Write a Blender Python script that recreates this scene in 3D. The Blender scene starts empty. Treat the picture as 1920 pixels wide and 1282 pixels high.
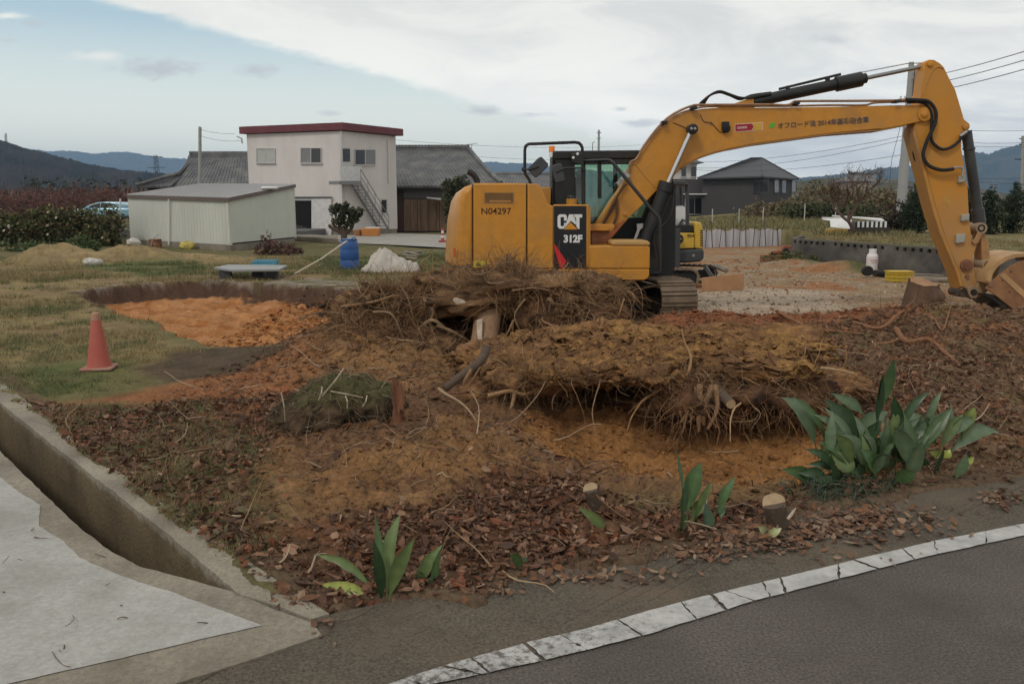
import bpy, bmesh, math, random
import numpy as np
from mathutils import Vector, Matrix

random.seed(7)
RNG = np.random.default_rng(11)
scene = bpy.context.scene
COL = scene.collection

# ------------------------------------------------------------------ camera
CAM_H, FPX, W0, H0, HOR = 1.9, 1600.0, 1920.0, 1282.0, 385.0
PITCH = math.atan((H0 / 2 - HOR) / FPX)
cam_data = bpy.data.cameras.new("camera")
cam_data.sensor_fit = 'HORIZONTAL'
cam_data.sensor_width = 36.0
cam_data.lens = 36.0 * FPX / W0
cam_data.clip_start = 0.1
cam_data.clip_end = 20000.0
cam = bpy.data.objects.new("camera", cam_data)
COL.objects.link(cam)
cam.location = (0, 0, CAM_H)
cam.rotation_euler = (math.radians(90) - PITCH, 0, 0)
scene.camera = cam

# ------------------------------------------------------------------ light
SUN_EL, SUN_AZ = math.radians(48), math.radians(215)     # azimuth clockwise from +Y: behind the camera, to the left
scene.view_settings.view_transform = 'Standard'
scene.view_settings.look = 'None'
scene.view_settings.exposure = 0.0
scene.view_settings.gamma = 1.0
scene.render.engine = 'CYCLES'
scene.cycles.max_bounces = 6
scene.cycles.transparent_max_bounces = 12
scene.cycles.volume_bounces = 0
try:
    scene.cycles.use_denoising = True
except Exception:
    pass
sun_data = bpy.data.lights.new("sun", 'SUN')
sun_data.energy = 1.0
sun_data.angle = math.radians(10)
sun_data.color = (1.0, 0.95, 0.88)
sun = bpy.data.objects.new("sun", sun_data)
COL.objects.link(sun)
sd = Vector((math.sin(SUN_AZ) * math.cos(SUN_EL), math.cos(SUN_AZ) * math.cos(SUN_EL), math.sin(SUN_EL)))
sun.rotation_euler = (-sd).to_track_quat('-Z', 'Y').to_euler()
sun.location = sd * 50


def N(nt, typ, **kw):
    n = nt.nodes.new(typ)
    for k, v in kw.items():
        if k.startswith('i_'):
            n.inputs[k[2:]].default_value = v
        else:
            setattr(n, k, v)
    return n


def build_world():
    w = bpy.data.worlds.new("World")
    scene.world = w
    w.use_nodes = True
    nt = w.node_tree
    nt.nodes.clear()
    L = nt.links.new
    out = N(nt, 'ShaderNodeOutputWorld')
    bg = N(nt, 'ShaderNodeBackground')
    bg.inputs['Strength'].default_value = 0.1
    L(bg.outputs[0], out.inputs[0])
    sky = N(nt, 'ShaderNodeTexSky', sky_type='NISHITA')
    sky.sun_disc = False
    sky.sun_elevation = SUN_EL
    sky.sun_rotation = SUN_AZ
    sky.air_density = 1.0
    sky.dust_density = 3.0
    tc = N(nt, 'ShaderNodeTexCoord')
    sep = N(nt, 'ShaderNodeSeparateXYZ')
    L(tc.outputs['Generated'], sep.inputs[0])

    def M(op, a, b=None, clamp=False):
        n = N(nt, 'ShaderNodeMath', operation=op)
        n.use_clamp = clamp
        for i, v in enumerate((a, b)):
            if v is None:
                continue
            if isinstance(v, (int, float)):
                n.inputs[i].default_value = v
            else:
                L(v, n.inputs[i])
        return n.outputs[0]

    def MIX(f, a, b):
        n = N(nt, 'ShaderNodeMix', data_type='RGBA')
        n.clamp_factor = True
        if isinstance(f, (int, float)):
            n.inputs[0].default_value = f
        else:
            L(f, n.inputs[0])
        for i, v in ((6, a), (7, b)):
            if isinstance(v, tuple):
                n.inputs[i].default_value = (*v, 1)
            else:
                L(v, n.inputs[i])
        return n.outputs[2]

    def RANGE(v, a, b, c=0.0, d=1.0, smooth=True):
        n = N(nt, 'ShaderNodeMapRange')
        n.interpolation_type = 'SMOOTHSTEP' if smooth else 'LINEAR'
        L(v, n.inputs[0])
        for i, q in enumerate((a, b, c, d)):
            n.inputs[i + 1].default_value = q
        return n.outputs[0]

    yy = M('MAXIMUM', sep.outputs[1], 0.15)
    u = M('DIVIDE', sep.outputs[0], yy)
    v = M('DIVIDE', sep.outputs[2], yy)
    comb = N(nt, 'ShaderNodeCombineXYZ')
    L(u, comb.inputs[0]); L(v, comb.inputs[1])

    def NOISE(sx, sy, scale, detail=5, rough=.55, dist=0.0, off=(0, 0, 0)):
        mp = N(nt, 'ShaderNodeMapping')
        mp.inputs['Scale'].default_value = (sx, sy, 1)
        mp.inputs['Location'].default_value = off
        L(comb.outputs[0], mp.inputs[0])
        n = N(nt, 'ShaderNodeTexNoise')
        n.inputs['Scale'].default_value = scale
        n.inputs['Detail'].default_value = detail
        n.inputs['Roughness'].default_value = rough
        n.inputs['Distortion'].default_value = dist
        L(mp.outputs[0], n.inputs['Vector'])
        return n.outputs[0]

    # clear part of the sky: pale blue fading to a milky horizon
    vz = M('MAXIMUM', sep.outputs[2], 0.0)
    g = RANGE(vz, 0.0, 0.19, smooth=False)
    clear = MIX(g, (21.5, 20.0, 15.0), (5.9, 7.8, 8.5))
    clear = MIX(0.12, clear, sky.outputs[0])
    # the high cloud sheet: its long edge falls from upper left to lower right
    edge = M('SUBTRACT', v, M('SUBTRACT', 0.100, M('MULTIPLY', u, 0.262)))
    n1 = NOISE(1.0, 2.6, 5.0, 6, .6, .4)
    n1b = NOISE(1.0, 3.0, 34.0, 4, .6, .2)
    edge = M('ADD', edge, M('MULTIPLY', M('SUBTRACT', n1, .5), 0.035))
    edge = M('ADD', edge, M('MULTIPLY', M('SUBTRACT', n1b, .5), 0.012))
    sheet = RANGE(edge, -0.002, 0.012)
    n2 = NOISE(1.0, 3.4, 4.2, 7, .62, .8, (3, 1, 0))
    shade = RANGE(n2, 0.36, 0.62)
    rim = RANGE(edge, 0.0, 0.16, 1.0, 0.0)
    cl = MIX(shade, (7.9, 7.75, 7.25), (9.9, 9.6, 8.7))
    cl = MIX(M('MULTIPLY', rim, .5), cl, (10.4, 10.0, 9.0))
    lift = N(nt, 'ShaderNodeVectorMath', operation='SCALE')
    L(cl, lift.inputs[0]); L(RANGE(vz, 0.0, 0.22, 1.9, 1.14), lift.inputs['Scale'])
    cl = lift.outputs[0]
    col = MIX(M('MULTIPLY', sheet, .93), clear, cl)
    # grey band low on the right
    n3 = NOISE(1.0, 5.0, 4.0, 5, .6, .5, (7, 4, 0))
    low = M('MULTIPLY', RANGE(v, 0.015, 0.06), RANGE(v, 0.10, 0.17, 1.0, 0.0))
    low = M('MULTIPLY', low, RANGE(u, 0.1, 0.42))
    low = M('MULTIPLY', low, RANGE(n3, 0.36, 0.62))
    col = MIX(M('MULTIPLY', low, .75), col, (8.8, 8.8, 8.6))
    # small flat cumulus scraps, darker than the sheet, and two bright wisps near the blue part
    n4 = NOISE(1.0, 2.4, 30.0, 5, .6, .3, (1.35, 5.1, 0))
    n5 = NOISE(1.0, 3.0, 16.0, 5, .6, .3, (8.2, 2.4, 0))

    def scrap(cu, cv, su, sv, nz, k=.9):
        du = M('DIVIDE', M('SUBTRACT', u, cu), su)
        dv = M('DIVIDE', M('SUBTRACT', v, cv), sv)
        q = M('SQRT', M('ADD', M('MULTIPLY', du, du), M('MULTIPLY', dv, dv)))
        q = M('ADD', M('SUBTRACT', 1.0, q), M('MULTIPLY', M('SUBTRACT', nz, .5), 2.2))
        return M('MULTIPLY', RANGE(q, 0.0, .95), k)
    for cu, cv, su, sv, k in ((-.40, .153, .062, .015, .8), (-.29, .150, .030, .012, .7), (-.535, .201, .018, .006, .5), (-.565, .183, .016, .005, .35), (-.218, .157, .012, .004, .3), (-.205, .104, .022, .005, .4), (-.035, .106, .036, .007, .65), (.03, .102, .03, .005, .5),
                              (.125, .108, .014, .004, .6), (.15, .092, .03, .007, .6), (.36, .183, .03, .008, .5)):
        col = MIX(scrap(cu, cv, su, sv, n4, k), col, (7.0, 7.0, 7.0))
    for cu, cv, su, sv, k in ((-.565, .209, .036, .006, .9), (-.47, .165, .045, .009, .9)):
        col = MIX(scrap(cu, cv, su, sv, n5, k), col, (11.5, 11.3, 10.3))
    # overhead and behind the camera: the same even overcast, brighter towards the zenith
    zen = RANGE(sep.outputs[2], 0.30, 0.8)
    col = MIX(zen, col, (8.6, 8.5, 8.3))
    back = RANGE(sep.outputs[1], 0.1, 0.3, 1.0, 0.0)
    col = MIX(back, col, (7.2, 7.15, 7.0))
    ground = RANGE(sep.outputs[2], -0.06, -0.005, 1.0, 0.0)
    col = MIX(ground, col, (2.0, 1.9, 1.7))
    L(col, bg.inputs['Color'])


build_world()

# ------------------------------------------------------------------ pixel <-> world helpers (photo pixels, 1920 wide)
SP, CP = math.sin(PITCH), math.cos(PITCH)


def ray(px, py):
    a, b = (px - W0 / 2) / FPX, (H0 / 2 - py) / FPX
    return Vector((a, CP + b * SP, -SP + b * CP))


def P(px, py, Y):
    d = ray(px, py)
    t = Y / d.y
    return Vector((d.x * t, Y, CAM_H + d.z * t))


def G(px, py, z=0.0):
    d = ray(px, py)
    t = (z - CAM_H) / d.z
    return Vector((d.x * t, d.y * t, z))


def ppm(Y):
    return FPX / Y


# ------------------------------------------------------------------ numpy value noise
_perm = np.random.default_rng(3).permutation(256)
_perm = np.concatenate([_perm, _perm, _perm])
_val = np.random.default_rng(4).random(256) * 2 - 1


def vnoise(x, y, z=None):
    z = np.zeros_like(x) if z is None else z
    xi, yi, zi = np.floor(x).astype(int), np.floor(y).astype(int), np.floor(z).astype(int)
    xf, yf, zf = x - xi, y - yi, z - zi
    s = lambda t: t * t * t * (t * (t * 6 - 15) + 10)
    ux, uy, uz = s(xf), s(yf), s(zf)
    xi, yi, zi = xi & 255, yi & 255, zi & 255

    def hsh(i, j, k):
        return _val[_perm[_perm[_perm[(xi + i) & 255] + ((yi + j) & 255)] + ((zi + k) & 255)] & 255]
    r = 0
    for k in (0, 1):
        wz = uz if k else 1 - uz
        for j in (0, 1):
            wy = uy if j else 1 - uy
            r = r + wz * wy * (hsh(0, j, k) * (1 - ux) + hsh(1, j, k) * ux)
    return r


def fbm(x, y, z=None, octv=4, gain=.5, lac=2.03):
    a, r, t = 1.0, 0, 0
    z = np.zeros_like(x) if z is None else z
    for _ in range(octv):
        r = r + a * vnoise(x, y, z)
        t += a
        x, y, z = x * lac + 17.3, y * lac + 5.1, z * lac + 9.7
        a *= gain
    return r / t


# ------------------------------------------------------------------ objects
ORG = {}


def tag(o, label=None, cat=None, group=None, kind=None):
    if label: o['label'] = label
    if cat: o['category'] = cat
    if group: o['group'] = group
    if kind: o['kind'] = kind
    return o


def thing(name, label, cat, loc, group=None):
    o = bpy.data.objects.new(name, None)
    COL.objects.link(o)
    o.empty_display_size = .2
    o.location = loc
    ORG[o.name] = Vector(loc)
    return tag(o, label, cat, group)


def link(name, me, mat, parent=None):
    o = bpy.data.objects.new(name, me)
    COL.objects.link(o)
    if mat is not None:
        me.materials.append(mat)
    if parent is not None:
        o.parent = parent
        ORG[o.name] = ORG[parent.name].copy()
    else:
        ORG[o.name] = Vector((0, 0, 0))
    return o


def children_of(o):
    return [c for c in bpy.data.objects if c.parent == o]


def copy_tree(o, parent=None):
    c = o.copy()
    COL.objects.link(c)
    if parent is not None:
        c.parent = parent
    for ch in children_of(o):
        if ch is not c:
            copy_tree(ch, c)
    return c


def np_mesh(name, V, faces, mat, parent=None, color=None, smooth=True, origin=None, extra=None):
    """V (n,3) world; faces: list of int arrays (m,k); color (n,3|4) per vertex; extra {name: (n,)}"""
    V = np.asarray(V, dtype=np.float64)
    me = bpy.data.meshes.new(name)
    org = ORG[parent.name] if parent is not None else (Vector(origin) if origin is not None else Vector((0, 0, 0)))
    me.vertices.add(len(V))
    me.vertices.foreach_set('co', (V - np.array(org)).astype(np.float32).ravel())
    faces = [np.asarray(f, dtype=np.int32) for f in faces if len(f)]
    nl = sum(f.size for f in faces)
    npoly = sum(len(f) for f in faces)
    me.loops.add(nl)
    me.loops.foreach_set('vertex_index', np.concatenate([f.ravel() for f in faces]))
    me.polygons.add(npoly)
    tot = np.concatenate([np.full(len(f), f.shape[1], dtype=np.int32) for f in faces])
    st = np.concatenate([[0], np.cumsum(tot)[:-1]]).astype(np.int32)
    me.polygons.foreach_set('loop_start', st)
    me.polygons.foreach_set('loop_total', tot)
    me.polygons.foreach_set('use_smooth', np.full(npoly, smooth, dtype=bool))
    if color is not None:
        c = np.asarray(color, dtype=np.float32)
        if c.shape[1] == 3:
            c = np.concatenate([c, np.ones((len(c), 1), np.float32)], 1)
        a = me.attributes.new('tint', 'FLOAT_COLOR', 'POINT')
        a.data.foreach_set('color', c.ravel())
    for k, arr in (extra or {}).items():
        a = me.attributes.new(k, 'FLOAT', 'POINT')
        a.data.foreach_set('value', np.asarray(arr, dtype=np.float32))
    me.update(calc_edges=True)
    me.validate()
    o = link(name, me, mat, parent)
    if parent is None and origin is not None:
        o.location = org
        ORG[o.name] = org
    return o


class MB:
    def __init__(s):
        s.v, s.f, s.c = [], [], []
        s.cc = None

    def add(s, vs, fs):
        k = len(s.v)
        s.v.extend([Vector(a) for a in vs])
        if s.cc is not None:
            s.c.extend([s.cc] * len(vs))
        s.f.extend([tuple(i + k for i in f) for f in fs])
        return s

    def box(s, a, b):
        x0, y0, z0 = a; x1, y1, z1 = b
        return s.add([(x0, y0, z0), (x1, y0, z0), (x1, y1, z0), (x0, y1, z0), (x0, y0, z1), (x1, y0, z1), (x1, y1, z1), (x0, y1, z1)],
                     [(0, 3, 2, 1), (4, 5, 6, 7), (0, 1, 5, 4), (1, 2, 6, 5), (2, 3, 7, 6), (3, 0, 4, 7)])

    def obox(s, c, ax, ay, az):
        c, ax, ay, az = Vector(c), Vector(ax), Vector(ay), Vector(az)
        vs = [c + ax * i + ay * j + az * k for k in (-1, 1) for (i, j) in ((-1, -1), (1, -1), (1, 1), (-1, 1))]
        return s.add(vs, [(0, 3, 2, 1), (4, 5, 6, 7), (0, 1, 5, 4), (1, 2, 6, 5), (2, 3, 7, 6), (3, 0, 4, 7)])

    def hexa(s, b, t):
        """bottom quad b, top quad t"""
        return s.add(list(b) + list(t), [(0, 3, 2, 1), (4, 5, 6, 7), (0, 1, 5, 4), (1, 2, 6, 5), (2, 3, 7, 6), (3, 0, 4, 7)])

    def prism(s, pts, off):
        n = len(pts)
        off = Vector(off)
        vs = [Vector(p) for p in pts] + [Vector(p) + off for p in pts]
        fs = [tuple(range(n)), tuple(range(2 * n - 1, n - 1, -1))]
        fs += [(i, i + n, (i + 1) % n + n, (i + 1) % n) for i in range(n)]
        return s.add(vs, fs)

    def poly(s, pts):
        return s.add(pts, [tuple(range(len(pts)))])

    def tube(s, pts, r, n=8, caps=True):
        pts = [Vector(p) for p in pts]
        m = len(pts)
        rs = [r] * m if isinstance(r, (int, float)) else list(r)
        T = []
        for i in range(m):
            t = pts[min(i + 1, m - 1)] - pts[max(i - 1, 0)]
            T.append(t.normalized() if t.length > 1e-9 else Vector((0, 0, 1)))
        up = Vector((0, 0, 1)) if abs(T[0].z) < .9 else Vector((1, 0, 0))
        u = T[0].cross(up).normalized()
        vs = []
        for i in range(m):
            u = (u - T[i] * u.dot(T[i]))
            u = u.normalized() if u.length > 1e-6 else T[i].orthogonal().normalized()
            w = T[i].cross(u)
            for k in range(n):
                a = 2 * math.pi * k / n
                vs.append(pts[i] + (u * math.cos(a) + w * math.sin(a)) * rs[i])
        fs = [(i * n + k, i * n + (k + 1) % n, (i + 1) * n + (k + 1) % n, (i + 1) * n + k) for i in range(m - 1) for k in range(n)]
        if caps:
            fs += [tuple(range(n - 1, -1, -1)), tuple((m - 1) * n + k for k in range(n))]
        return s.add(vs, fs)

    def cyl(s, a, b, r, n=16):
        return s.tube([a, b], r, n)

    def lathe(s, c, prof, n=20, axis='z'):
        c = Vector(c)
        vs = []
        for (r, h) in prof:
            for k in range(n):
                a = 2 * math.pi * k / n
                if axis == 'z':
                    vs.append(c + Vector((r * math.cos(a), r * math.sin(a), h)))
                elif axis == 'y':
                    vs.append(c + Vector((r * math.cos(a), h, r * math.sin(a))))
                else:
                    vs.append(c + Vector((h, r * math.cos(a), r * math.sin(a))))
        m = len(prof)
        fs = [(i * n + k, i * n + (k + 1) % n, (i + 1) * n + (k + 1) % n, (i + 1) * n + k) for i in range(m - 1) for k in range(n)]
        fs += [tuple(range(n - 1, -1, -1)), tuple((m - 1) * n + k for k in range(n))]
        return s.add(vs, fs)

    def build(s, name, mat, parent=None, smooth=True, bevel=0, seg=2, angle=35, origin=None, recalc=True):
        me = bpy.data.meshes.new(name)
        org = ORG[parent.name] if parent is not None else (Vector(origin) if origin is not None else Vector((0, 0, 0)))
        me.from_pydata([v - org for v in s.v], [], s.f)
        if recalc:
            bm = bmesh.new()
            bm.from_mesh(me)
            bmesh.ops.recalc_face_normals(bm, faces=bm.faces)
            bm.to_mesh(me)
            bm.free()
        if s.c and len(s.c) == len(me.vertices):
            a = me.attributes.new('tint', 'FLOAT_COLOR', 'POINT')
            a.data.foreach_set('color', np.array([(*c, 1) if len(c) == 3 else c for c in s.c], np.float32).ravel())
        if smooth:
            me.polygons.foreach_set('use_smooth', [True] * len(me.polygons))
            try:
                me.set_sharp_from_angle(angle=math.radians(angle))
            except Exception:
                pass
        me.update()
        o = link(name, me, mat, parent)
        if parent is None and origin is not None:
            o.location = org
            ORG[o.name] = org
        if bevel:
            b = o.modifiers.new('bevel', 'BEVEL')
            b.width = bevel
            b.segments = seg
            b.limit_method = 'ANGLE'
            b.angle_limit = math.radians(40)
            b.harden_normals = False
        return o


def shade(c, k):
    return tuple(v * k for v in c)


def spline(pts, k=6):
    """Catmull-Rom through points"""
    pts = [Vector(p) for p in pts]
    out = []
    for i in range(len(pts) - 1):
        p0, p1, p2, p3 = pts[max(i - 1, 0)], pts[i], pts[i + 1], pts[min(i + 2, len(pts) - 1)]
        for j in range(k):
            t = j / k
            out.append(.5 * ((2 * p1) + (p2 - p0) * t + (2 * p0 - 5 * p1 + 4 * p2 - p3) * t * t + (3 * p1 - p0 - 3 * p2 + p3) * t ** 3))
    out.append(pts[-1])
    return out


# ------------------------------------------------------------------ materials
def s2l(c):
    return tuple(((x / 255) / 12.92 if x / 255 <= .04045 else ((x / 255 + .055) / 1.055) ** 2.4) for x in c)


def material(name, col=None, rough=.7, metal=0.0, var=.15, vscale=4.0, bump=0.0, bscale=60.0, dirt=None, dirt_amt=.5, dscale=1.5,
             spec=.4, attr=False, stretch=None, stripe=None, detail=5, fine=0.0, finescale=80.0, trans=0.0, coat=0.0):
    """one procedural surface: base colour, broad noise variation, optional dirt patches, ribs and bump"""
    m = bpy.data.materials.new(name)
    m.use_nodes = True
    nt = m.node_tree
    L = nt.links.new
    b = nt.nodes['Principled BSDF']
    b.inputs['Roughness'].default_value = rough
    b.inputs['Metallic'].default_value = metal
    b.inputs['Specular IOR Level'].default_value = spec
    if coat:
        b.inputs['Coat Weight'].default_value = coat
        b.inputs['Coat Roughness'].default_value = .15
    tc = N(nt, 'ShaderNodeTexCoord')
    vec = tc.outputs['Object']
    if stretch:
        mp = N(nt, 'ShaderNodeMapping')
        mp.inputs['Scale'].default_value = stretch
        L(vec, mp.inputs[0])
        vec = mp.outputs[0]

    def noise(scale, det=5, rgh=.6, v=None):
        n = N(nt, 'ShaderNodeTexNoise')
        n.inputs['Scale'].default_value = scale
        n.inputs['Detail'].default_value = det
        n.inputs['Roughness'].default_value = rgh
        L(v or vec, n.inputs['Vector'])
        return n.outputs[0]

    def rng(v, a, b2, c, d):
        n = N(nt, 'ShaderNodeMapRange')
        L(v, n.inputs[0])
        for i, q in enumerate((a, b2, c, d)):
            n.inputs[i + 1].default_value = q
        return n.outputs[0]

    def mul(c, f):
        n = N(nt, 'ShaderNodeMix', data_type='RGBA', blend_type='MULTIPLY')
        n.inputs[0].default_value = 1
        L(c, n.inputs[6]); L(f, n.inputs[7])
        return n.outputs[2]
    if attr:
        a = N(nt, 'ShaderNodeAttribute', attribute_name='tint')
        c = a.outputs['Color']
    else:
        a = N(nt, 'ShaderNodeRGB')
        a.outputs[0].default_value = (*col, 1)
        c = a.outputs[0]
    if var:
        c = mul(c, rng(noise(vscale, detail), .25, .75, 1 - var, 1 + var))
    if fine:
        c = mul(c, rng(noise(finescale, 3, .7), .3, .7, 1 - fine, 1 + fine))
    if dirt is not None:
        n = N(nt, 'ShaderNodeMix', data_type='RGBA')
        L(rng(noise(dscale, 7, .65), .45, .72, 0, dirt_amt), n.inputs[0])
        L(c, n.inputs[6])
        n.inputs[7].default_value = (*dirt, 1)
        c = n.outputs[2]
    L(c, b.inputs['Base Color'])
    h = None
    if bump:
        h = noise(bscale, 4, .65)
        bp = N(nt, 'ShaderNodeBump')
        bp.inputs['Strength'].default_value = bump
        bp.inputs['Distance'].default_value = .02
        L(h, bp.inputs['Height'])
        L(bp.outputs[0], b.inputs['Normal'])
    if trans:
        tr = N(nt, 'ShaderNodeBsdfTranslucent')
        L(c, tr.inputs[0])
        mx = N(nt, 'ShaderNodeMixShader')
        mx.inputs[0].default_value = trans
        L(b.outputs[0], mx.inputs[1]); L(tr.outputs[0], mx.inputs[2])
        L(mx.outputs[0], nt.nodes['Material Output'].inputs[0])
    return m


def glass(name, tint, mixf=.25, rough=.03):
    m = bpy.data.materials.new(name)
    m.use_nodes = True
    nt = m.node_tree
    L = nt.links.new
    nt.nodes.remove(nt.nodes['Principled BSDF'])
    t = N(nt, 'ShaderNodeBsdfTransparent')
    t.inputs[0].default_value = (*tint, 1)
    g = N(nt, 'ShaderNodeBsdfGlossy')
    g.inputs['Roughness'].default_value = rough
    g.inputs[0].default_value = (.9, .95, .92, 1)
    fr = N(nt, 'ShaderNodeFresnel')
    fr.inputs[0].default_value = 1.45
    tc = N(nt, 'ShaderNodeTexCoord')
    nz = N(nt, 'ShaderNodeTexNoise')
    nz.inputs['Scale'].default_value = 3
    L(tc.outputs['Object'], nz.inputs['Vector'])
    ad = N(nt, 'ShaderNodeMath', operation='MULTIPLY_ADD')
    L(nz.outputs[0], ad.inputs[0])
    ad.inputs[1].default_value = mixf
    L(fr.outputs[0], ad.inputs[2])
    mx = N(nt, 'ShaderNodeMixShader')
    L(ad.outputs[0], mx.inputs[0])
    L(t.outputs[0], mx.inputs[1]); L(g.outputs[0], mx.inputs[2])
    L(mx.outputs[0], nt.nodes['Material Output'].inputs[0])
    return m


DUST = (.22, .15, .085)
M_ = dict(
    yellow=material('yellow_paint', (.54, .235, .024), .36, 0, .10, 1.2, .06, 120, (.31, .175, .07), .6, 1.3, spec=.4, fine=.07, finescale=9),
    yellow_dusty=material('dusty_yellow_paint', (.47, .225, .045), .6, 0, .12, 2, .1, 150, (.30, .17, .08), .75, 1.6),
    rust=material('rusted_steel', (.20, .085, .045), .7, .2, .35, 5, .25, 90, (.34, .22, .12), .7, 3.0),
    black=material('black_paint', (.012, .013, .013), .45, 0, .2, 3, .03, 150, (.05, .045, .035), .5, 2.0),
    rubber=material('black_rubber', (.014, .013, .012), .75, 0, .2, 8, .1, 120, (.06, .045, .03), .5, 4.0),
    darkgrey=material('dark_grey_plastic', (.05, .053, .057), .5, 0, .15, 4),
    chrome=material('chrome_rod', (.62, .62, .62), .18, 1.0, .05, 5),
    steel=material('bare_steel', (.38, .37, .36), .4, .7, .2, 6, .1, 100),
    trackshoe=material('dusty_track_steel', (.17, .125, .085), .8, .1, .3, 5, .3, 60, (.28, .2, .13), .6, 4.0),
    white=material('white_paint', (.70, .70, .68), .5, 0, .06, 4),
    red=material('red_decal', (.55, .015, .02), .5, 0, .05, 4),
    amber=material('amber_lens', (.85, .22, .02), .25, 0, .05, 4),
    seat=material('seat_fabric', (.03, .032, .035), .9),
    concrete=material('white_concrete', (.345, .333, .302), .88, 0, .14, .9, .3, 60, (.19, .175, .14), .75, 1.3, fine=.16, finescale=38),
    kerb=material('weathered_concrete', (.235, .205, .155), .92, 0, .25, 1.4, .6, 40, (.10, .082, .055), .8, 1.3, fine=.25, finescale=45),
    ditch=material('stained_concrete', (.15, .115, .07), .9, 0, .3, 2.0, .3, 40, (.07, .05, .03), .8, 2.5, stretch=(1, 1, .35)),
    bark=material('bark', (.10, .07, .048), .95, 0, .35, 12, .8, 40, (.05, .035, .025), .6, 6, stretch=(1, 1, .3)),
    cutwood=material('cut_wood', (.32, .225, .13), .8, 0, .2, 14, .2, 60),
    redwood=material('split_red_wood', (.15, .062, .032), .9, 0, .5, 14, .9, 30, (.27, .13, .065), .6, 9, stretch=(1, 1, .2)),
    root=material('root_bark', (.235, .135, .07), .9, 0, .35, 9, .4, 60, (.12, .06, .03), .6, 5),
    attrsoil=material('loose_soil', None, 1.0, 0, .3, 9, .9, 55, attr=True, spec=.1, fine=.3, finescale=45),
    leafattr=material('dead_leaf', None, .8, 0, .15, 30, attr=True, spec=.25, trans=.12),
    greenattr=material('living_leaf', None, .6, 0, .12, 15, attr=True, spec=.3, trans=.25),
    barkattr=material('twig_bark', None, .95, 0, .25, 6, attr=True, spec=.1),
)

# ================================================================== TERRAIN
def gpoly(pts, z=0.0):
    return np.array([tuple(G(*p, z))[:2] for p in pts])


def sdist(x, y, poly):
    """signed distance (positive inside)"""
    d = np.full(x.shape, 1e9)
    inside = np.zeros(x.shape, bool)
    n = len(poly)
    for i in range(n):
        ax, ay = poly[i]
        bx, by = poly[(i + 1) % n]
        ex, ey = bx - ax, by - ay
        t = np.clip(((x - ax) * ex + (y - ay) * ey) / (ex * ex + ey * ey + 1e-12), 0, 1)
        d = np.minimum(d, np.hypot(x - ax - t * ex, y - ay - t * ey))
        c = ((ay > y) != (by > y)) & (x < (bx - ax) * (y - ay) / (by - ay + 1e-12) + ax)
        inside ^= c
    return np.where(inside, d, -d)


def sstep(v, a, b):
    t = np.clip((v - a) / (b - a), 0, 1)
    return t * t * (3 - 2 * t)


def gauss(x, y, cx, cy, sx, sy, h):
    return h * np.exp(-.5 * (((x - cx) / sx) ** 2 + ((y - cy) / sy) ** 2))


# edges shared by the concrete pieces and the terrain (photo pixels on the ground)
KERB_IN = [(-160, 625), (0, 755), (100, 835), (250, 950), (350, 1030), (446, 1112)]      # ditch side of the right-hand wall
KERB_OUT = [(-120, 620), (0, 727), (60, 775), (130, 832), (220, 900), (330, 985), (430, 1050), (500, 1098), (590, 1158)]
DITCH_L = [(-200, 680), (0, 845), (60, 905), (150, 990), (210, 1035), (262, 1062), (350, 1085), (446, 1112)]
DRIVE_EDGE = [(-260, 690), (-10, 886), (40, 925), (75, 946), (72, 985), (118, 1012), (150, 1046), (232, 1082), (330, 1112), (490, 1172)]
SOIL_EDGE = [(500, 1098), (560, 1146), (600, 1152), (660, 1142), (740, 1122), (830, 1112), (880, 1118), (950, 1088), (1010, 1072), (1160, 1052),
             (1290, 1030), (1400, 1000), (1480, 962), (1600, 944), (1700, 926), (1800, 912), (1920, 893), (2400, 818), (3200, 715)]

Z_DITCH = gpoly(KERB_IN + DITCH_L[::-1])
_near = [(x, y) for x, y in KERB_OUT] + SOIL_EDGE[2:]
Z_PAVED = np.array([tuple(G(*p))[:2] for p in _near] + [(40, 1.0), (-20, 1.0), (-20, 14)])
Z_PIT = gpoly([(138, 545), (200, 537), (270, 529), (420, 524), (520, 530), (640, 534), (680, 560), (660, 610), (560, 648), (470, 648), (395, 642), (345, 630),
               (300, 612), (262, 596), (225, 584), (185, 568)])
Z_PITBACK = gpoly([(125, 548), (270, 520), (480, 516), (720, 528), (640, 545), (420, 535), (270, 540)])
Z_HOLLOW = np.array([(-.05, 7.0), (.35, 7.95), (1.6, 8.05), (3.0, 7.5), (3.25, 6.8), (2.6, 5.85), (1.6, 5.62), (.85, 5.85), (.3, 6.4)])
Z_GRASS = gpoly([(-600, 490), (300, 480), (860, 478), (860, 512), (640, 520), (420, 528), (250, 535), (140, 548), (250, 600), (330, 640), (380, 650), (250, 700), (110, 745), (40, 745), (0, 725), (-500, 640)])
Z_GREEN1 = gpoly([(0, 690), (60, 670), (240, 672), (260, 705), (120, 745), (30, 740)])
Z_GREEN2 = gpoly([(560, 486), (850, 470), (850, 510), (640, 512)])
Z_GREEN3 = gpoly([(130, 500), (330, 486), (420, 500), (300, 520)])
Z_DARK = gpoly([(250, 690), (330, 655), (470, 646), (560, 665), (470, 700), (300, 715)])
Z_RED1 = gpoly([(100, 755), (200, 735), (330, 712), (480, 690), (560, 650), (640, 690), (560, 760), (420, 745), (260, 752)])
Z_LITTER = gpoly([(60, 760), (250, 755), (420, 745), (560, 760), (540, 850), (460, 900), (520, 980), (800, 950), (960, 900), (1090, 905), (1200, 940), (1480, 935), (1480, 965), (1300, 1032), (950, 1090), (600, 1155), (500, 1100), (220, 905)])
Z_LITGREEN = gpoly([(150, 770), (330, 760), (420, 850), (480, 960), (450, 1010), (330, 960), (200, 860)])
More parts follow.
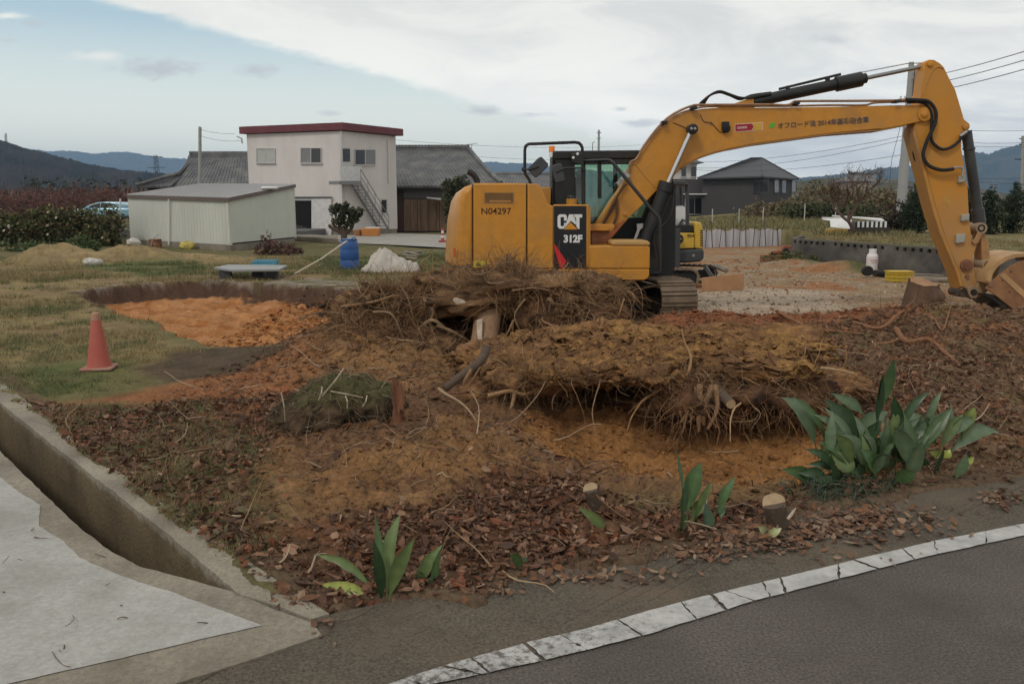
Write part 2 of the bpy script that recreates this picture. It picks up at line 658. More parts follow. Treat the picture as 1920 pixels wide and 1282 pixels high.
Z_SANDL = gpoly([(480, 890), (620, 850), (760, 850), (930, 800), (960, 900), (800, 950), (560, 960)])
Z_RIGHT = gpoly([(1420, 640), (1930, 610), (2300, 640), (2300, 800), (1920, 890), (1560, 930), (1540, 800), (1500, 720)])
Z_GRAVEL = gpoly([(1150, 466), (1330, 464), (1486, 461), (1500, 478), (1500, 500), (1950, 545), (2300, 600), (1930, 640), (1350, 610), (1200, 600), (1100, 540)])
Z_PALE = gpoly([(1290, 545), (1400, 535), (1560, 545), (1600, 575), (1500, 592), (1330, 605)])
Z_BANK = np.array([(9.55, 29.1), (11.35, 22.6), (11.75, 19.2), (13.6, 14), (60, 10), (90, 75), (8, 75), (8, 41.2), (13.4, 41.2), (13.0, 38), (11.2, 32)])
Z_DIG = np.array([(-3.4, 8.6), (-2.6, 12.4), (1.0, 13.2), (7.8, 14.2), (9.5, 9.0), (6, 6.3), (3.0, 5.6), (.6, 5.4), (-1.2, 5.0), (-2.4, 6.4)])


def terrain(x, y, want='z'):
    """height; with want='all' also colour, litter weight and grass weight"""
    dist = np.hypot(x, y)
    dx = x + .16 * fbm(x * 1.7, y * 1.7, None, 3) * np.clip(y / 8, .4, 2)
    dy = y + .16 * fbm(x * 1.7 + 31, y * 1.7 + 9, None, 3) * np.clip(y / 8, .4, 2)
    paved = sdist(x, y, Z_PAVED)
    ditch = sdist(x, y, Z_DITCH)
    hollow = sdist(dx, dy, Z_HOLLOW)
    pit = sdist(dx, dy, Z_PIT)
    dig = sstep(sdist(dx, dy, Z_DIG), -.5, .5)
    bank = sdist(x, y, Z_BANK)
    z = np.zeros_like(x) - .03
    rough = np.maximum(dig * .9, .55 * sstep(pit, 0, .4))
    # heaps
    z += gauss(dx, dy, -1.75, 11.2, .75, .75, .45) + gauss(dx, dy, -.5, 12.2, .8, .5, .30) + gauss(dx, dy, .65, 11.9, .7, .6, .42)
    z += gauss(dx, dy, -1.2, 9.2, 1.0, .8, .09) + gauss(dx, dy, -1.0, 7.2, .9, .8, .16) + gauss(dx, dy, -.6, 6.0, .9, .5, .10)
    z += .36 * sstep(dx, .15, .75) * sstep(dx, 3.9, 2.9) * sstep(dy, 8.9, 9.5) * sstep(dy, 11.2, 9.9)
    z += .12 * sstep(dx, -1.6, -.6) * sstep(dx, .6, -.2) * sstep(dy, 7.2, 8.3) * sstep(dy, 9.6, 8.8)
    z += .26 * sstep(dx, 1.6, 2.6) * np.exp(-.5 * ((dy - 12.7 + .08 * (x - 4)) / .62) ** 2) * sstep(dx, 9.5, 7.6)
    z += gauss(dx, dy, 6.15, 13.0, .75, .6, .16)
    z += .10 * sstep(sdist(dx, dy, Z_RIGHT), -.3, .8)
    z += gauss(dx, dy, -2.2, 9.2, .5, .35, .16)
    z -= .30 * sstep(hollow, -.12, .85) * sstep(dy, 8.6, 7.3) + .06 * sstep(hollow, -.1, .3)
    pw = sstep(pit, -.02, .30)
    z -= .44 * pw
    z += pw * .15 * fbm(x * 1.9, y * 1.9, None, 3)
    # far heaps and the field on the bank
    z += gauss(x, y, -15.8, 29.5, .80, .8, .66) + gauss(x, y, -13.4, 30.3, .85, .8, .52) + gauss(x, y, -11.4, 31, 1.0, .8, .2)
    z += gauss(x, y, 3.6, 29, 1.4, .7, .14) + gauss(x, y, 9.0, 27, .8, .8, .25) + gauss(x, y, 10.0, 25.4, .8, .45, .3)
    z += .74 * sstep(bank, .0, .22) * sstep(y, 12.0, 14.5)
    z += gauss(x, y, 25, 64, 7.5, 7, 1.0) + gauss(x, y, 16, 52, 7, 6, .15)
    z += .5 * sstep(y, 300, 700) * 0
    hp = gauss(x, y, -15.8, 29.5, 1, .9, 1) + gauss(x, y, -13.4, 30.3, 1.1, .9, 1)
    z += .22 * hp * fbm(x * 1.3, y * 1.3, None, 4, .6)
    # roughness
    n1 = fbm(x * 2.2, y * 2.2, None, 4)
    n2 = fbm(x * 7.0, y * 7.0, None, 4, .6)
    n3 = fbm(x * 19.0, y * 19.0, None, 3, .6)
    near = sstep(dist, 40, 22)
    z += (.012 + .10 * rough * (1 - .6 * sstep(hollow, 0, .3))) * n1 * near + (.012 + .055 * rough * (1 - .5 * sstep(hollow, 0, .3))) * n2 * near + (.006 + .032 * np.clip(rough, 0, 1)) * n3 * sstep(dist, 18, 9)
    z += .05 * fbm(x * .25, y * .25, None, 3) * sstep(dist, 14, 26)
    # under the paving, and the ditch
    spill = .10 * fbm(x * 3.2 + 3, y * 3.2, None, 3) + .10 * fbm(x * 1.1, y * 1.1 + 7, None, 2) + .05 * fbm(x * 11, y * 11, None, 3)
    pv = sstep(paved - spill - .03, -.03, .05)
    z = np.where(paved > -.25, np.maximum(z, .028 + .02 * n2 - np.clip(.05 - paved, 0, .2) * .12), z)
    z = z * (1 - pv) + (-.075) * pv
    z = np.minimum(z, np.where(ditch > -.07, -.62 + .03 * n1, 9))
    if want == 'z':
        return z

    shp = x.shape + (3,)
    col = np.empty(shp)

    def mixc(w, c):
        w = np.clip(w, 0, 1)[..., None]
        col[:] = col * (1 - w) + np.array(c) * w
    ns = fbm(x * .8, y * .8, None, 4)
    nm = fbm(x * 3.1 + 5, y * 3.1, None, 4, .6)
    col[:] = np.array((.15, .12, .06))
    mixc(sstep(ns, -.1, .25) * .7, (.10, .105, .045))
    # far fields
    far = sstep(dist, 60, 110)
    mixc(far, (.13, .105, .06))
    g = sstep(sdist(dx, dy, Z_GRASS), -.3, .4)
    mixc(g, (.215, .165, .075))
    mixc(g * sstep(nm + .4 * ns, .15, .5) * .7, (.125, .112, .048))
    mixc(g * sstep(n1 + .5 * ns, .12, .35) * .7, (.19, .13, .075))
    mixc(g * sstep(nm, .22, .4) * .8, (.20, .145, .08))
    for zn in (Z_GREEN1, Z_GREEN2, Z_GREEN3):
        mixc(sstep(sdist(dx, dy, zn), -.3, .4) * (.75 + .5 * nm), (.075, .095, .033))
    heap = np.clip((gauss(x, y, -15.8, 29.5, .95, .9, 1) + gauss(x, y, -13.4, 30.3, 1.1, .9, 1) + gauss(x, y, -11.4, 31, 1.3, 1, .8)) * 1.7 - .3, 0, 1)
    mixc(heap * .85, (.27, .195, .10))
    mixc(heap * sstep(nm, .1, .3) * .5, (.15, .13, .06))
    gr = sstep(sdist(dx, dy, Z_GRAVEL), -.4, .5)
    mixc(gr, (.245, .165, .095))
    mixc(gr * sstep(nm, .05, .35) * .7, (.275, .215, .15))
    mixc(gr * sstep(ns + .3 * nm, .12, .35), (.26, .125, .058))
    pa = sstep(sdist(dx, dy, Z_PALE), -.4, .4)
    mixc(pa * .8, (.37, .30, .225))
    bk = sstep(bank, .0, .2) * sstep(y, 12, 14.5) * (1 - far)
    mixc(bk, (.13, .115, .05))
    mixc(bk * sstep(nm + ns, -.1, .25), (.19, .155, .075))
    # the dug-over part
    mixc(dig, (.16, .085, .044))
    mixc(dig * sstep(n1, .0, .35), (.20, .108, .05))
    mixc(dig * sstep(nm, .1, .35) * .8, (.115, .066, .04))
    mixc(sstep(sdist(dx, dy, Z_RED1), -.15, .25) * .85, (.235, .092, .042))
    rid = sstep(dx, 1.7, 2.6) * np.exp(-.5 * ((dy - 12.4 + .08 * (x - 4)) / .75) ** 2)
    mixc(rid * 1.2, (.215, .085, .042))
    mixc(gauss(dx, dy, .2, 9.6, 1.9, .9, 1.3) * sstep(nm, -.4, .1), (.235, .13, .055))
    ri = sstep(sdist(dx, dy, Z_RIGHT), -.2, .5)
    mixc(ri * .9, (.15, .098, .058))
    mixc(ri * sstep(n1, .05, .3) * .8, (.225, .105, .052))
    mixc(ri * sstep(nm, .2, .4) * .6, (.11, .105, .045))
    mixc(sstep(sdist(dx, dy, Z_DARK), -.2, .2) * .9, (.075, .053, .036))
    li = sstep(sdist(dx, dy, Z_LITTER), -.15, .25)
    mixc(li * .9, (.098, .052, .030))
    mixc(li * sstep(n1, .1, .35) * .8, (.165, .076, .038))
    lg = sstep(sdist(dx, dy, Z_LITGREEN), -.3, .3)
    mixc(lg * sstep(nm, -.1, .2) * .8, (.085, .082, .038))
    mixc(sstep(sdist(dx, dy, Z_SANDL), -.2, .3) * sstep(nm + n1, -.15, .25), (.215, .115, .05))
    ho = sstep(hollow, -.10, .12)
    mixc(ho, (.285, .14, .052))
    mixc(ho * sstep(nm, .05, .35) * .75, (.21, .098, .042))
    op = sstep(pit, -.02, .08)
    mixc(op, (.345, .165, .070))
    mixc(op * sstep(nm, .1, .35), (.27, .105, .034))
    mixc(op * sstep(n1, .25, .45) * .4, (.40, .20, .08))
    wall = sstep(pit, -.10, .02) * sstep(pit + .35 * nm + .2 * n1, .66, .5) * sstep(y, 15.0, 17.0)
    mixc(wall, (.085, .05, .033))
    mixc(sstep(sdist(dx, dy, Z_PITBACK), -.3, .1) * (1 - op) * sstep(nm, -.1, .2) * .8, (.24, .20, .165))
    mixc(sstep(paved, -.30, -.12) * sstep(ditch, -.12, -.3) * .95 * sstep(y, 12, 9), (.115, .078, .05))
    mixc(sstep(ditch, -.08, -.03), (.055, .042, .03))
    col *= (1 + .22 * n2 + .16 * n3)[..., None]
    litw = np.clip(li * (1 - .93 * ho) + .5 * ri * (1 - ho) + .05 * dig * (1 - ho), 0, 1)
    litw = litw * sstep(paved, .12, .0)
    grw = np.clip(g * (1 - op) + .9 * bk, 0, 1)
    return z, np.clip(col, .01, .9), litw, grw, ho, op, dig, gr


def zat(x, y):
    return float(terrain(np.array([float(x)]), np.array([float(y)]))[0])


def build_ground():
    rows = [1.6]
    while rows[-1] < 26:
        rows.append(rows[-1] * 1.0062)
    while rows[-1] < 6500:
        rows.append(rows[-1] * (1.0062 + .10 * min(1, (rows[-1] - 26) / 300)))
    Y = np.array(rows)
    u1 = np.linspace(-.72, .72, 620)
    side = np.linspace(.72, 2.6, 60)[1:] ** 1.0
    U = np.concatenate([-side[::-1], u1, side])
    YY, UU = np.meshgrid(Y, U, indexing='ij')
    XX = UU * (YY + .6)
    sh = XX.shape
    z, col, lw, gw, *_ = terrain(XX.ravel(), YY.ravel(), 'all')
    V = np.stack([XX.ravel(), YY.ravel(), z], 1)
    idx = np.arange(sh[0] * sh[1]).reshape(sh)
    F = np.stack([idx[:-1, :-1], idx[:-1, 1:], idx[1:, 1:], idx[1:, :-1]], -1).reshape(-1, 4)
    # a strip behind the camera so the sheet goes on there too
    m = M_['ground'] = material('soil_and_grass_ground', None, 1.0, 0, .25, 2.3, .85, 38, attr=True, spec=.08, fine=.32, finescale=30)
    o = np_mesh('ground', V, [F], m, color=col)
    tag(o, kind='structure')
    b = MB()
    x0, x1 = -2.6 * 2.2, 2.6 * 2.2
    b.poly([(-60, -40, -.08), (60, -40, -.08), (60, 1.6, -.08), (-60, 1.6, -.08)])
    o2 = b.build('ground', material('ground_behind', (.15, .12, .06), 1.0, var=.3), smooth=False)
    tag(o2, kind='structure')


build_ground()


# ------------------------------------------------------------------ road, line, concrete
def soil_detail_mat(name, c, c2, scale, fine=.18, bump=.25):
    return material(name, c, .92, 0, .12, 2.5, bump, 110, c2, .75, scale, fine=fine, finescale=130, spec=.25)


def ragged(pts, amp, step, seed, z, ends=True):
    """densify a pixel polyline on the ground and make its edge uneven"""
    w = [G(*p, z) for p in pts]
    out = []
    for a, b in zip(w[:-1], w[1:]):
        n = max(1, int((b - a).length / step))
        for i in range(n):
            out.append(a.lerp(b, i / n))
    out.append(w[-1])
    xs = np.array([p.x for p in out]); ys = np.array([p.y for p in out])
    d = fbm(xs * 9 + seed, ys * 9, None, 4, .65) * amp
    e = fbm(xs * 9 + seed + 50, ys * 9, None, 4, .65) * amp
    return [Vector((p.x + (d[i] if 0 < i < len(out) - 1 or not ends else 0), p.y + (e[i] if 0 < i < len(out) - 1 or not ends else 0), z)) for i, p in enumerate(out)]


def strip_between(mb, A, B):
    n = max(len(A), len(B))

    def res(Pl):
        L = [0]
        for a, b in zip(Pl[:-1], Pl[1:]):
            L.append(L[-1] + (b - a).length)
        out = []
        for i in range(n):
            t = L[-1] * i / (n - 1)
            k = 0
            while k < len(L) - 2 and L[k + 1] < t:
                k += 1
            f = (t - L[k]) / max(L[k + 1] - L[k], 1e-9)
            out.append(Pl[k].lerp(Pl[k + 1], min(1, f)))
        return out
    A, B = res(A), res(B)
    mb.add(A + B, [(i, i + 1, n + i + 1, n + i) for i in range(n - 1)])
    return mb


def build_paving():
    # asphalt: the carriageway and the older verge strip next to the soil, one sheet each
    LINE_T = [(560, 1330), (640, 1303), (725, 1282), (820, 1250), (905, 1226), (1000, 1200), (1105, 1176), (1210, 1146), (1310, 1119), (1450, 1086), (1600, 1049), (1750, 1014), (1920, 981), (2300, 912), (3000, 800)]
    LINE_B = [(600, 1345), (680, 1318), (765, 1291), (880, 1267), (1000, 1241), (1110, 1215), (1222, 1186), (1310, 1158), (1402, 1129), (1562, 1087), (1730, 1044), (1920, 1003), (2300, 930), (3000, 812)]
    mid = [((a[0] + b[0]) / 2, (a[1] + b[1]) / 2) for a, b in zip(LINE_T[:14], LINE_B)]
    A = [G(*p, .0) for p in mid]
    A = [Vector((-30, A[0].y - 8.0, 0))] + A
    low = [Vector((p.x, -20, 0)) for p in A]
    r = strip_between(MB(), A, low)
    road_m = material('asphalt', (.130, .111, .097), .92, 0, .16, 1.2, .9, 70, (.075, .062, .054), .7, .8, fine=.55, finescale=75, spec=.2)
    tag(r.build('road', road_m, smooth=False), kind='structure')
    # verge strip: from the line to the soil edge
    se = [(590, 1158), (500, 1098)]
    S = ragged([(430, 1240), (590, 1158)] + SOIL_EDGE[2:], .035, .03, 3, .004)
    B2 = [Vector((p.x, p.y - .02, .004)) for p in ([G(60, 1420)] + [G(*p) for p in mid])]
    v = strip_between(MB(), S, [Vector((b.x, b.y, .004)) for b in B2])
    verge_m = material('old_asphalt_verge', (.115, .098, .075), .95, 0, .22, 1.8, .9, 60, (.17, .125, .085), .85, 1.4, fine=.5, finescale=70, spec=.15)
    tag(v.build('roadside', verge_m, smooth=False), kind='structure')
    # painted line: blocks of old paint parted by transverse cracks
    T = ragged(LINE_T, .007, .012, 11, .009, False)
    Bt = ragged(LINE_B, .007, .012, 23, .009, False)

    def resample(Pl, step):
        L = [0]
        for a, b in zip(Pl[:-1], Pl[1:]):
            L.append(L[-1] + (b - a).length)
        def at(s):
            k = min(max(int(np.searchsorted(L, s)) - 1, 0), len(Pl) - 2)
            return Pl[k].lerp(Pl[k + 1], min(1, max(0, (s - L[k]) / max(L[k + 1] - L[k], 1e-9))))
        return at, L[-1]
    at_t, Lt = resample(T, 0); at_b, Lb = resample(Bt, 0)
    rs = random.Random(6)
    l = MB()
    s0, sk0 = 0.0, 0.0
    while s0 < Lt - .3:
        ln = rs.choice([.10, .16, .22, .26, .30, .36]) * rs.uniform(.8, 1.2)
        s1, sk1 = s0 + ln, rs.uniform(-.05, .05)
        gap = rs.choice([.006, .009, .012, .02])
        k = max(3, int(ln / .02))
        top_, bot_ = [], []
        for q in range(k + 1):
            f = q / k
            top_.append(at_t(s0 + gap + (ln - gap) * f + sk0 * (1 - f) + sk1 * f))
            bot_.append(at_b((s0 + gap + (ln - gap) * f - sk0 * (1 - f) - sk1 * f) * Lb / Lt))
        nmid = 5
        ed0 = [top_[0].lerp(bot_[0], (m_ + 1) / (nmid + 1)) + Vector((rs.uniform(-.006, .006), rs.uniform(-.006, .006), 0)) for m_ in range(nmid)]
        ed1 = [top_[-1].lerp(bot_[-1], (m_ + 1) / (nmid + 1)) + Vector((rs.uniform(-.006, .006), rs.uniform(-.006, .006), 0)) for m_ in range(nmid)]
        l.poly(top_ + ed1 + bot_[::-1] + ed0[::-1])
        s0, sk0 = s1, sk1
    m = bpy.data.materials.new('worn_white_line')
    m.use_nodes = True
    nt = m.node_tree
    L = nt.links.new
    b = nt.nodes['Principled BSDF']
    b.inputs['Roughness'].default_value = .85
    tc = N(nt, 'ShaderNodeTexCoord')
    nz = N(nt, 'ShaderNodeTexNoise'); nz.inputs['Scale'].default_value = 22; nz.inputs['Detail'].default_value = 9; nz.inputs['Roughness'].default_value = .78
    L(tc.outputs['Object'], nz.inputs['Vector'])
    sp = N(nt, 'ShaderNodeSeparateXYZ'); L(tc.outputs['Object'], sp.inputs[0])
    r3 = N(nt, 'ShaderNodeMapRange'); L(sp.outputs[0], r3.inputs[0])
    for i, q in enumerate((-.6, 1.8, -.17, .06)): r3.inputs[i + 1].default_value = q      # the near end is worn most
    ad = N(nt, 'ShaderNodeMath', operation='ADD'); L(nz.outputs[0], ad.inputs[0]); L(r3.outputs[0], ad.inputs[1])
    r2 = N(nt, 'ShaderNodeMapRange'); L(ad.outputs[0], r2.inputs[0])
    for i, q in enumerate((.30, .42, 0, 1)): r2.inputs[i + 1].default_value = q
    mx = N(nt, 'ShaderNodeMix', data_type='RGBA'); L(r2.outputs[0], mx.inputs[0])
    mx.inputs[6].default_value = (.12, .105, .09, 1); mx.inputs[7].default_value = (.43, .42, .395, 1)
    nf = N(nt, 'ShaderNodeTexNoise'); nf.inputs['Scale'].default_value = 6; nf.inputs['Detail'].default_value = 9; nf.inputs['Roughness'].default_value = .8
    L(tc.outputs['Object'], nf.inputs['Vector'])
    rf = N(nt, 'ShaderNodeMapRange'); L(nf.outputs[0], rf.inputs[0])
    for i, q in enumerate((.32, .62, .55, 1.08)): rf.inputs[i + 1].default_value = q
    mm = N(nt, 'ShaderNodeMix', data_type='RGBA', blend_type='MULTIPLY'); mm.inputs[0].default_value = 1; L(mx.outputs[2], mm.inputs[6]); L(rf.outputs[0], mm.inputs[7])
    L(mm.outputs[2], b.inputs['Base Color'])
    tag(l.build('road_line', m, smooth=False), kind='structure')

    # poured concrete drive, its weathered rim, and the ditch walls
    zt = .012
    edge = ragged(DRIVE_EDGE, .012, .03, 5, zt + .004)
    front = ragged([(490, 1172), (400, 1192), (300, 1216), (150, 1250), (0, 1284), (-400, 1370)], .010, .05, 8, zt + .004)
    far_l = [Vector((-14, front[-1].y - 2, zt + .004)), Vector((-14, 13, zt + .004))]
    d = MB()
    d.poly(edge + front[1:] + far_l)
    o = d.build('driveway', M_['concrete'], smooth=False)
    tag(o, kind='structure')
    # rim between drive and ditch (left wall of the ditch) with a vertical face down into it
    k = MB()
    dl = ragged(DITCH_L, .010, .04, 41, zt)
    rim_in = [Vector((p.x, p.y, zt)) for p in [G(*q, zt) for q in DRIVE_EDGE]]
    rim = MB()
    # one solid: top polygon from the ditch edge back under the drive
    back = [G(490, 1172, zt) + Vector((-.02, -.1, 0)), G(300, 1222, zt), G(0, 1295, zt), Vector((-14, G(0, 1295).y - 3, zt)), Vector((-14, 13, zt))]
    joint = [G(446, 1112, zt), G(510, 1140, zt), G(585, 1166, zt), G(604, 1190, zt), G(470, 1236, zt), G(300, 1290, zt), G(100, 1342, zt), G(-300, 1430, zt)]
    rim.prism([Vector(p) for p in dl] + joint[1:] + [Vector((-14, joint[-1].y - 1, zt)), Vector((-14, 13, zt))], (0, 0, -.7))
    o = rim.build('drive_apron', M_['kerb'], smooth=False)
    tag(o, kind='structure')
    # right wall of the ditch
    ki = ragged(KERB_IN, .012, .04, 43, .02)
    ko = [G(*p, .02) for p in KERB_OUT]
    w = MB()
    w.prism(ki + [G(515, 1133, .02), G(583, 1160, .02)] + [Vector((p.x + .06, p.y + .04, p.z)) for p in ko[::-1]], (0, 0, -.7))
    o = w.build('ditch_wall', M_['ditchwall'], smooth=False)
    tag(o, 'low weathered concrete retaining wall between the open ditch and the littered soil', 'retaining wall')


# top of the ditch wall is pale and weathered, the face below it weathered to a darker brown
def ditchwall_mat():
    m = material('ditch_wall_concrete', (.25, .22, .165), .92, 0, .25, 1.4, .6, 40, (.115, .095, .065), .8, 1.3, fine=.25, finescale=45)
    nt = m.node_tree
    L = nt.links.new
    b = nt.nodes['Principled BSDF']
    src = b.inputs['Base Color'].links[0].from_socket
    tc = N(nt, 'ShaderNodeTexCoord')
    sp = N(nt, 'ShaderNodeSeparateXYZ'); L(tc.outputs['Object'], sp.inputs[0])
    mp = N(nt, 'ShaderNodeMapping'); mp.inputs['Scale'].default_value = (4, 4, .6); L(tc.outputs['Object'], mp.inputs[0])
    nz = N(nt, 'ShaderNodeTexNoise'); nz.inputs['Scale'].default_value = 2.5; nz.inputs['Detail'].default_value = 6; L(mp.outputs[0], nz.inputs['Vector'])
    ad = N(nt, 'ShaderNodeMath', operation='MULTIPLY_ADD'); L(nz.outputs[0], ad.inputs[0]); ad.inputs[1].default_value = .12; L(sp.outputs[2], ad.inputs[2])
    r = N(nt, 'ShaderNodeMapRange'); L(ad.outputs[0], r.inputs[0])
    for i, q in enumerate((.02, .055, 1, 0)): r.inputs[i + 1].default_value = q
    mx = N(nt, 'ShaderNodeMix', data_type='RGBA', blend_type='MULTIPLY'); L(r.outputs[0], mx.inputs[0]); L(src, mx.inputs[6]); mx.inputs[7].default_value = (.62, .52, .38, 1)
    L(mx.outputs[2], b.inputs['Base Color'])
    return m


M_['ditchwall'] = ditchwall_mat()
build_paving()

# ================================================================== EXCAVATOR
YN, YC, YF = 13.75, 15.0, 16.25


def pp(pts, Y):
    return [P(x, y, Y) for (x, y) in pts]


def side_prism(mb, pts, Y0, Y1):
    """outline seen from the side at depth Y0, straight through to Y1"""
    mb.prism(pp(pts, Y0), (0, Y1 - Y0, 0))
    return mb


def text_mesh(body, size, origin, xdir, updir, parent, mat, name='lettering', bold=0.0, extr=.002, sx=1.0, align='LEFT', spacing=1.0):
    cu = bpy.data.curves.new(name, 'FONT')
    cu.body = body
    cu.size = size
    cu.align_x = align
    cu.offset = bold
    cu.extrude = extr
    cu.space_character = spacing
    o = bpy.data.objects.new(name, cu)
    COL.objects.link(o)
    bpy.context.view_layer.update()
    dg = bpy.context.evaluated_depsgraph_get()
    me = bpy.data.meshes.new_from_object(o.evaluated_get(dg))
    bpy.data.objects.remove(o)
    x = Vector(xdir).normalized(); u = Vector(updir).normalized(); n = x.cross(u)
    origin = Vector(origin)
    org = ORG[parent.name]
    for v in me.vertices:
        c = v.co
        v.co = origin + x * (c.x * sx) + u * c.y + n * c.z - org
    me.materials.clear()
    me.name = name
    return link(name, me, mat, parent)


def build_excavator():
    base = Vector((1.42, 15.45, 0))
    t = thing('excavator', 'large yellow crawler excavator with raised boom standing behind the uprooted root mass', 'excavator', base, None)
    Yl, Bk, Ch = M_['yellow'], M_['black'], M_['chrome']
    seam = M_['black']

    # ---------------- counterweight, plan view rounded at the back
    prof = [(842, 502), (843, 460), (845, 415), (850, 378), (857, 360), (868, 350), (886, 345), (886, 502)]
    m = MB()
    ys = [YN - .0, YN + .12, YN + .45, YC, YF - .45, YF - .12, YF]
    back = [.16, .06, -.02, -.16, -.02, .06, .16]
    base_p = pp(prof, YN)
    xr = base_p[-1].x
    rings = []
    for y, bk in zip(ys, back):
        ring = []
        for p in base_p:
            fx = (xr - p.x) / (xr - base_p[0].x)
            edge = .05 if y in (YN, YF) else 0
            zc = p.z - (edge if p.z > base_p[4].z else 0)
            ring.append(Vector((p.x + fx * bk, y, zc)))
        rings.append(ring)
    n = len(prof)
    vs = [q for r in rings for q in r]
    fs = [(i * n + k, i * n + (k + 1) % n, (i + 1) * n + (k + 1) % n, (i + 1) * n + k) for i in range(len(ys) - 1) for k in range(n)]
    fs += [tuple(range(n)), tuple((len(ys) - 1) * n + k for k in range(n - 1, -1, -1))]
    m.add(vs, fs)
    cw = m.build('counterweight', Yl, t, bevel=.05, seg=3)
    r_ = MB()
    pts = pp([(850, 466), (855, 465), (855, 481), (850, 482)], YN + .0)
    r_.prism([p - Vector((0, .006, 0)) for p in pts], (0, .01, 0))
    r_.build('reflector', material('orange_reflector', (.5, .10, .03), .4, var=.05), cw)

    # ---------------- engine housing core (a dark gap shows between the doors)
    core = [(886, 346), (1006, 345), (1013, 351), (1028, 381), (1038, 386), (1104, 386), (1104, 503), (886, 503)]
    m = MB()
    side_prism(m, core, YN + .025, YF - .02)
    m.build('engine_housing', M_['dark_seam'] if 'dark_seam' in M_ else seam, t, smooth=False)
    # top skins
    m = MB()
    side_prism(m, [(887, 343.5), (987, 343.5), (987, 346), (887, 346)], YN + .02, YF - .05)
    m.build('hood', Yl, t, bevel=.012)
    # rear door with louvre and number
    m = MB()
    side_prism(m, [(887.5, 345), (986.5, 345), (986.5, 503), (887.5, 503)], YN, YN + .03)
    dr = m.build('side_door', Yl, t, bevel=.02, seg=3)
    m = MB()
    a, b, c_, d = pp([(908, 361), (963, 361), (963, 382), (908, 382)], YN)
    off = Vector((0, -.006, 0))
    fr = MB()
    for q in ([(906, 360), (965, 360), (965, 362), (906, 362)], [(906, 381), (965, 381), (965, 383), (906, 383)], [(906, 362), (909, 362), (909, 381), (906, 381)], [(962, 362), (965, 362), (965, 381), (962, 381)]):
        fr.prism([p + off * .6 for p in pp(q, YN)], (0, .02, 0))
    vt = fr.build('vent_frame', material('vent_edge', (.40, .19, .05), .5), dr)
    m.prism([p + off * .3 for p in (a, b, c_, d)], (0, .02, 0))
    m.build('vent_mesh', material('vent_shadow', (.19, .10, .035), .8, bump=.6, bscale=200), vt, smooth=False)
    m = MB()
    m.prism([p + off for p in pp([(918, 376), (958, 376), (958, 379), (918, 379)], YN)], (0, .02, 0))
    m.build('vent_slot', M_['yellow_dusty'], vt, smooth=False)
    txt = material('dark_red_lettering', (.045, .012, .008), .6, var=.05)
    o0 = P(901.5, 401.5, YN - .003)
    text_mesh('N04297', .140, o0, (1, 0, 0), (0, 0, 1), dr, txt, 'number', bold=.0012, sx=1.05)
    text_mesh('IE', .135, P(949, 486.5, YN - .003), (1, 0, 0), (0, 0, 1), dr, txt, 'number', bold=.001, sx=1.0)
    m = MB()
    m.prism([p + off * .5 for p in pp([(888, 489), (915, 489), (915, 501), (888, 501)], YN)], (0, .01, 0))
    st = m.build('warning_sticker', material('yellow_sticker', (.62, .50, .03), .5), dr, smooth=False)
    m = MB()
    tri = pp([(893, 499), (897, 491), (901, 499)], YN)
    m.prism([p + off * .9 for p in tri], (0, .005, 0))
    m.build('warning_mark', txt, st, smooth=False)
    # front door
    m = MB()
    side_prism(m, [(989, 345), (1005, 344.5), (1011, 347), (1016, 355), (1027, 380), (1031, 384.5), (1037, 386), (1037, 503), (989, 503)], YN, YN + .03)
    m.build('side_door', Yl, t, bevel=.018, seg=3)
    m = MB()   # sloped closing skin and the lower deck top
    q = [(987, 345), (1005, 344.5), (1011, 347), (1016, 355), (1027, 380), (1031, 384.5), (1037, 386)]
    q2 = [(x, y + 1.6) for (x, y) in q[::-1]]
    side_prism(m, q + q2, YN + .02, YF - .05)
    m.build('hood', Yl, t)
    # hood box further in
    m = MB()
    side_prism(m, [(1000, 351), (1033, 351), (1033, 386), (1000, 386)], YC + .1, YF - .1)
    m.build('engine_cover', Yl, t, bevel=.02)
    # black model panel with its yellow surround
    m = MB()
    side_prism(m, [(1037.5, 383.5), (1104, 383.5), (1104, 503), (1037.5, 503)], YN + .012, YN + .05)
    pn = m.build('side_panel', Yl, t, bevel=.01)
    m = MB()
    side_prism(m, [(1038.5, 386.5), (1099, 386.5), (1099, 503), (1038.5, 503)], YN - .004, YN + .02)
    dk = m.build('decal_panel', material('gloss_black_decal', (.012, .012, .014), .35, var=.1), pn, smooth=False)
    m = MB()
    side_prism(m, [(1038.7, 456), (1062, 490), (1055, 503), (1050, 503), (1038.7, 463)], YN - .008, YN)
    m.build('red_stripe', M_['red'], pn, smooth=False)
    # letters C A T, cut as outlines
    wh = M_['white']
    Yd = YN - .008

    def glyph(polys, mat, name='logo_letter'):
        g = MB()
        for pl in polys:
            g.prism(pp(pl, Yd), (0, .006, 0))
        return g.build(name, mat, pn, smooth=False)
    glyph([[(1049, 402), (1060, 402), (1063, 405), (1063, 414), (1057.5, 414), (1057.5, 407.5), (1055, 407), (1051, 407.5), (1051, 423), (1053.5, 424.5), (1057.5, 423.5), (1057.5, 418), (1061.5, 418), (1057, 429), (1049, 429), (1045.5, 425), (1045.5, 406)]], wh)
    glyph([[(1067, 402), (1076, 402), (1081.5, 423), (1070.5, 414), (1058.5, 427.5)]], wh)
    glyph([[(1074.7, 402), (1091.5, 402), (1091.5, 408), (1086.5, 408), (1086.5, 429.5), (1084.5, 429.5), (1080.3, 424.3), (1080.3, 408), (1076.3, 408)]], wh)
    glyph([[(1056.5, 430.3), (1069.7, 416.8), (1083.3, 430.3)]], material('logo_triangle', (.60, .25, .02), .5), 'logo_triangle')
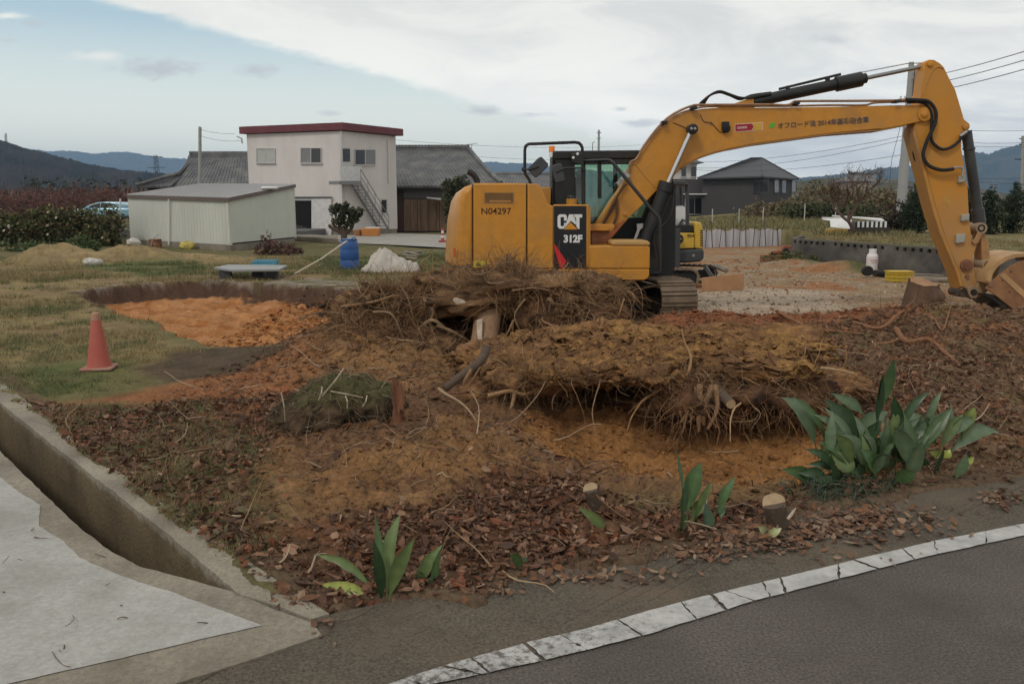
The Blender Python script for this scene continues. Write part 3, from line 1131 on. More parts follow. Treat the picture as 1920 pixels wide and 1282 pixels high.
    text_mesh('312F', .157, P(1056.5, 454, YN - .008), (1, 0, 0), (0, 0, 1), pn, wh, 'model_number', bold=.0075, sx=.98, spacing=.98)

    # ---------------- deck frame, tank, lid
    m = MB()
    side_prism(m, [(856, 504.5), (1217.5, 504.5), (1217.5, 517), (1214, 522.5), (1207, 525.5), (880, 525.5), (862, 520)], YN - .01, YN + .35)
    m.build('deck_frame', Yl, t, bevel=.015)
    m = MB()
    side_prism(m, [(870, 506), (1215, 506), (1215, 522), (870, 522)], YN + .35, YF)
    m.build('deck_plate', Bk, t, smooth=False)
    m = MB()
    side_prism(m, [(1103.5, 464), (1106, 461), (1216, 461), (1218.5, 464), (1218.5, 503.5), (1103.5, 503.5)], YN - .005, YN + .75)
    tb = m.build('tool_box', Yl, t, bevel=.03, seg=3)
    m = MB()
    side_prism(m, [(1147.5, 460.5), (1147.5, 455), (1153, 451.5), (1214, 451.5), (1219, 455), (1219, 460.5)], YN - .01, YN + .7)
    m.build('box_lid', material('sunfaded_yellow', (.50, .30, .10), .55, dirt=DUST, dirt_amt=.3), tb, bevel=.02, seg=3)
    m = MB()
    for k in range(9):
        m.box((P(1218.7, 0, YN).x, YN + .03, .88 + .055 * k), (P(1219.5, 0, YN).x, YN + .6, .90 + .055 * k))
    m.build('step_grip', M_['steel'], tb, smooth=False)
    # inner face of the panel, hydraulic bay between panel and boom
    m = MB()
    side_prism(m, [(1103, 392), (1107, 389), (1107, 462), (1103, 462)], YN + .03, YC - .35)
    m.build('bay_wall', Yl, t)
    m = MB()
    side_prism(m, [(1104, 420.5), (1152, 420.5), (1152, 428), (1138, 433), (1104, 433)], YN + .55, YN + .75)
    m.build('boom_bracket', Yl, t, bevel=.01)
    m = MB()
    side_prism(m, [(1108, 433), (1146, 433), (1130, 461), (1108, 461)], YN + .62, YN + .9)
    m.build('pump_cover', M_['rust'], t, bevel=.02)
    # filler neck
    c = P(1071.5, 384, YN + .5)
    m = MB(); m.lathe(c, [(.088, -.02), (.088, .09), (.083, .095)], 20)
    fl = m.build('filler_neck', Yl, t)
    m = MB(); m.lathe(c, [(.070, .093), (.070, .13), (.062, .147), (.03, .150)], 20)
    m.build('filler_cap', Bk, fl)
    # exhaust stack
    m = MB(); m.tube(spline(pp([(877, 322), (884, 324.5), (890, 330), (894, 338), (895.5, 350)], YC), 5), .055, 14)
    m.build('exhaust_pipe', Bk, t)

    # ---------------- cab on the far side
    Y0, Y1 = 15.30, 16.20
    cab = MB()
    side_prism(cab, [(1036, 286), (1040, 283), (1258, 281), (1262, 286), (1262, 297), (1036, 299)], Y0 - .02, Y1 + .02)
    cabo = cab.build('cab_roof', Bk, t, bevel=.02)
    m = MB()
    for q in ([(1037, 299), (1078, 299), (1078, 388), (1037, 388)], [(1093, 299), (1098, 299), (1098, 400), (1093, 400)], [(1121, 299), (1128, 299), (1128, 372), (1121, 372)],
              [(1253, 297), (1262, 297), (1264, 520), (1243, 520)], [(1078, 299), (1262, 297), (1262, 307), (1078, 309)],
              [(1078, 372), (1120, 430), (1140, 436), (1150, 409), (1250, 407), (1246, 520), (1078, 520)]):
        side_prism(m, q, Y0, Y0 + .07)
    for q in ([(1037, 299), (1060, 299), (1060, 520), (1037, 520)], [(1150, 297), (1158, 297), (1158, 520), (1150, 520)], [(1253, 297), (1262, 297), (1264, 520), (1243, 520)], [(1037, 430), (1250, 430), (1246, 520), (1037, 520)],
              [(1037, 299), (1262, 297), (1262, 304), (1037, 306)]):
        side_prism(m, q, Y1 - .07, Y1)
    m.box((P(1037, 0, Y0).x, Y0, .75), (P(1255, 0, Y0).x, Y1, .80))
    m.box((P(1037, 0, Y0).x, Y0, 1.3), (P(1037, 0, Y0).x + .06, Y1, 2.75))
    m.build('cab_frame', Bk, t, bevel=.008)
    gl = glass('tinted_cab_glass', (.50, .68, .56), .10)
    m = MB()
    m.poly(pp([(1078, 309), (1093, 309), (1093, 400), (1078, 380)], Y0 + .03))
    m.poly(pp([(1098, 309), (1253, 307), (1250, 407), (1150, 409), (1140, 436), (1120, 430), (1098, 400)], Y0 + .035))
    m.build('cab_window', gl, t, smooth=False)
    m = MB()
    m.poly(pp([(1060, 305), (1150, 304), (1150, 430), (1060, 430)], Y1 - .03))
    m.poly(pp([(1158, 304), (1253, 303), (1250, 430), (1158, 430)], Y1 - .03))
    m.build('cab_window', gl, t, smooth=False)
    s_ = MB()
    s_.obox(P(1088, 376, 15.75), (.07, 0, .015), (0, .25, 0), (-.06, 0, .42))
    s_.obox(P(1108, 415, 15.75), (.27, 0, 0), (0, .25, 0), (0, 0, .08))
    s_.obox(P(1087, 330, 15.75), (.05, 0, 0), (0, .13, 0), (0, 0, .11))
    s_.build('operator_seat', M_['seat'], t, bevel=.03, seg=3)
    s_ = MB()
    s_.obox(P(1128, 425, 15.5), (.16, 0, 0), (0, .06, 0), (0, 0, .14))
    s_.tube([P(1134, 405, 15.5), P(1138, 388, 15.5)], .018, 8)
    s_.box((P(1128, 0, 15.5).x, 15.42, .8), (P(1140, 0, 15.5).x, 15.5, 1.7))
    s_.build('control_console', M_['darkgrey'], t, bevel=.02)
    # roof bracket plate with lamps
    m = MB()
    side_prism(m, [(1072, 288), (1092, 286), (1094, 308), (1082, 308), (1072, 304)], Y0 - .20, Y0 - .1)
    pl = m.build('roof_bracket', Bk, t, bevel=.01)
    m = MB()
    for (x, y) in ((1083, 289), (1075, 296)):
        m.lathe(P(x, y, Y0 - .21), [(.025, 0), (.025, -.012), (.015, -.02)], 12, 'y')
    m.build('lamp', M_['white'], pl)
    # ---------------- beacon
    c = P(1034.5, 293, 15.35)
    m = MB(); m.lathe(c, [(.05, -.02), (.05, .07), (.045, .075)], 18)
    bc = m.build('beacon_base', M_['white'], t)
    m = MB(); m.lathe(c, [(.053, .072), (.053, .16), (.048, .172), (.02, .175)], 18)
    m.build('beacon_lens', M_['amber'], bc)
    # ---------------- hand rails
    m = MB()
    Yr = 14.35
    m.tube(spline(pp([(996, 346), (991, 335), (985, 326), (984, 318)], Yr), 4) + pp([(984, 283)], Yr) + spline(pp([(985, 275), (991, 270.5), (1000, 270)], Yr), 4)
           + pp([(1078, 267)], Yr) + spline(pp([(1086, 268.5), (1091, 275), (1092, 284)], Yr), 4) + pp([(1092, 300), (1093, 372), (1094, 386)], Yr), .026, 10)
    m.build('handrail', Bk, t)
    m = MB()
    pa = [P(1094, 302, 14.45)] + spline([P(1138, 300, 14.3), P(1145, 301.5, 14.27), P(1150, 306, 14.24)], 4) + spline([P(1228, 401, 13.95), P(1234, 408, 13.93), P(1236.5, 416, 13.92)], 4) + [P(1237, 509, 13.9), P(1228, 512, 13.9)]
    m.tube(pa, .028, 10)
    m.build('handrail', Bk, t)
    # ---------------- mirrors
    def mirror(cx, cy, w, h, ang, arm, Y):
        a = math.radians(ang)
        c = P(cx, cy, Y)
        ux = Vector((math.cos(a), 0, math.sin(a))); uz = Vector((-math.sin(a), 0, math.cos(a)))
        m = MB()
        outl = [(-.85, -1), (.85, -1), (1, -.85), (1, .7), (.8, 1), (-.8, 1), (-1, .7), (-1, -.85)]
        m.prism([c + ux * (x * w) + uz * (y * h) + Vector((0, -.03, 0)) for x, y in outl], (0, .07, 0))
        mo = m.build('mirror', M_['darkgrey'], t, bevel=.015, seg=3)
        m = MB()
        m.tube([P(*q, Y - .04) for q in arm], .014, 8)
        m.build('mirror_arm', Bk, mo)
    mirror(1009, 313.5, .105, .155, -46, [(980, 319), (996, 317), (1010, 312)], 14.3)
    mirror(1047, 325, .085, .15, 14, [(1092, 315), (1060, 315), (1043, 322)], 14.3)
    m = MB()
    for x in (982, 1094):
        m.obox(P(x, 318, Yr), (.035, 0, 0), (0, .04, 0), (0, 0, .03))
    m.build('rail_clamp', Bk, t, bevel=.006)

    # ---------------- boom
    bo = [(1108, 440), (1121, 417), (1145, 378), (1162, 355), (1178, 326), (1190, 305), (1203, 286), (1220, 264), (1236, 245), (1253, 229), (1268, 218), (1284, 211.5), (1300, 207), (1317, 204), (1340, 202.5), (1441, 202), (1560, 200.5), (1690, 197.5), (1720, 198),
          (1733, 201), (1743, 206), (1747, 214), (1744, 222), (1736, 227), (1722, 229), (1700, 234), (1656, 242.5), (1648, 242), (1560, 250), (1475, 261.5), (1420, 269), (1370, 278.5), (1340, 286), (1315, 294), (1295, 303.5), (1278, 315), (1262, 332), (1245, 347), (1229, 360), (1206, 384), (1178, 410), (1150, 443), (1130, 466), (1112, 470)]
    m = MB()
    side_prism(m, bo, YC - .20, YC + .20)
    bm_o = m.build('boom', Yl, t, bevel=.012, angle=40)
    # welded lower rim along the boom's underside
    m = MB()
    rim = [(1700, 234), (1656, 242.5), (1560, 250), (1475, 261.5), (1420, 269), (1370, 278.5), (1340, 286), (1315, 294), (1295, 303.5), (1278, 315)]
    for dy in (-.225,):
        side_prism(m, rim + [(x + .5, y + 2.4) for x, y in rim[::-1]], YC - .235, YC + .235)
    m.build('boom_rim', material('rim_edge', (.30, .17, .07), .6, dirt=DUST), bm_o)
    for (a, b) in (((1190, 307), (1232, 357)),):   # weld seam
        m = MB(); m.tube([P(*a, YC - .203), P(*b, YC - .203)], .008, 6)
        m.build('weld_seam', M_['yellow_dusty'], bm_o)
    m = MB(); m.tube([P(1131, 411, YC - .22), P(1180, 409, YC - .22)], .004, 6)
    # stickers and lettering on the boom
    Yb = YC - .205
    m = MB(); m.prism(pp([(1377.5, 232.5), (1431, 229), (1431, 244.5), (1377.5, 248.5)], Yb), (0, .01, 0))
    sk = m.build('sticker', material('sticker_edge', (.62, .45, .30), .5), bm_o, smooth=False)
    m = MB(); m.prism(pp([(1379, 234), (1410, 232), (1413, 238.5), (1409, 244.5), (1379, 246.8)], Yb - .003), (0, .005, 0))
    m.build('red_field', material('red_sticker', (.33, .012, .035), .5), sk, smooth=False)
    m = MB(); m.prism(pp([(1411, 232.3), (1429.5, 230.7), (1429.5, 243), (1411, 244.2), (1414, 238.5)], Yb - .003), (0, .005, 0))
    m.build('yellow_field', material('yellow_sticker_field', (.62, .36, .02), .5), sk, smooth=False)
    m = MB()
    for i in range(7):
        x = 1382.5 + i * 2.7
        m.prism(pp([(x, 238 - i * .18), (x + 1.9, 237.9 - i * .18), (x + 1.9, 242 - i * .18), (x, 242.1 - i * .18)], Yb - .006), (0, .004, 0))
    for i in range(5):
        x = 1416 + i * 2.5
        m.prism(pp([(x, 236.6 - i * .15), (x + 1.5, 236.5 - i * .15), (x + 1.5, 238 - i * .15), (x, 238.1 - i * .15)], Yb - .006), (0, .004, 0))
    m.build('sticker_print', material('print_pale', (.60, .45, .40), .6), sk, smooth=False)
    m = MB()
    m.prism(pp([(1442, 235), (1447, 230.5), (1453, 229), (1453, 232), (1450, 235), (1454, 236), (1450, 240), (1443, 240.5)], Yb), (0, .006, 0))
    m.build('leaf_mark', material('leaf_green', (.10, .42, .04), .5), bm_o, smooth=False)
    navy = material('blue_grey_lettering', (.085, .075, .085), .6, var=.05)
    p0, p1 = P(1458, 240.5, Yb - .003), P(1626, 229.0, Yb - .003)
    xd = (p1 - p0).normalized()
    up = Vector((-xd.z, 0, xd.x))
    text_mesh('オフロード法 2014年基準適合車', .108, p0, xd, up, bm_o, navy, 'lettering', bold=.0012, sx=1.0)
    # work lamp, junction plug and leads on the boom side
    m = MB(); m.lathe(P(1360, 241, YC - .2), [(.07, 0), (.075, -.06), (.05, -.075)], 14, 'y')
    m.obox(P(1360, 234, YC - .24), (.055, 0, 0), (0, .05, 0), (0, 0, .045))
    m.build('work_lamp', Bk, bm_o)
    m = MB(); m.tube(spline(pp([(1313, 214), (1320, 228), (1334, 231), (1348, 246), (1358, 249)], Yb - .005), 5), .006, 6)
    m.tube(spline(pp([(1262, 230), (1277, 236), (1287, 241)], Yb - .005), 5), .006, 6)
    m.build('lamp_cable', material('brown_cable', (.10, .04, .015), .6), bm_o)
    m = MB(); m.lathe(P(1333, 231, YC - .2), [(.022, 0), (.022, -.02)], 10, 'y'); m.build('bolt_boss', M_['rust'], bm_o)
    # foot pin area stained by rust-red
    m = MB(); side_prism(m, [(1140, 440), (1158, 420), (1172, 410), (1170, 418), (1150, 441), (1133, 461)], YC - .206, YC - .199)
    m.build('worn_patch', material('red_primer', (.32, .10, .035), .7, var=.3), bm_o, smooth=False)
    m = MB(); m.lathe(P(1172, 402, YC - .2), [(.03, 0), (.03, -.03), (.015, -.035)], 10, 'y'); m.build('grease_nipple', Yl, bm_o)
    # nose pin
    m = MB(); m.lathe(P(1733, 214.5, YC - .2), [(.115, 0), (.115, -.025), (.09, -.03)], 22, 'y'); m.lathe(P(1733, 214.5, YC - .228), [(.06, 0), (.06, -.02), (.05, -.026)], 6, 'y')
    m.build('boom_pin', Yl, bm_o)
    # ---------------- boom cylinders, both sides
    for sgn in (-1, 1):
        Y = YC + sgn * .32
        A, B, C, D = P(1297, 243, YC - .32), P(1252, 344, YC - .32), P(1250, 350, YC - .32), P(1207, 462, YC - .32)
        sh = Vector((0, Y - (YC - .32), 0))
        A, B, C, D = A + sh, B + sh, C + sh, D + sh
        m = MB(); m.tube([C, D], .125, 18); m.tube([C + (B - C) * 1.2, C - (B - C) * 1.6], .15, 18)
        cy = m.build('boom_cylinder', Bk, t)
        m = MB(); m.tube([A + (A - B).normalized() * .02, B - (A - B).normalized() * .1], .046, 16); m.build('cylinder_rod', Ch, cy)
        m = MB(); m.lathe(A + Vector((0, -.07, 0)), [(.05, -.05), (.085, -.04), (.085, .14), (.05, .15)], 20, 'y'); m.build('cylinder_eye', Bk, cy)
        if sgn < 0:
            m = MB()
            for dx in (-.028, .03):
                m.lathe(A + Vector((dx, -.115, .0)), [(.022, 0), (.022, -.014), (.012, -.02)], 10, 'y')
            m.build('pin_bolt', M_['steel'], cy)
            m = MB(); m.tube(spline([C + Vector((.12, -.1, .0)), C + Vector((.05, -.15, -.5)), D + Vector((.16, -.12, .2)), D + Vector((.2, -.1, -.2))], 6), .02, 8)
            m.build('hydraulic_hose', M_['rubber'], cy)
    # lower guard frame and silver clamp near the cylinder foot
    m = MB()
    side_prism(m, [(1215, 420), (1262, 340), (1268, 350), (1266, 500), (1258, 520), (1232, 520), (1214, 470)], YC - .05, YC + .12)
    side_prism(m, [(1196, 440), (1232, 440), (1240, 515), (1196, 515)], YC - .3, YC + .3)
    m.build('front_guard', Bk, t, bevel=.01)
    m = MB()
    side_prism(m, [(1194, 420), (1206, 419), (1205, 427), (1200, 431), (1193, 449), (1188, 449), (1195, 430)], YC - .36, YC - .33)
    m.build('hose_clamp', M_['steel'], t)
    m = MB()
    m.tube(spline(pp([(1128, 425), (1150, 388), (1156, 372), (1157, 400), (1150, 422)], YC - .24), 6), .022, 8)
    m.tube(spline(pp([(1131, 417), (1155, 372), (1170, 349), (1176, 345)], YC - .26), 6), .02, 8)
    m.build('boom_hose', material('brown_hose', (.10, .05, .025), .7, var=.3), t)
    m = MB()
    for (x, y) in ((1171, 326), (1176, 331), (1166, 336), (1161, 343)):
        m.obox(P(x, y, YC - .26), (.035, 0, .03), (0, .03, 0), (-.02, 0, .025))
    m.build('pipe_fitting', M_['steel'], t, bevel=.004)
    for k, (pts, r, mt) in enumerate((
            ([(1160, 340), (1178, 322), (1182, 305), (1195, 297), (1205, 277), (1228, 246), (1250, 223), (1272, 209), (1297, 199), (1320, 197), (1440, 196.5), (1475, 197.5), (1486, 193), (1500, 190), (1600, 189.5), (1690, 188.5), (1726, 187)], .020, 'p'),
            ([(1165, 335), (1186, 306), (1200, 290), (1222, 258), (1246, 232), (1270, 215), (1300, 205), (1330, 200), (1430, 199.3), (1480, 199), (1560, 197.5), (1620, 197.5), (1640, 193), (1690, 191), (1720, 191)], .018, 'p'))):
        m = MB(); m.tube(spline(pp(pts, YC - .24 + .10 * k), 4), r, 8)
        m.build('hydraulic_pipe', M_['pipe'], bm_o)
    for (x, y, Y) in ((1300, 203, YC - .24), (1492, 194, YC - .2), (1680, 191, YC - .2), (1245, 230, YC - .24)):
        m = MB(); m.obox(P(x, y, Y), (.05, 0, 0), (0, .08, 0), (0, 0, .022)); m.build('pipe_clamp', Bk, bm_o, bevel=.005)

    # ---------------- stick cylinder on top of the boom
    m = MB(); side_prism(m, [(1340, 203), (1372, 196), (1395, 188), (1408, 183.5), (1414, 186), (1414, 203)], YC - .09, YC + .09)
    m.build('cylinder_bracket', Yl, bm_o, bevel=.01)
    a, b = P(1419, 190, YC), P(1606, 150.5, YC)
    dv = (b - a).normalized()
    m = MB(); m.tube([a - dv * .06, b], .095, 18); m.tube([b - dv * .35, b + dv * .08], .125, 18); m.tube([b + dv * .08, b + dv * .16], .085, 18)
    upv = Vector((-dv.z, 0, dv.x))
    m.tube([a + dv * .4 + upv * .12, b - dv * .25 + upv * .15], .022, 8)
    for k in (.32, .72):
        c = a.lerp(b, k)
        m.obox(c + upv * .11, dv * .03, (0, .03, 0), upv * .035)
    sc = m.build('stick_cylinder', Bk, t)
    m = MB(); m.tube([b, P(1738, 123, YC)], .036, 14); m.build('cylinder_rod', M_['rodgrey'], sc)
    m = MB(); m.tube([b + upv * .11, P(1700, 126, YC) + upv * .055, P(1733, 118, YC)], .009, 6); m.build('guide_rod', M_['steel'], sc)
    m = MB()
    for k, of in enumerate((0, .06, .1)):
        m.tube(spline([P(1312 + 4 * k, 195, YC - .1 + of), P(1330, 180, YC - .1 + of), P(1349, 171.5 + k, YC - .1 + of), P(1368, 177 + k, YC - .1 + of), P(1388, 184.5 + 1.5 * k - 1, YC - .1 + of), P(1410, 183 - 2 * k, YC - .1 + of), P(1446, 176 - k, YC - .1 + of)], 6), .02, 8)
    m.build('hydraulic_hose', M_['rubber'], sc)

    # ---------------- stick
    so = [(1733, 121), (1736, 115), (1743, 112), (1752, 112.5), (1763, 119), (1770, 126), (1780, 147), (1791, 167), (1794, 177), (1801, 200), (1808, 224), (1818, 232), (1819, 239), (1815, 245), (1803, 249), (1803, 278), (1808, 315), (1815, 357), (1817, 400), (1820, 430), (1822, 450),
          (1832, 459), (1829, 468), (1824, 482), (1827, 505), (1832, 528), (1838, 540), (1838, 551), (1831, 559), (1820, 560), (1811, 557), (1805, 535), (1799, 510), (1790, 489), (1781, 468), (1768, 432), (1759, 404), (1751, 378), (1744, 350), (1737, 322), (1726, 280), (1715, 236), (1719, 215), (1724, 194), (1728, 170)]
    m = MB(); side_prism(m, so, YC - .16, YC + .16)
    stk = m.build('stick', M_['stickpaint'], t, bevel=.012, angle=40)
    m = MB(); m.tube(spline(pp([(1729, 180), (1745, 140), (1754, 128), (1762, 126), (1769, 130)], YC - .163), 6), .010, 6)
    m.build('weld_seam', M_['yellow_dusty'], stk)
    m = MB(); side_prism(m, [(1715, 236), (1726, 280), (1737, 322), (1744, 350), (1751, 378), (1768, 432), (1790, 489), (1799, 510), (1811, 557), (1806, 557), (1793, 510), (1762, 436), (1745, 380), (1731, 322), (1712, 250)], YC - .19, YC + .19)
    m.build('stick_rim', M_['yellow_dusty'], stk)
    m = MB()
    m.lathe(P(1743.5, 120.5, YC - .16), [(.045, 0), (.045, -.03), (.03, -.036)], 16, 'y')
    m.lathe(P(1809.5, 237.5, YC - .16), [(.05, 0), (.05, -.03), (.03, -.036)], 16, 'y')
    m.build('stick_pin', Yl, stk)
    m = MB(); m.lathe(P(1811, 497.5, YC - .16), [(.105, 0), (.105, -.04), (.07, -.045), (.07, -.06), (.03, -.065)], 20, 'y')
    m.lathe(P(1813, 518, YC - .16), [(.035, 0), (.035, -.03)], 14, 'y')
    m.build('link_pin', M_['rust'], stk)
    m = MB()
    for (x, y, w, h) in ((1802, 336, .055, .055), (1809, 408, .065, .055), (1800, 447, .075, .075)):
        m.obox(P(x, y, YC - .19), (w, 0, .01), (0, .03, 0), (0, 0, h))
    m.build('pipe_block', material('grey_fitting', (.36, .35, .30), .6, .2, var=.2), stk, bevel=.008)
    m = MB(); m.prism(pp([(1770, 372), (1777, 369), (1783, 384), (1776, 389)], YC - .164), (0, .006, 0)); m.build('faded_sticker', material('pale_sticker', (.46, .26, .06), .6, var=.3, vscale=40), stk, smooth=False)
    # hoses
    m = MB()
    m.tube(spline(pp([(1698, 187), (1722, 188), (1739, 190), (1750, 200), (1755, 214), (1753, 232), (1745, 250), (1736, 270), (1731, 290), (1737, 306), (1750, 315), (1768, 319), (1788, 317)], YC - .26), 6), .030, 10)
    m.tube(spline(pp([(1702, 192), (1728, 192), (1742, 203), (1747, 220), (1746, 245), (1746, 260), (1752, 271), (1766, 280), (1782, 277), (1797, 266), (1804, 256)], YC - .22), 6), .026, 10)
    m.tube(spline(pp([(1727, 258), (1719, 266), (1714, 280), (1716, 296), (1724, 308), (1737, 312)], YC + .0), 6), .030, 10)
    m.build('hydraulic_hose', M_['rubber'], stk)
    m = MB(); m.tube(spline(pp([(1774, 318), (1788, 315), (1800, 314), (1805, 318), (1804, 330)], YC - .25), 5), .018, 8)
    m.tube(spline(pp([(1800, 256), (1808, 250), (1813, 247)], YC - .2), 4), .03, 8)
    m.build('pipe_end', M_['steel'], stk)
    # bucket cylinder along the front of the stick
    a, b = P(1812, 246, YC), P(1833, 394, YC)
    dv = (b - a).normalized()
    m = MB(); m.tube([a, b], .085, 18); m.tube([b - dv * .02, b + dv * .24], .105, 18); m.lathe(a.lerp(b, .22) + Vector((0, 0, 0)), [(.1, -.02), (.1, .02)], 18)
    bc = m.build('bucket_cylinder', M_['greyblack'], t)
    m = MB(); m.tube([b + dv * .2, P(1839, 428, YC)], .045, 12); m.build('cylinder_rod', Ch, bc)
    m = MB(); m.lathe(P(1840, 428, YC - .17), [(.095, -.02), (.095, .36), (.06, .37)], 22, 'y'); ey = m.build('link_eye', M_['dustysteel'], bc)
    m = MB(); m.lathe(P(1840, 428, YC - .19), [(.066, -.004), (.066, .0)], 22, 'y'); m.build('link_bush', M_['rubber'], ey)
    m = MB(); m.lathe(P(1840, 428, YC - .195), [(.036, -.006), (.036, .0)], 22, 'y'); m.build('link_pin_end', M_['dustysteel'], ey)
    m = MB()
    side_prism(m, [(1836, 437), (1846, 435), (1855, 455), (1857, 490), (1861, 497), (1856, 504), (1846, 503), (1841, 495), (1840, 460)], YC - .13, YC + .13)
    m.build('bucket_link', M_['rustyellow'], t, bevel=.015)
    m = MB()
    side_prism(m, [(1835, 433), (1842, 440), (1834, 457), (1826, 459), (1823, 453), (1829, 447)], YC - .2, YC - .165)
    side_prism(m, [(1835, 433), (1842, 440), (1834, 457), (1826, 459), (1823, 453), (1829, 447)], YC + .165, YC + .2)
    m.build('tilt_link', M_['rustyellow'], t, bevel=.01)
    m = MB(); m.lathe(P(1852, 497, YC - .24), [(.09, 0), (.09, .48)], 22, 'y'); ey = m.build('bucket_pin', M_['dustysteel'], t)
    m = MB(); m.lathe(P(1852, 497, YC - .243), [(.064, -.004), (.064, .0)], 22, 'y'); m.build('pin_hole', M_['rust'], ey)
    # ---------------- bucket
    Yb0, Yb1 = YC - .50, YC + .50
    side = [(1848, 541), (1858, 528), (1878, 512), (1898, 497), (1920, 488), (1950, 484), (1976, 496), (1990, 525), (1988, 560), (1968, 590), (1938, 598), (1907, 586), (1880, 564), (1866, 553)]
    bk = MB()
    side_prism(bk, side, Yb0, Yb0 + .04)
    bko = bk.build('bucket', M_['rustbucket'], t, bevel=.008)
    bk = MB(); side_prism(bk, side, Yb1 - .04, Yb1); bk.build('bucket_side', M_['rustbucket'], bko, bevel=.008)
    m = MB()
    wrap = [(1850, 530), (1853, 512), (1868, 492), (1884, 482), (1902, 477), (1935, 474), (1968, 480), (1996, 506), (2000, 545), (1990, 585), (1960, 612)]
    inn = [(1958, 609), (1986, 583), (1996, 545), (1991, 509), (1965, 485), (1935, 480), (1904, 483), (1888, 488), (1872, 499), (1862, 512), (1858, 530)]
    side_prism(m, wrap + inn, Yb0 + .005, Yb1 - .005)
    m.build('bucket_shell', M_['bucketyellow'], bko)
    m = MB()
    lip = [(1842, 551), (1862, 552), (1880, 563), (1907, 586), (1938, 598), (1955, 612), (1935, 640), (1912, 610), (1900, 603), (1907, 594), (1885, 580), (1858, 558)]
    side_prism(m, lip, Yb0 + .05, Yb1 - .05)
    m.build('cutting_edge', M_['black'], bko)
    m = MB()
    side_prism(m, [(1874, 516), (1884, 512), (1918, 543), (1940, 566), (1936, 572), (1910, 550)], Yb0 - .012, Yb0 + .01)
    m.build('wear_strip', M_['bucketyellow'], bko)
    m = MB()
    for (x, y, r) in ((1858, 533, .05), (1850, 529, .03), (1895, 508, .02), (1893, 546, .018), (1880, 524, .02)):
        m.lathe(P(x, y, Yb0), [(r, 0), (r, -.012), (r * .5, -.016)], 12, 'y')
    m.build('bucket_bolt', M_['rust'], bko)
    for ya in (YC - .21, YC + .17):
        m = MB(); side_prism(m, [(1824, 553), (1832, 536), (1843, 502), (1850, 488), (1862, 493), (1876, 500), (1864, 530), (1850, 548), (1836, 556)], ya, ya + .04); m.build('bucket_ear', M_['bucketyellow'], bko, bevel=.008)
    m = MB(); m.lathe(P(1826, 548, YC - .26), [(.098, 0), (.098, .52)], 24, 'y'); ey = m.build('stick_nose', M_['dustysteel'], t)
    m = MB(); m.lathe(P(1826, 548, YC - .27), [(.055, -.005), (.055, .01)], 20, 'y'); m.build('pin_hole', M_['rubber'], ey)
    m = MB()
    m.lathe(P(1808, 549, YC - .2), [(.085, 0), (.085, .4)], 18, 'y')
    m.tube(spline(pp([(1795, 555), (1795, 545), (1802, 538), (1810, 541), (1818, 556), (1820, 560)], YC - .25), 5), .012, 6)
    m.build('hook_ring', M_['rustdark'], t)

    # ---------------- undercarriage, turned so that one end points towards the camera
    ang = math.radians(12)
    ax = Vector((math.cos(ang), math.sin(ang), 0))        # across the tracks
    fw = Vector((math.sin(ang), -math.cos(ang), 0))       # along them, towards the camera
    c0 = base
    H, R, Ls, Wp = .66, .33, 1.42, .31
    for sgn in (-1, 1):
        cc = c0 + ax * (sgn * 1.0)
        per = 4 * Ls + 2 * math.pi * R
        ns = 44
        m = MB()
        links = MB()
        for i in range(ns):
            s = per * i / ns
            if s < 2 * Ls:
                pos, nrm, tan = (-Ls + s, H), (0, 1), (1, 0)
            elif s < 2 * Ls + math.pi * R:
                a = (s - 2 * Ls) / R
                pos, nrm, tan = (Ls + R * math.sin(a), R + R * math.cos(a)), (math.sin(a), math.cos(a)), (math.cos(a), -math.sin(a))
            elif s < 4 * Ls + math.pi * R:
                pos, nrm, tan = (Ls - (s - 2 * Ls - math.pi * R), 0), (0, -1), (-1, 0)
            else:
                a = (s - 4 * Ls - math.pi * R) / R
                pos, nrm, tan = (-Ls - R * math.sin(a), R - R * math.cos(a)), (-math.sin(a), -math.cos(a)), (-math.cos(a), math.sin(a))
            V2 = lambda q: fw * q[0] + Vector((0, 0, q[1]))
            c = cc + V2(pos)
            nv, tv = V2(nrm), V2(tan)
            half = per / ns * .47
            m.obox(c - nv * .015, ax * Wp, tv * half, nv * .016)
            m.obox(c + nv * .012, ax * Wp, tv * .012, nv * .014)
            m.obox(c + tv * half * .8 + nv * .004, ax * Wp, tv * .012, nv * .012)
            links.obox(c - nv * .07, ax * .09, tv * half * .9, nv * .04)
        tr = m.build('track', M_['trackshoe'], t, smooth=False)
        links.build('track_chain', M_['rustdark'], tr, smooth=False)
        for e in (-1, 1):
            q = cc + fw * (e * Ls) + Vector((0, 0, R))
            m = MB(); m.tube([q - ax * .10, q + ax * .10], R - .12, 20); m.build('idler_wheel', M_['rustdark'], tr)
        for k in range(6):
            q = cc + fw * (-1.1 + k * .44) + Vector((0, 0, .16))
            m = MB(); m.tube([q - ax * .13, q + ax * .13], .10, 12); m.build('track_roller', M_['rustdark'], tr)
        m = MB()
        m.obox(cc + Vector((0, 0, .36)), ax * .13, fw * (Ls - .1), Vector((0, 0, .13)))
        m.build('track_frame', Bk, t, bevel=.03)
    m = MB()
    m.obox(c0 + Vector((0, 0, .42)), ax * .9, fw * .55, Vector((0, 0, .13)))
    m.obox(c0 + Vector((0, 0, .40)), ax * .45, fw * .9, Vector((0, 0, .10)))
    m.build('undercarriage_frame', Bk, t, bevel=.03)
    m = MB(); m.lathe(c0 + Vector((-.2, -.3, .52)), [(.55, 0), (.55, .16), (.6, .17), (.6, .24)], 30)
    m.build('slewing_ring', Bk, t)
    m = MB()
    g0 = c0 + fw * .98 + Vector((0, 0, .40))
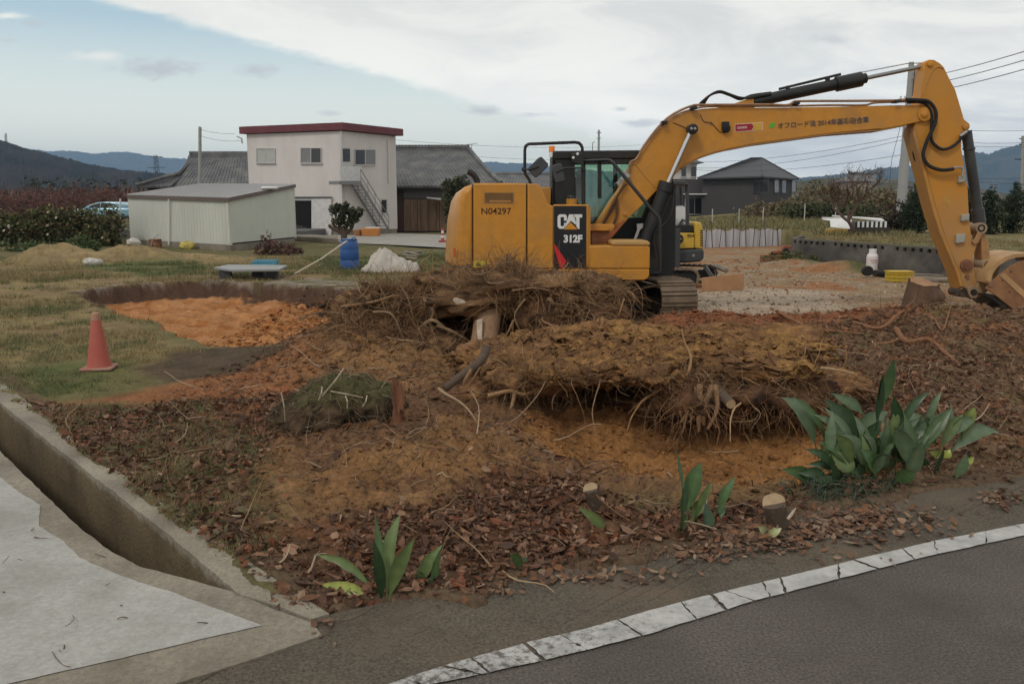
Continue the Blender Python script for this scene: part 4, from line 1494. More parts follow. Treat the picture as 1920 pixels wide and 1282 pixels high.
    m.tube([g0 - ax * .25 + Vector((0, 0, .04)), g0 - ax * .12 + Vector((0, 0, .04)), g0 - ax * .12 + Vector((0, 0, .12))], .012, 6)
    m.build('grease_valve', M_['steel'], t)
    return t


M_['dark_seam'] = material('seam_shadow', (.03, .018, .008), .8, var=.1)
M_['pipe'] = material('primed_steel_pipe', (.30, .17, .09), .5, .3, .3, 6)
M_['rodgrey'] = material('extended_rod', (.30, .30, .29), .3, .9, .05, 5)
M_['greyblack'] = material('grey_black_paint', (.035, .037, .036), .5, 0, .2, 3, dirt=(.12, .11, .10), dirt_amt=.5)
M_['dustysteel'] = material('dusty_steel', (.36, .27, .17), .7, .2, .2, 6, .2, 80, (.2, .12, .06), .6, 6)
M_['rustyellow'] = material('worn_yellow_linkage', (.36, .20, .08), .65, 0, .2, 5, .2, 80, (.20, .10, .05), .8, 4)
M_['rustbucket'] = material('worn_bucket_side', (.24, .115, .055), .75, .05, .3, 3, .25, 70, (.38, .21, .085), .7, 2.2)
M_['bucketyellow'] = material('dusty_bucket_yellow', (.44, .27, .12), .7, 0, .15, 4, .15, 80, (.30, .17, .09), .7, 2.5)
M_['rustdark'] = material('dark_dirty_steel', (.055, .042, .032), .8, .2, .3, 6, .3, 60, (.17, .11, .07), .5, 5)


def stick_paint():
    """yellow that gets dustier towards the digging end (dried mud, a wear pattern of the arm itself)"""
    m = material('stick_paint', (.53, .23, .026), .5, 0, .08, 1.5, .06, 160, (.36, .20, .08), .45, 1.6)
    nt = m.node_tree
    L = nt.links.new
    b = nt.nodes['Principled BSDF']
    src = b.inputs['Base Color'].links[0].from_socket
    tc = N(nt, 'ShaderNodeTexCoord')
    sp = N(nt, 'ShaderNodeSeparateXYZ'); L(tc.outputs['Object'], sp.inputs[0])
    nz = N(nt, 'ShaderNodeTexNoise'); nz.inputs['Scale'].default_value = 4; nz.inputs['Detail'].default_value = 7; L(tc.outputs['Object'], nz.inputs['Vector'])
    ad = N(nt, 'ShaderNodeMath', operation='MULTIPLY_ADD'); L(nz.outputs[0], ad.inputs[0]); ad.inputs[1].default_value = 1.6; L(sp.outputs[2], ad.inputs[2])
    r = N(nt, 'ShaderNodeMapRange'); L(ad.outputs[0], r.inputs[0])
    for i, q in enumerate((1.3, 3.1, .85, 0)): r.inputs[i + 1].default_value = q
    mx = N(nt, 'ShaderNodeMix', data_type='RGBA'); L(r.outputs[0], mx.inputs[0]); L(src, mx.inputs[6]); mx.inputs[7].default_value = (.36, .22, .105, 1)
    L(mx.outputs[2], b.inputs['Base Color'])
    return m


M_['stickpaint'] = stick_paint()
build_excavator()

# ================================================================== NEAR GROUND: roots, stumps, plants, litter
def lump(name, c, r, mat, parent, seed, c1, c2, amp=.25, res=(72, 44), freq=2.2, sq=2.0, fine=.06, c3=None, topcol=None):
    """a clod or soil mass: closed uneven surface"""
    nu, nv = res
    th = np.linspace(0, 2 * np.pi, nu, endpoint=False)
    ph = np.linspace(-np.pi / 2, np.pi / 2, nv)
    TH, PH = np.meshgrid(th, ph)
    sp = lambda v, e: np.sign(v) * np.abs(v) ** (2.0 / e)
    X = sp(np.cos(PH), 2) * sp(np.cos(TH), sq); Y = sp(np.cos(PH), 2) * sp(np.sin(TH), sq); Z = np.sin(PH)
    x, y, z = c[0] + X * r[0], c[1] + Y * r[1], c[2] + Z * r[2]
    m = min(r)
    q = 1 + amp * 2.2 * fbm(x * freq + seed, y * freq, z * freq, 5, .55)
    x, y, z = c[0] + X * r[0] * q, c[1] + Y * r[1] * q, c[2] + Z * r[2] * q
    f = fine * m * 5
    x = x + f * fbm(x * 11 + seed, y * 11, z * 11, 3, .6); y = y + f * fbm(x * 11, y * 11 + seed + 40, z * 11, 3, .6); z = z + f * fbm(x * 11, y * 11, z * 11 + seed + 80, 3, .6)
    w = sstep(fbm(x * 3 + seed, y * 3, z * 3, 4, .6), -.2, .25)[..., None]
    col = np.array(c1) * (1 - w) + np.array(c2) * w
    if c3 is not None:
        w3 = sstep(fbm(x * 6 + seed + 9, y * 6, z * 6, 4, .6), .05, .25)[..., None]
        col = col * (1 - w3) + np.array(c3) * w3
    if topcol is not None:      # turf still growing on the upper side of the clod
        wt = (sstep(Z, .25, .6) * sstep(fbm(x * 5 + seed, y * 5, z * 5, 3), -.25, .15))[..., None]
        col = col * (1 - wt) + np.array(topcol) * wt
    col = np.clip(col * (1 + .35 * fbm(x * 23, y * 23, z * 23, 3, .6))[..., None], .008, .9)
    V = np.stack([x, y, z], -1).reshape(-1, 3)
    idx = np.arange(nu * nv).reshape(nv, nu)
    F = np.stack([idx[:-1], np.roll(idx[:-1], -1, 1), np.roll(idx[1:], -1, 1), idx[1:]], -1).reshape(-1, 4)
    o = np_mesh(name, V, [F], mat, parent, color=col.reshape(-1, 3))
    return o, V


def walk(p, d, n, step, curl, grav, rs, floor=None):
    p = Vector(p); d = Vector(d).normalized()
    out = [p.copy()]
    k = Vector((rs.uniform(-1, 1), rs.uniform(-1, 1), rs.uniform(-1, 1)))
    for i in range(n):
        k = (k * .7 + Vector((rs.gauss(0, 1), rs.gauss(0, 1), rs.gauss(0, 1))) * .5)
        d = (d + k * curl + Vector((0, 0, -grav))).normalized()
        p = p + d * step
        if floor is not None:
            f = floor(p)
            if p.z < f:
                p.z = f
                d.z = abs(d.z) * .3
        out.append(p.copy())
    return out


def gfloor(off=.01):
    def f(p):
        return zat(p.x, p.y) + off
    return f


GAPS = []      # hollows in the root masses that rootlets leave open: centre and half-size as seen, plus depth range


def hair_arrays(P0, D0, L, r0, cols, seed, curl=.35, grav=.1, steps=8, floor=False):
    """many thin wandering rootlets at once: three-sided tapering tubes"""
    r = np.random.default_rng(seed)
    n = len(P0)
    p = np.array(P0, float); d = np.array(D0, float); d /= np.linalg.norm(d, axis=1, keepdims=True) + 1e-9
    k = r.normal(0, 1, (n, 3))
    pts = [p.copy()]
    for i in range(steps):
        k = .7 * k + .5 * r.normal(0, 1, (n, 3))
        d = d + k * curl; d[:, 2] -= grav
        d /= np.linalg.norm(d, axis=1, keepdims=True)
        p = p + d * (L / steps)[:, None]
        if floor:
            z = terrain(p[:, 0], p[:, 1])
            low = p[:, 2] < z + .006
            p[:, 2] = np.where(low, z + .006, p[:, 2]); d[:, 2] = np.where(low, np.abs(d[:, 2]) * .3, d[:, 2])
        pts.append(p.copy())
    S = np.stack(pts, 1)
    if GAPS and not floor:
        hz = S[..., 2] - CAM_H
        dep = S[..., 1] * CP - hz * SP
        sx = W0 / 2 + FPX * S[..., 0] / dep; sy = H0 / 2 - FPX * (S[..., 1] * SP + hz * CP) / dep
        keep = np.ones(n, bool)
        for (gx, gy, rx, ry, y0, y1) in GAPS:
            keep &= ~((((sx - gx) / rx) ** 2 + ((sy - gy) / ry) ** 2 < 1) & (S[..., 1] > y0) & (S[..., 1] < y1)).any(1) | (r.random(n) < .07)
        S, r0 = S[keep], r0[keep]
        n = len(S)
    T = np.gradient(S, axis=1); T /= np.linalg.norm(T, axis=2, keepdims=True) + 1e-9
    ref = r.normal(0, 1, (n, 1, 3))
    U = np.cross(T, ref); U /= np.linalg.norm(U, axis=2, keepdims=True) + 1e-9
    W = np.cross(T, U)
    m = steps + 1
    rad = r0[:, None] * np.linspace(1, .25, m)[None]
    V = np.empty((n, m, 3, 3))
    for q in range(3):
        a = 2 * np.pi * q / 3
        V[:, :, q] = S + (U * math.cos(a) + W * math.sin(a)) * rad[..., None]
    base = (np.arange(n) * m * 3)[:, None, None] + (np.arange(steps) * 3)[None, :, None]
    F = np.concatenate([np.stack([base + q, base + (q + 1) % 3, base + 3 + (q + 1) % 3, base + 3 + q], -1).reshape(-1, 4) for q in range(3)])
    C = np.array(cols)[r.choice(len(cols), n)] * r.uniform(.6, 1.3, (n, 1))
    C = np.repeat(C, m * 3, 0)
    return V.reshape(-1, 3), F, C


def hair(parent, V, cen, n, seed, rr=(.003, .007), ll=(.2, .7), grav=.1, out=.7, curl=.33, cols=None, sel=None, name='hair_roots'):
    r = np.random.default_rng(seed)
    V = V if sel is None else V[sel]
    P0 = V[r.integers(0, len(V), n)]
    nr = P0 - np.array(tuple(cen)); nr /= np.linalg.norm(nr, axis=1, keepdims=True) + 1e-9
    D0 = nr * out + r.normal(0, .75, (n, 3)) * np.array([1, .8, .55])
    A, F, C = hair_arrays(P0 - nr * .05, D0, r.uniform(*ll, n), r.uniform(*rr, n), cols or ROOTC, seed + 1, curl, grav)
    o = np_mesh(name, A, [F], M_['rootattr'], parent, color=C)
    tag(o, kind='stuff')


ROOTC = [(.33, .20, .10), (.26, .155, .08), (.22, .12, .062), (.40, .27, .155), (.18, .095, .055)]
M_['rootattr'] = material('thin_root', None, .95, 0, .25, 20, .3, 90, attr=True, spec=.12)


def root_set(parent, V, rs, nmain, nfine, cen, rmain=(.010, .026), rfine=(.0022, .006), lmain=(.35, .9), lfine=(.15, .5), grav=.12, cam_side=True, cols=ROOTC, label=None, out=.8):
    """main roots: one part each; the hair roots: one part that nobody could count"""
    cen = Vector(cen)
    pick = [Vector(v) for v in V if (not cam_side or v[1] < cen.y + .25)]

    def start():
        p = rs.choice(pick)
        nrm = (p - cen); nrm.normalize()
        d = nrm * out + Vector((rs.uniform(-1, 1), rs.uniform(-.8, .3), rs.uniform(-.5, .5)))
        return p - nrm * .04, d
    for _ in range(nmain):
        p, d = start()
        L = rs.uniform(*lmain)
        n = 10
        pts = spline(walk(p, d, n, L / n, .28, grav, rs, gfloor()), 2)
        r0 = rs.uniform(*rmain)
        m = MB(); m.cc = shade(rs.choice(cols), rs.uniform(.75, 1.2))
        m.tube(pts, [r0 * (1 - .75 * i / len(pts)) * (1 + .15 * math.sin(i * 1.7)) for i in range(len(pts))], 7)
        m.build('root', M_['rootattr'], parent, recalc=False)
    if nfine:
        hair(parent, np.array([tuple(v) for v in pick]), cen, nfine, int(nmain * 31 + len(pick) % 97 + abs(cen.x) * 100), rfine, lfine, grav, out, .36, cols)


def build_root_masses():
    S = M_['attrsoil']
    # --- big upturned stump behind
    t = thing('uprooted_stump', 'upside-down uprooted stump with peeled trunk under tangled roots, directly before the excavator', 'tree stump', tuple(G(905, 690)), 'uprooted stumps lying on the dug soil')
    br, rd, lt, dk = (.135, .078, .042), (.16, .078, .04), (.23, .135, .068), (.06, .036, .022)
    rs = random.Random(5)
    allV = []
    GAPS.extend([(568, 592, 48, 55, 9, 13), (848, 592, 40, 26, 9, 13), (910, 626, 30, 40, 9, 12), (966, 622, 22, 24, 9, 13), (866, 572, 26, 16, 9, 12), (640, 668, 26, 10, 9, 11)])
    for i, (px, py, Y, r, a, c1, c2, c3) in enumerate((
            (950, 552, 11.4, (1.2, .75, .27), .45, br, lt, dk),
            (1050, 602, 11.2, (.60, .55, .33), .45, br, rd, dk),
            (742, 606, 11.1, (.70, .6, .40), .45, br, lt, dk),
            (905, 612, 12.0, (1.5, .4, .5), .2, (.022, .016, .012), (.03, .02, .014), None),  # near-black backing lump: shade of the cavities put into its soil colour
            (672, 648, 10.5, (.45, .45, .14), .3, br, lt, rd),
            (800, 652, 10.5, (.5, .35, .13), .35, br, lt, dk),
            (1040, 652, 10.6, (.65, .4, .15), .35, br, lt, dk))):
        c = P(px, py, Y)
        o, V = lump('soil_mass', c, r, S, t, i * 7.3, c1, c2, a, c3=c3)
        if i != 3:
            allV.append((V, c))
    for (V, c), nm, nf in zip(allV, (12, 6, 10, 4, 4, 4), (5200, 2400, 3800, 1300, 1200, 1300)):
        root_set(t, V, rs, nm, nf, c, (.008, .020), (.0022, .006), (.3, .9), (.15, .6), .15)
    m = MB()
    pts = [P(914, 566, 11.1), P(913, 600, 10.7), P(910, 625, 10.6), P(907, 648, 10.5), P(904, 672, 10.45)]
    m.tube(spline(pts, 4), [.24, .22, .20, .185, .175, .17, .168, .168, .168, .168, .17, .172, .176, .178, .18, .18, .18], 18)
    m.build('trunk', material('peeled_trunk', (.30, .185, .105), .9, 0, .3, 6, .5, 30, (.16, .085, .05), .7, 4, stretch=(1, 1, .25)), t)
    m = MB(); a, b = P(897, 600, 10.45), P(900, 655, 10.28)
    m.prism([a + Vector((-.02, -.02, 0)), a + Vector((.05, -.02, .02)), a.lerp(b, .5) + Vector((.035, -.02, 0)), b + Vector((.03, -.02, 0)), b + Vector((-.012, -.02, 0)), a.lerp(b, .4) + Vector((-.025, -.02, 0))], (0, .03, 0))
    m.build('torn_wood', M_['palewood'], t)
    m = MB(); a, b = P(846, 560, 10.9), P(888, 588, 10.95)
    m.prism([P(*q, 10.55) for q in ((843, 558), (855, 559), (868, 564), (883, 573), (885, 588), (872, 582), (858, 574))], (0, .09, .02))
    m.build('torn_wood', M_['palewood'], t, bevel=.01)
    for (q0, q1, q2, r) in (((1028, 566), (1032, 562), (1050, 590), .035), ((780, 625), (810, 600), (845, 625), .03), ((795, 560), (812, 585), (800, 610), .022), ((990, 640), (1035, 610), (1075, 590), .045), ((885, 548), (905, 562), (925, 566), .03),
                            ((1100, 545), (1125, 590), (1128, 610), .014), ((640, 575), (700, 566), (740, 553), .02), ((700, 590), (712, 640), (735, 665), .018), ((1170, 560), (1160, 590), (1150, 610), .012), ((1178, 545), (1190, 560), (1175, 600), .010)):
        m = MB(); m.cc = rs.choice(ROOTC)
        Y = 10.75
        pts = spline([P(*q0, Y), P(*q1, Y - .15), P(*q2, Y)], 8)
        m.tube(pts, [r * (1 - .5 * i / len(pts)) for i in range(len(pts))], 8)
        m.build('root', M_['rootattr'], t, recalc=False)
    for (qs, r) in ((((740, 520), (765, 560), (775, 600)), .016), (((700, 585), (735, 590), (760, 640), (790, 665)), .018), (((745, 600), (738, 640), (720, 668)), .014), (((620, 560), (612, 590), (640, 620)), .018),
                    (((660, 600), (700, 640), (690, 670)), .012), (((960, 545), (1000, 540), (1030, 545)), .012), (((985, 560), (965, 590), (975, 620)), .014), (((1070, 560), (1050, 600), (1045, 640)), .013),
                    (((1010, 600), (1030, 630), (1060, 655), (1095, 660)), .016), (((820, 610), (850, 622), (880, 640), (900, 652)), .022), (((795, 640), (830, 650), (850, 672)), .013), (((1120, 590), (1090, 625), (1060, 640)), .012),
                    (((905, 508), (915, 530), (945, 530)), .02), (((870, 500), (890, 515), (920, 508), (942, 488)), .014), (((1040, 520), (1060, 500), (1066, 492)), .01), (((560, 600), (600, 585), (650, 590)), .014)):
        m = MB(); m.cc = shade((.27, .18, .105), rs.uniform(.65, 1.15)); r *= .85
        sp_ = spline([P(x, y, 10.5 + rs.uniform(-.12, .1)) for x, y in qs], 7)
        m.tube(sp_, [r * (1 - .5 * i / len(sp_)) * (1 + .12 * math.sin(i * 1.3)) for i in range(len(sp_))], 7)
        m.build('root', M_['rootattr'], t, recalc=False)
    # --- slab-like root plate in front right, overhanging the hollow
    t = thing('uprooted_stump', 'flat ochre root plate overhanging the sandy hollow with roots dangling from its lip', 'tree stump', (1.55, 8.4, 0), 'uprooted stumps lying on the dug soil')
    och, oc2 = (.285, .160, .058), (.225, .120, .05)
    o, V = lump('soil_mass', (1.45, 8.66, .385), (1.72, 1.14, .13), S, t, 3.1, och, oc2, .34, (420, 170), 1.7, 2.3, .15, c3=(.15, .08, .04))
    global SLAB
    SLAB = V
    for i, (q, r3) in enumerate((((945, 690, 8.4), (.5, .45, .2)), ((985, 712, 7.95), (.38, .35, .11)), ((880, 728, 8.2), (.35, .35, .10)), ((1525, 715, 7.9), (.34, .35, .10)), ((1130, 640, 9.2), (.8, .4, .18)), ((1380, 645, 9.2), (.8, .4, .15)))):
        o, V2 = lump('soil_mass', P(*q), r3, S, t, 130 + i * 4.1, och if i > 3 else (.22, .12, .058), (.18, .095, .048), .4, c3=(.28, .15, .065), fine=.1)
        root_set(t, V2, rs, 3, 500, P(*q), (.005, .012), (.002, .0045), (.2, .6), (.1, .4), .1)
    hair(t, SLAB, (1.45, 8.6, 0), 900, 77, (.002, .004), (.08, .3), .25, .3, .3, [(.33, .20, .09), (.26, .15, .07), (.19, .105, .05)], SLAB[:, 2] > .33)
    GAPS[:] = [(1110, 742, 118, 20, 6.5, 9)]
    root_set(t, V[(V[:, 1] < 8.0) & (V[:, 2] < .42)], rs, 30, 2600, (1.45, 8.6, .5), (.0035, .009), (.0018, .004), (.3, .7), (.08, .36), .07, out=1.1, cols=[(.28, .17, .09), (.23, .13, .066), (.31, .21, .125), (.18, .095, .052)])
    GAPS[:] = []
    for i, (px, py, Y, r) in enumerate(((1300, 750, 7.62, (.30, .25, .17)), (1475, 748, 7.6, (.50, .4, .15)), (1400, 770, 7.8, (.4, .3, .15)))):
        c = P(px, py, Y)
        o, V = lump('soil_mass', c, r, S, t, 60 + i * 5, (.085, .046, .027), (.12, .062, .034), .45, c3=(.04, .024, .016))
        root_set(t, V, rs, 12 if i < 2 else 6, 1300, c, (.006, .016), (.002, .005), (.2, .6), (.1, .4), .22)
    for k in range(9):
        x = rs.uniform(1245, 1345)
        m = MB(); m.cc = shade((.24, .145, .08), rs.uniform(.6, 1.1))
        pts = spline([P(x, 725 + rs.uniform(-5, 10), 7.45), P(x + rs.uniform(-15, 15), 765, 7.32), P(x + rs.uniform(-18, 22), 800 + rs.uniform(-15, 12), 7.3)], 6)
        r = rs.uniform(.014, .034)
        m.tube(pts, [r * (1 - .6 * i / len(pts)) for i in range(len(pts))], 7)
        m.build('root', M_['rootattr'], t, recalc=False)
    m = MB(); c = P(1370, 757, 7.22); m.tube([c, c + Vector((-.05, .35, .07))], [.045, .05], 14); lg = m.build('root', M_['bark'], t)
    m = MB(); m.lathe(c + Vector((0, -.003, 0)), [(.042, -.004), (.040, -.006)], 14, 'y'); m.build('sawn_face', M_['cutwood'], lg)
    for (pts, r) in (([(915, 742), (955, 733), (985, 739), (1020, 724), (1062, 727), (1105, 706)], .02), ([(965, 735), (960, 760), (950, 780)], .02), ([(1560, 720), (1640, 735), (1700, 760)], .02), ([(1400, 690), (1470, 700), (1540, 690), (1600, 700)], .016), ([(1440, 660), (1460, 690), (1500, 705), (1560, 712)], .013)):
        m = MB(); m.cc = rs.choice(ROOTC)
        w = [P(*q, 7.55) for q in pts]
        sp_ = spline(w, 6)
        m.tube(sp_, [r * (1 - .5 * i / len(sp_)) for i in range(len(sp_))], 8); m.build('root', M_['rootattr'], t, recalc=False)
    # --- turf clod at the left
    t = thing('uprooted_stump', 'uprooted clod with green turf on top and dry stems over its dark side', 'tree stump', tuple(G(650, 840)), 'uprooted stumps lying on the dug soil')
    c = P(642, 772, 7.2)
    o, V = lump('soil_mass', c, (.46, .45, .33), S, t, 91, (.075, .052, .032), (.105, .07, .042), .30, (130, 80), 1.6, 2.1, .035, c3=(.045, .032, .02), topcol=(.085, .078, .036))
    root_set(t, V, rs, 14, 2600, c, (.003, .007), (.0015, .0032), (.2, .55), (.08, .3), .3, cols=[(.26, .20, .13), (.19, .14, .085), (.12, .08, .05), (.32, .26, .18)])
    gr = MB()
    top = [v for v in V if v[2] > c.z + .12 and v[1] < c.y + .3]
    for _ in range(900):
        p = Vector(rs.choice(top))
        gr.cc = (.075 * rs.uniform(.6, 1.5), .10 * rs.uniform(.6, 1.3), .03)
        d = Vector((rs.uniform(-1, 1), rs.uniform(-1, .6), rs.uniform(.1, .9))).normalized()
        L = rs.uniform(.015, .05); s_ = d.cross(Vector((0, 0, 1))).normalized() * rs.uniform(.0015, .003)
        gr.add([p - s_, p + s_, p + d * L * .6 + s_ * .7, p + d * L * .6 - s_ * .7, p + d * L + Vector((0, 0, -.02))], [(0, 1, 2, 3), (3, 2, 4)])
    tag(gr.build('turf', M_['greenattr'], t, smooth=False, recalc=False), kind='stuff')
    for (q0, q1) in (((597, 750), (604, 725)), ((604, 742), (645, 690)), ((651, 765), (648, 742)), ((680, 762), (688, 742)), ((620, 733), (680, 745)), ((527, 735), (535, 790)), ((692, 830), (690, 800))):
        m = MB(); m.cc = (.40, .33, .24)
        m.tube([P(*q0, 6.72), P((q0[0] + q1[0]) / 2 + 2, (q0[1] + q1[1]) / 2, 6.7), P(*q1, 6.78)], .006, 5); m.build('dry_stem', M_['rootattr'], t, recalc=False)
    # --- split red stump fragment beside it
    t = thing('splintered_stump', 'short splintered reddish stump fragment standing up beside the turf clod', 'tree stump', tuple(P(750, 775, 6.8)))
    m = MB(); pts = spline([P(748, 800, 6.86), P(747, 765, 6.84), P(742, 735, 6.84), P(738, 708, 6.86)], 5)
    m.tube(pts, [.058 - .0026 * i + .004 * math.sin(i * 2.1) for i in range(len(pts))], 11); m.build('bark_side', M_['redwood'], t)
    m = MB()
    m.prism([P(*q, 6.74) for q in ((741, 722), (744, 712), (747, 724), (751, 717), (754, 738), (758, 752), (756, 772), (751, 768), (748, 782), (744, 770), (742, 745))], (0, .06, 0)); m.build('split_face', M_['redwood'], t, bevel=.008)
    # --- thick loose branch
    t = thing('cut_branch', 'thick bare brown branch leaning diagonally against the ochre root slab', 'branch', tuple(P(836, 728, 7.4)))
    m = MB(); sp_ = spline([P(834, 729, 7.35), P(860, 708, 7.42), P(885, 690, 7.5), P(905, 672, 7.6), P(912, 652, 7.7)], 5)
    m.tube(sp_, [(.032 + .012 * i / len(sp_)) * (1 + .1 * math.sin(i * 1.9)) for i in range(len(sp_))], 12); m.build('stem', M_['bark'], t)
    m = MB(); m.tube(spline([P(883, 693, 7.46), P(872, 712, 7.4), P(868, 724, 7.4)], 4), [.02, .019, .018, .016, .014, .012, .01, .01, .008], 7); m.build('side_twig', M_['root'], t)
    t2 = thing('loose_root', 'thin pale forked root lying across the brown soil below the thick diagonal branch', 'root', tuple(P(825, 730, 7.9)))
    m = MB(); m.cc = (.36, .26, .17); sp_ = spline([P(822, 728, 7.15), P(835, 738, 7.1), P(860, 752, 7.05), P(880, 770, 7.0), P(893, 790, 6.95)], 5); m.tube(sp_, [.013 * (1 - .6 * i / len(sp_)) for i in range(len(sp_))], 7); m.build('root', M_['rootattr'], t2, recalc=False)
    # --- standing stump on the red ridge
    t = thing('tree_stump', 'dark sawn tree stump standing upright on the red soil ridge beside the bucket', 'tree stump', tuple(P(1724, 600, 13.0)))
    c = P(1722, 590, 13.0)
    nu, nv = 40, 26
    TH, H = np.meshgrid(np.linspace(0, 2 * np.pi, nu, endpoint=False), np.linspace(-.18, 1, nv))
    rad = .285 - .075 * H + .25 * np.clip(.3 - H, 0, 1) ** 1.5 + .09 * np.exp(-((H - .62) / .2) ** 2) * np.clip(np.cos(TH + .35), 0, 1) ** 3 + .025 * np.cos(3 * TH + 1) * (1 - .5 * H)
    hh = .50 + .025 * np.cos(TH - 2.8) + .045 * np.sin(TH) + .02 * fbm(np.cos(TH) * 3, np.sin(TH) * 3, None, 2)
    x = c.x + rad * np.cos(TH) + .03 * H; y = c.y + rad * np.sin(TH); z = c.z + H * hh
    rr = 1 + .16 * fbm(np.cos(TH) * 3.2, np.sin(TH) * 3.2, H * .9, 4, .6) + .035 * np.cos(11 * TH + 2 * H)
    x = c.x + (x - c.x) * rr; y = c.y + (y - c.y) * rr
    V = np.stack([x, y, z], -1).reshape(-1, 3)
    idx = np.arange(nu * nv).reshape(nv, nu)
    F = np.stack([idx[:-1], np.roll(idx[:-1], -1, 1), np.roll(idx[1:], -1, 1), idx[1:]], -1).reshape(-1, 4)
    np_mesh('bark', V, [F], M_['stumpbark'], t)
    top = V[-nu:]
    m = MB(); cc = Vector(top.mean(0)) + Vector((0, 0, .004)); m.add([cc] + [cc + (Vector(q) - cc) * .97 + Vector((0, 0, .006)) for q in top], [(0, i + 1, (i + 1) % nu + 1) for i in range(nu)])
    m.build('sawn_face', M_['stumptop'], t)
    rs = random.Random(9)
    for (pts, r) in (([(1680, 628), (1700, 640), (1740, 645), (1770, 652), (1793, 668), (1798, 682)], .04), ([(1640, 640), (1665, 642), (1685, 636)], .025), ([(1460, 610), (1520, 628), (1570, 630), (1620, 632)], .028), ([(1600, 622), (1650, 628), (1690, 620), (1730, 600)], .03), ([(1740, 610), (1765, 632), (1780, 615), (1790, 600)], .016), ([(1480, 640), (1560, 634), (1620, 636), (1650, 652)], .02)):
        m = MB(); m.cc = (.24, .12, .065)
        w = [(lambda g: Vector((g.x, g.y, zat(g.x, g.y) + .035)))(G(*q, .12)) for q in pts]
        sp_ = spline(w, 6); m.tube(sp_, [r * (1 - .6 * i / len(sp_)) for i in range(len(sp_))], 8); m.build('root', M_['rootattr'], t, recalc=False)
    # --- two small sawn stumps in front
    for (bx, by, tx, ty, r, rt, lab) in ((1127, 950, 1107, 916, .046, .046, 'small sawn stump leaning left with a curl of bark before the sandy hollow'),
                                         (1468, 985, 1451, 942, .066, .066, 'small freshly sawn round stump with pale top at the kerb beside the leafy plants')):
        g = G(bx, by); a = Vector((g.x, g.y, g.z - .1)); tp = P(tx, ty, g.y - .05)
        t = thing('sawn_stump', lab, 'tree stump', tuple(g), 'small sawn stumps along the kerb')
        ax = (tp - a).normalized()
        m = MB(); pts = [a.lerp(tp, i / 5) for i in range(6)]; m.tube(pts, [r * 1.25, r * 1.15, r * 1.05, r, r, r], 18); bk = m.build('bark', M_['bark'], t)
        u = ax.orthogonal().normalized(); v = ax.cross(u); nrm = (ax + Vector((-.15, -.55, .25))).normalized()
        u = nrm.orthogonal().normalized(); v = nrm.cross(u)
        m = MB(); m.add([tp + nrm * .006] + [tp + nrm * .004 + (u * math.cos(k * .3491) + v * math.sin(k * .3491)) * r * (1.02 + .04 * math.sin(k * 2)) for k in range(18)], [(0, i + 1, (i + 1) % 18 + 1) for i in range(18)])
        m.prism([tp - nrm * .012 + (u * math.cos(k * .3491) + v * math.sin(k * .3491)) * r * 1.0 for k in range(18)], nrm * .014)
        m.build('sawn_face', M_['cutwood'], t)
        if bx == 1128:
            m = MB(); st = spline([P(1095, 908, g.y), P(1101, 893, g.y + .02), P(1113, 880, g.y + .04), P(1127, 864, g.y + .05)], 5)
            m.tube(st, [.02, .022, .023, .024, .024, .024, .023, .022, .021, .02, .019, .018, .016, .013, .01, .006], 6); m.build('bark_strip', M_['cutwood'], t)
        else:
            m = MB(); m.prism([P(1476, 972, g.y - .14), P(1487, 958, g.y - .14), P(1493, 953, g.y - .14), P(1488, 963, g.y - .14), P(1479, 974, g.y - .14)], (0, .012, 0)); m.build('bark_chip', M_['palewood'], t)


M_['palewood'] = material('pale_torn_wood', (.52, .44, .35), .85, 0, .25, 14, .3, 60, (.3, .2, .13), .6, 9)
M_['stumpbark'] = material('stump_bark', (.125, .072, .043), .95, 0, .4, 8, .9, 26, (.05, .032, .022), .7, 5, stretch=(1, 1, .3))
M_['stumptop'] = material('old_sawn_face', (.34, .19, .10), .9, 0, .3, 9, .3, 60, (.13, .07, .04), .7, 5)
build_root_masses()


# ------------------------------------------------------------------ broad-leaved plants
def leaf_blade(name, base, tip, width, bend, roll, col, parent, stalk=.25, tone=0):
    base, tip, bend = Vector(base), Vector(tip), Vector(bend)
    n = 12
    pts = [base + (tip - base) * (i / n) + bend * math.sin(math.pi * i / n) for i in range(n + 1)]
    ax = (tip - base).normalized()
    view = Vector((math.sin(roll), -math.cos(roll), .25)).normalized()
    sd_ = ax.cross(view).normalized()
    m = MB()
    vs, cv = [], []
    for i, p in enumerate(pts):
        t_ = i / n
        e_ = 1 + .10 * math.sin(i * 2.7 + base.x * 9)
        cv += [shade(col, .92 * e_), shade(col, 1.28 * e_), shade(col, 1.0 * e_)]
        if t_ < stalk:
            w = .006 + 0.0 * t_
        else:
            q = (t_ - stalk) / (1 - stalk)
            w = width * .5 * max(.02, (math.sin(math.pi * q ** .80) ** 1.05)) if q < 1 else .001
            w = max(w, .004 if q < .9 else .001)
        cf = view * (-.18 * w)
        vs += [p - sd_ * w + view * .22 * w + Vector((0, 0, .004 * math.sin(i * 1.9))), p + cf, p + sd_ * w + view * .22 * w]
    f = []
    for i in range(n):
        a = 3 * i
        f += [(a, a + 1, a + 4, a + 3), (a + 1, a + 2, a + 5, a + 4)]
    m.add(vs, f)
    m.c = cv
    return m.build(name, M_['leafplant'], parent, recalc=False, angle=80)


M_['leafplant'] = material('broad_green_leaf', None, .36, 0, .22, 12, .05, 60, attr=True, spec=.45, trans=.12, stretch=(1, 1, .4))
GR, GD, GL, GY, GB = (.065, .115, .042), (.036, .068, .028), (.12, .165, .06), (.27, .30, .07), (.105, .15, .08)  # greens lightened: part of the leaf sheen is put into these colours


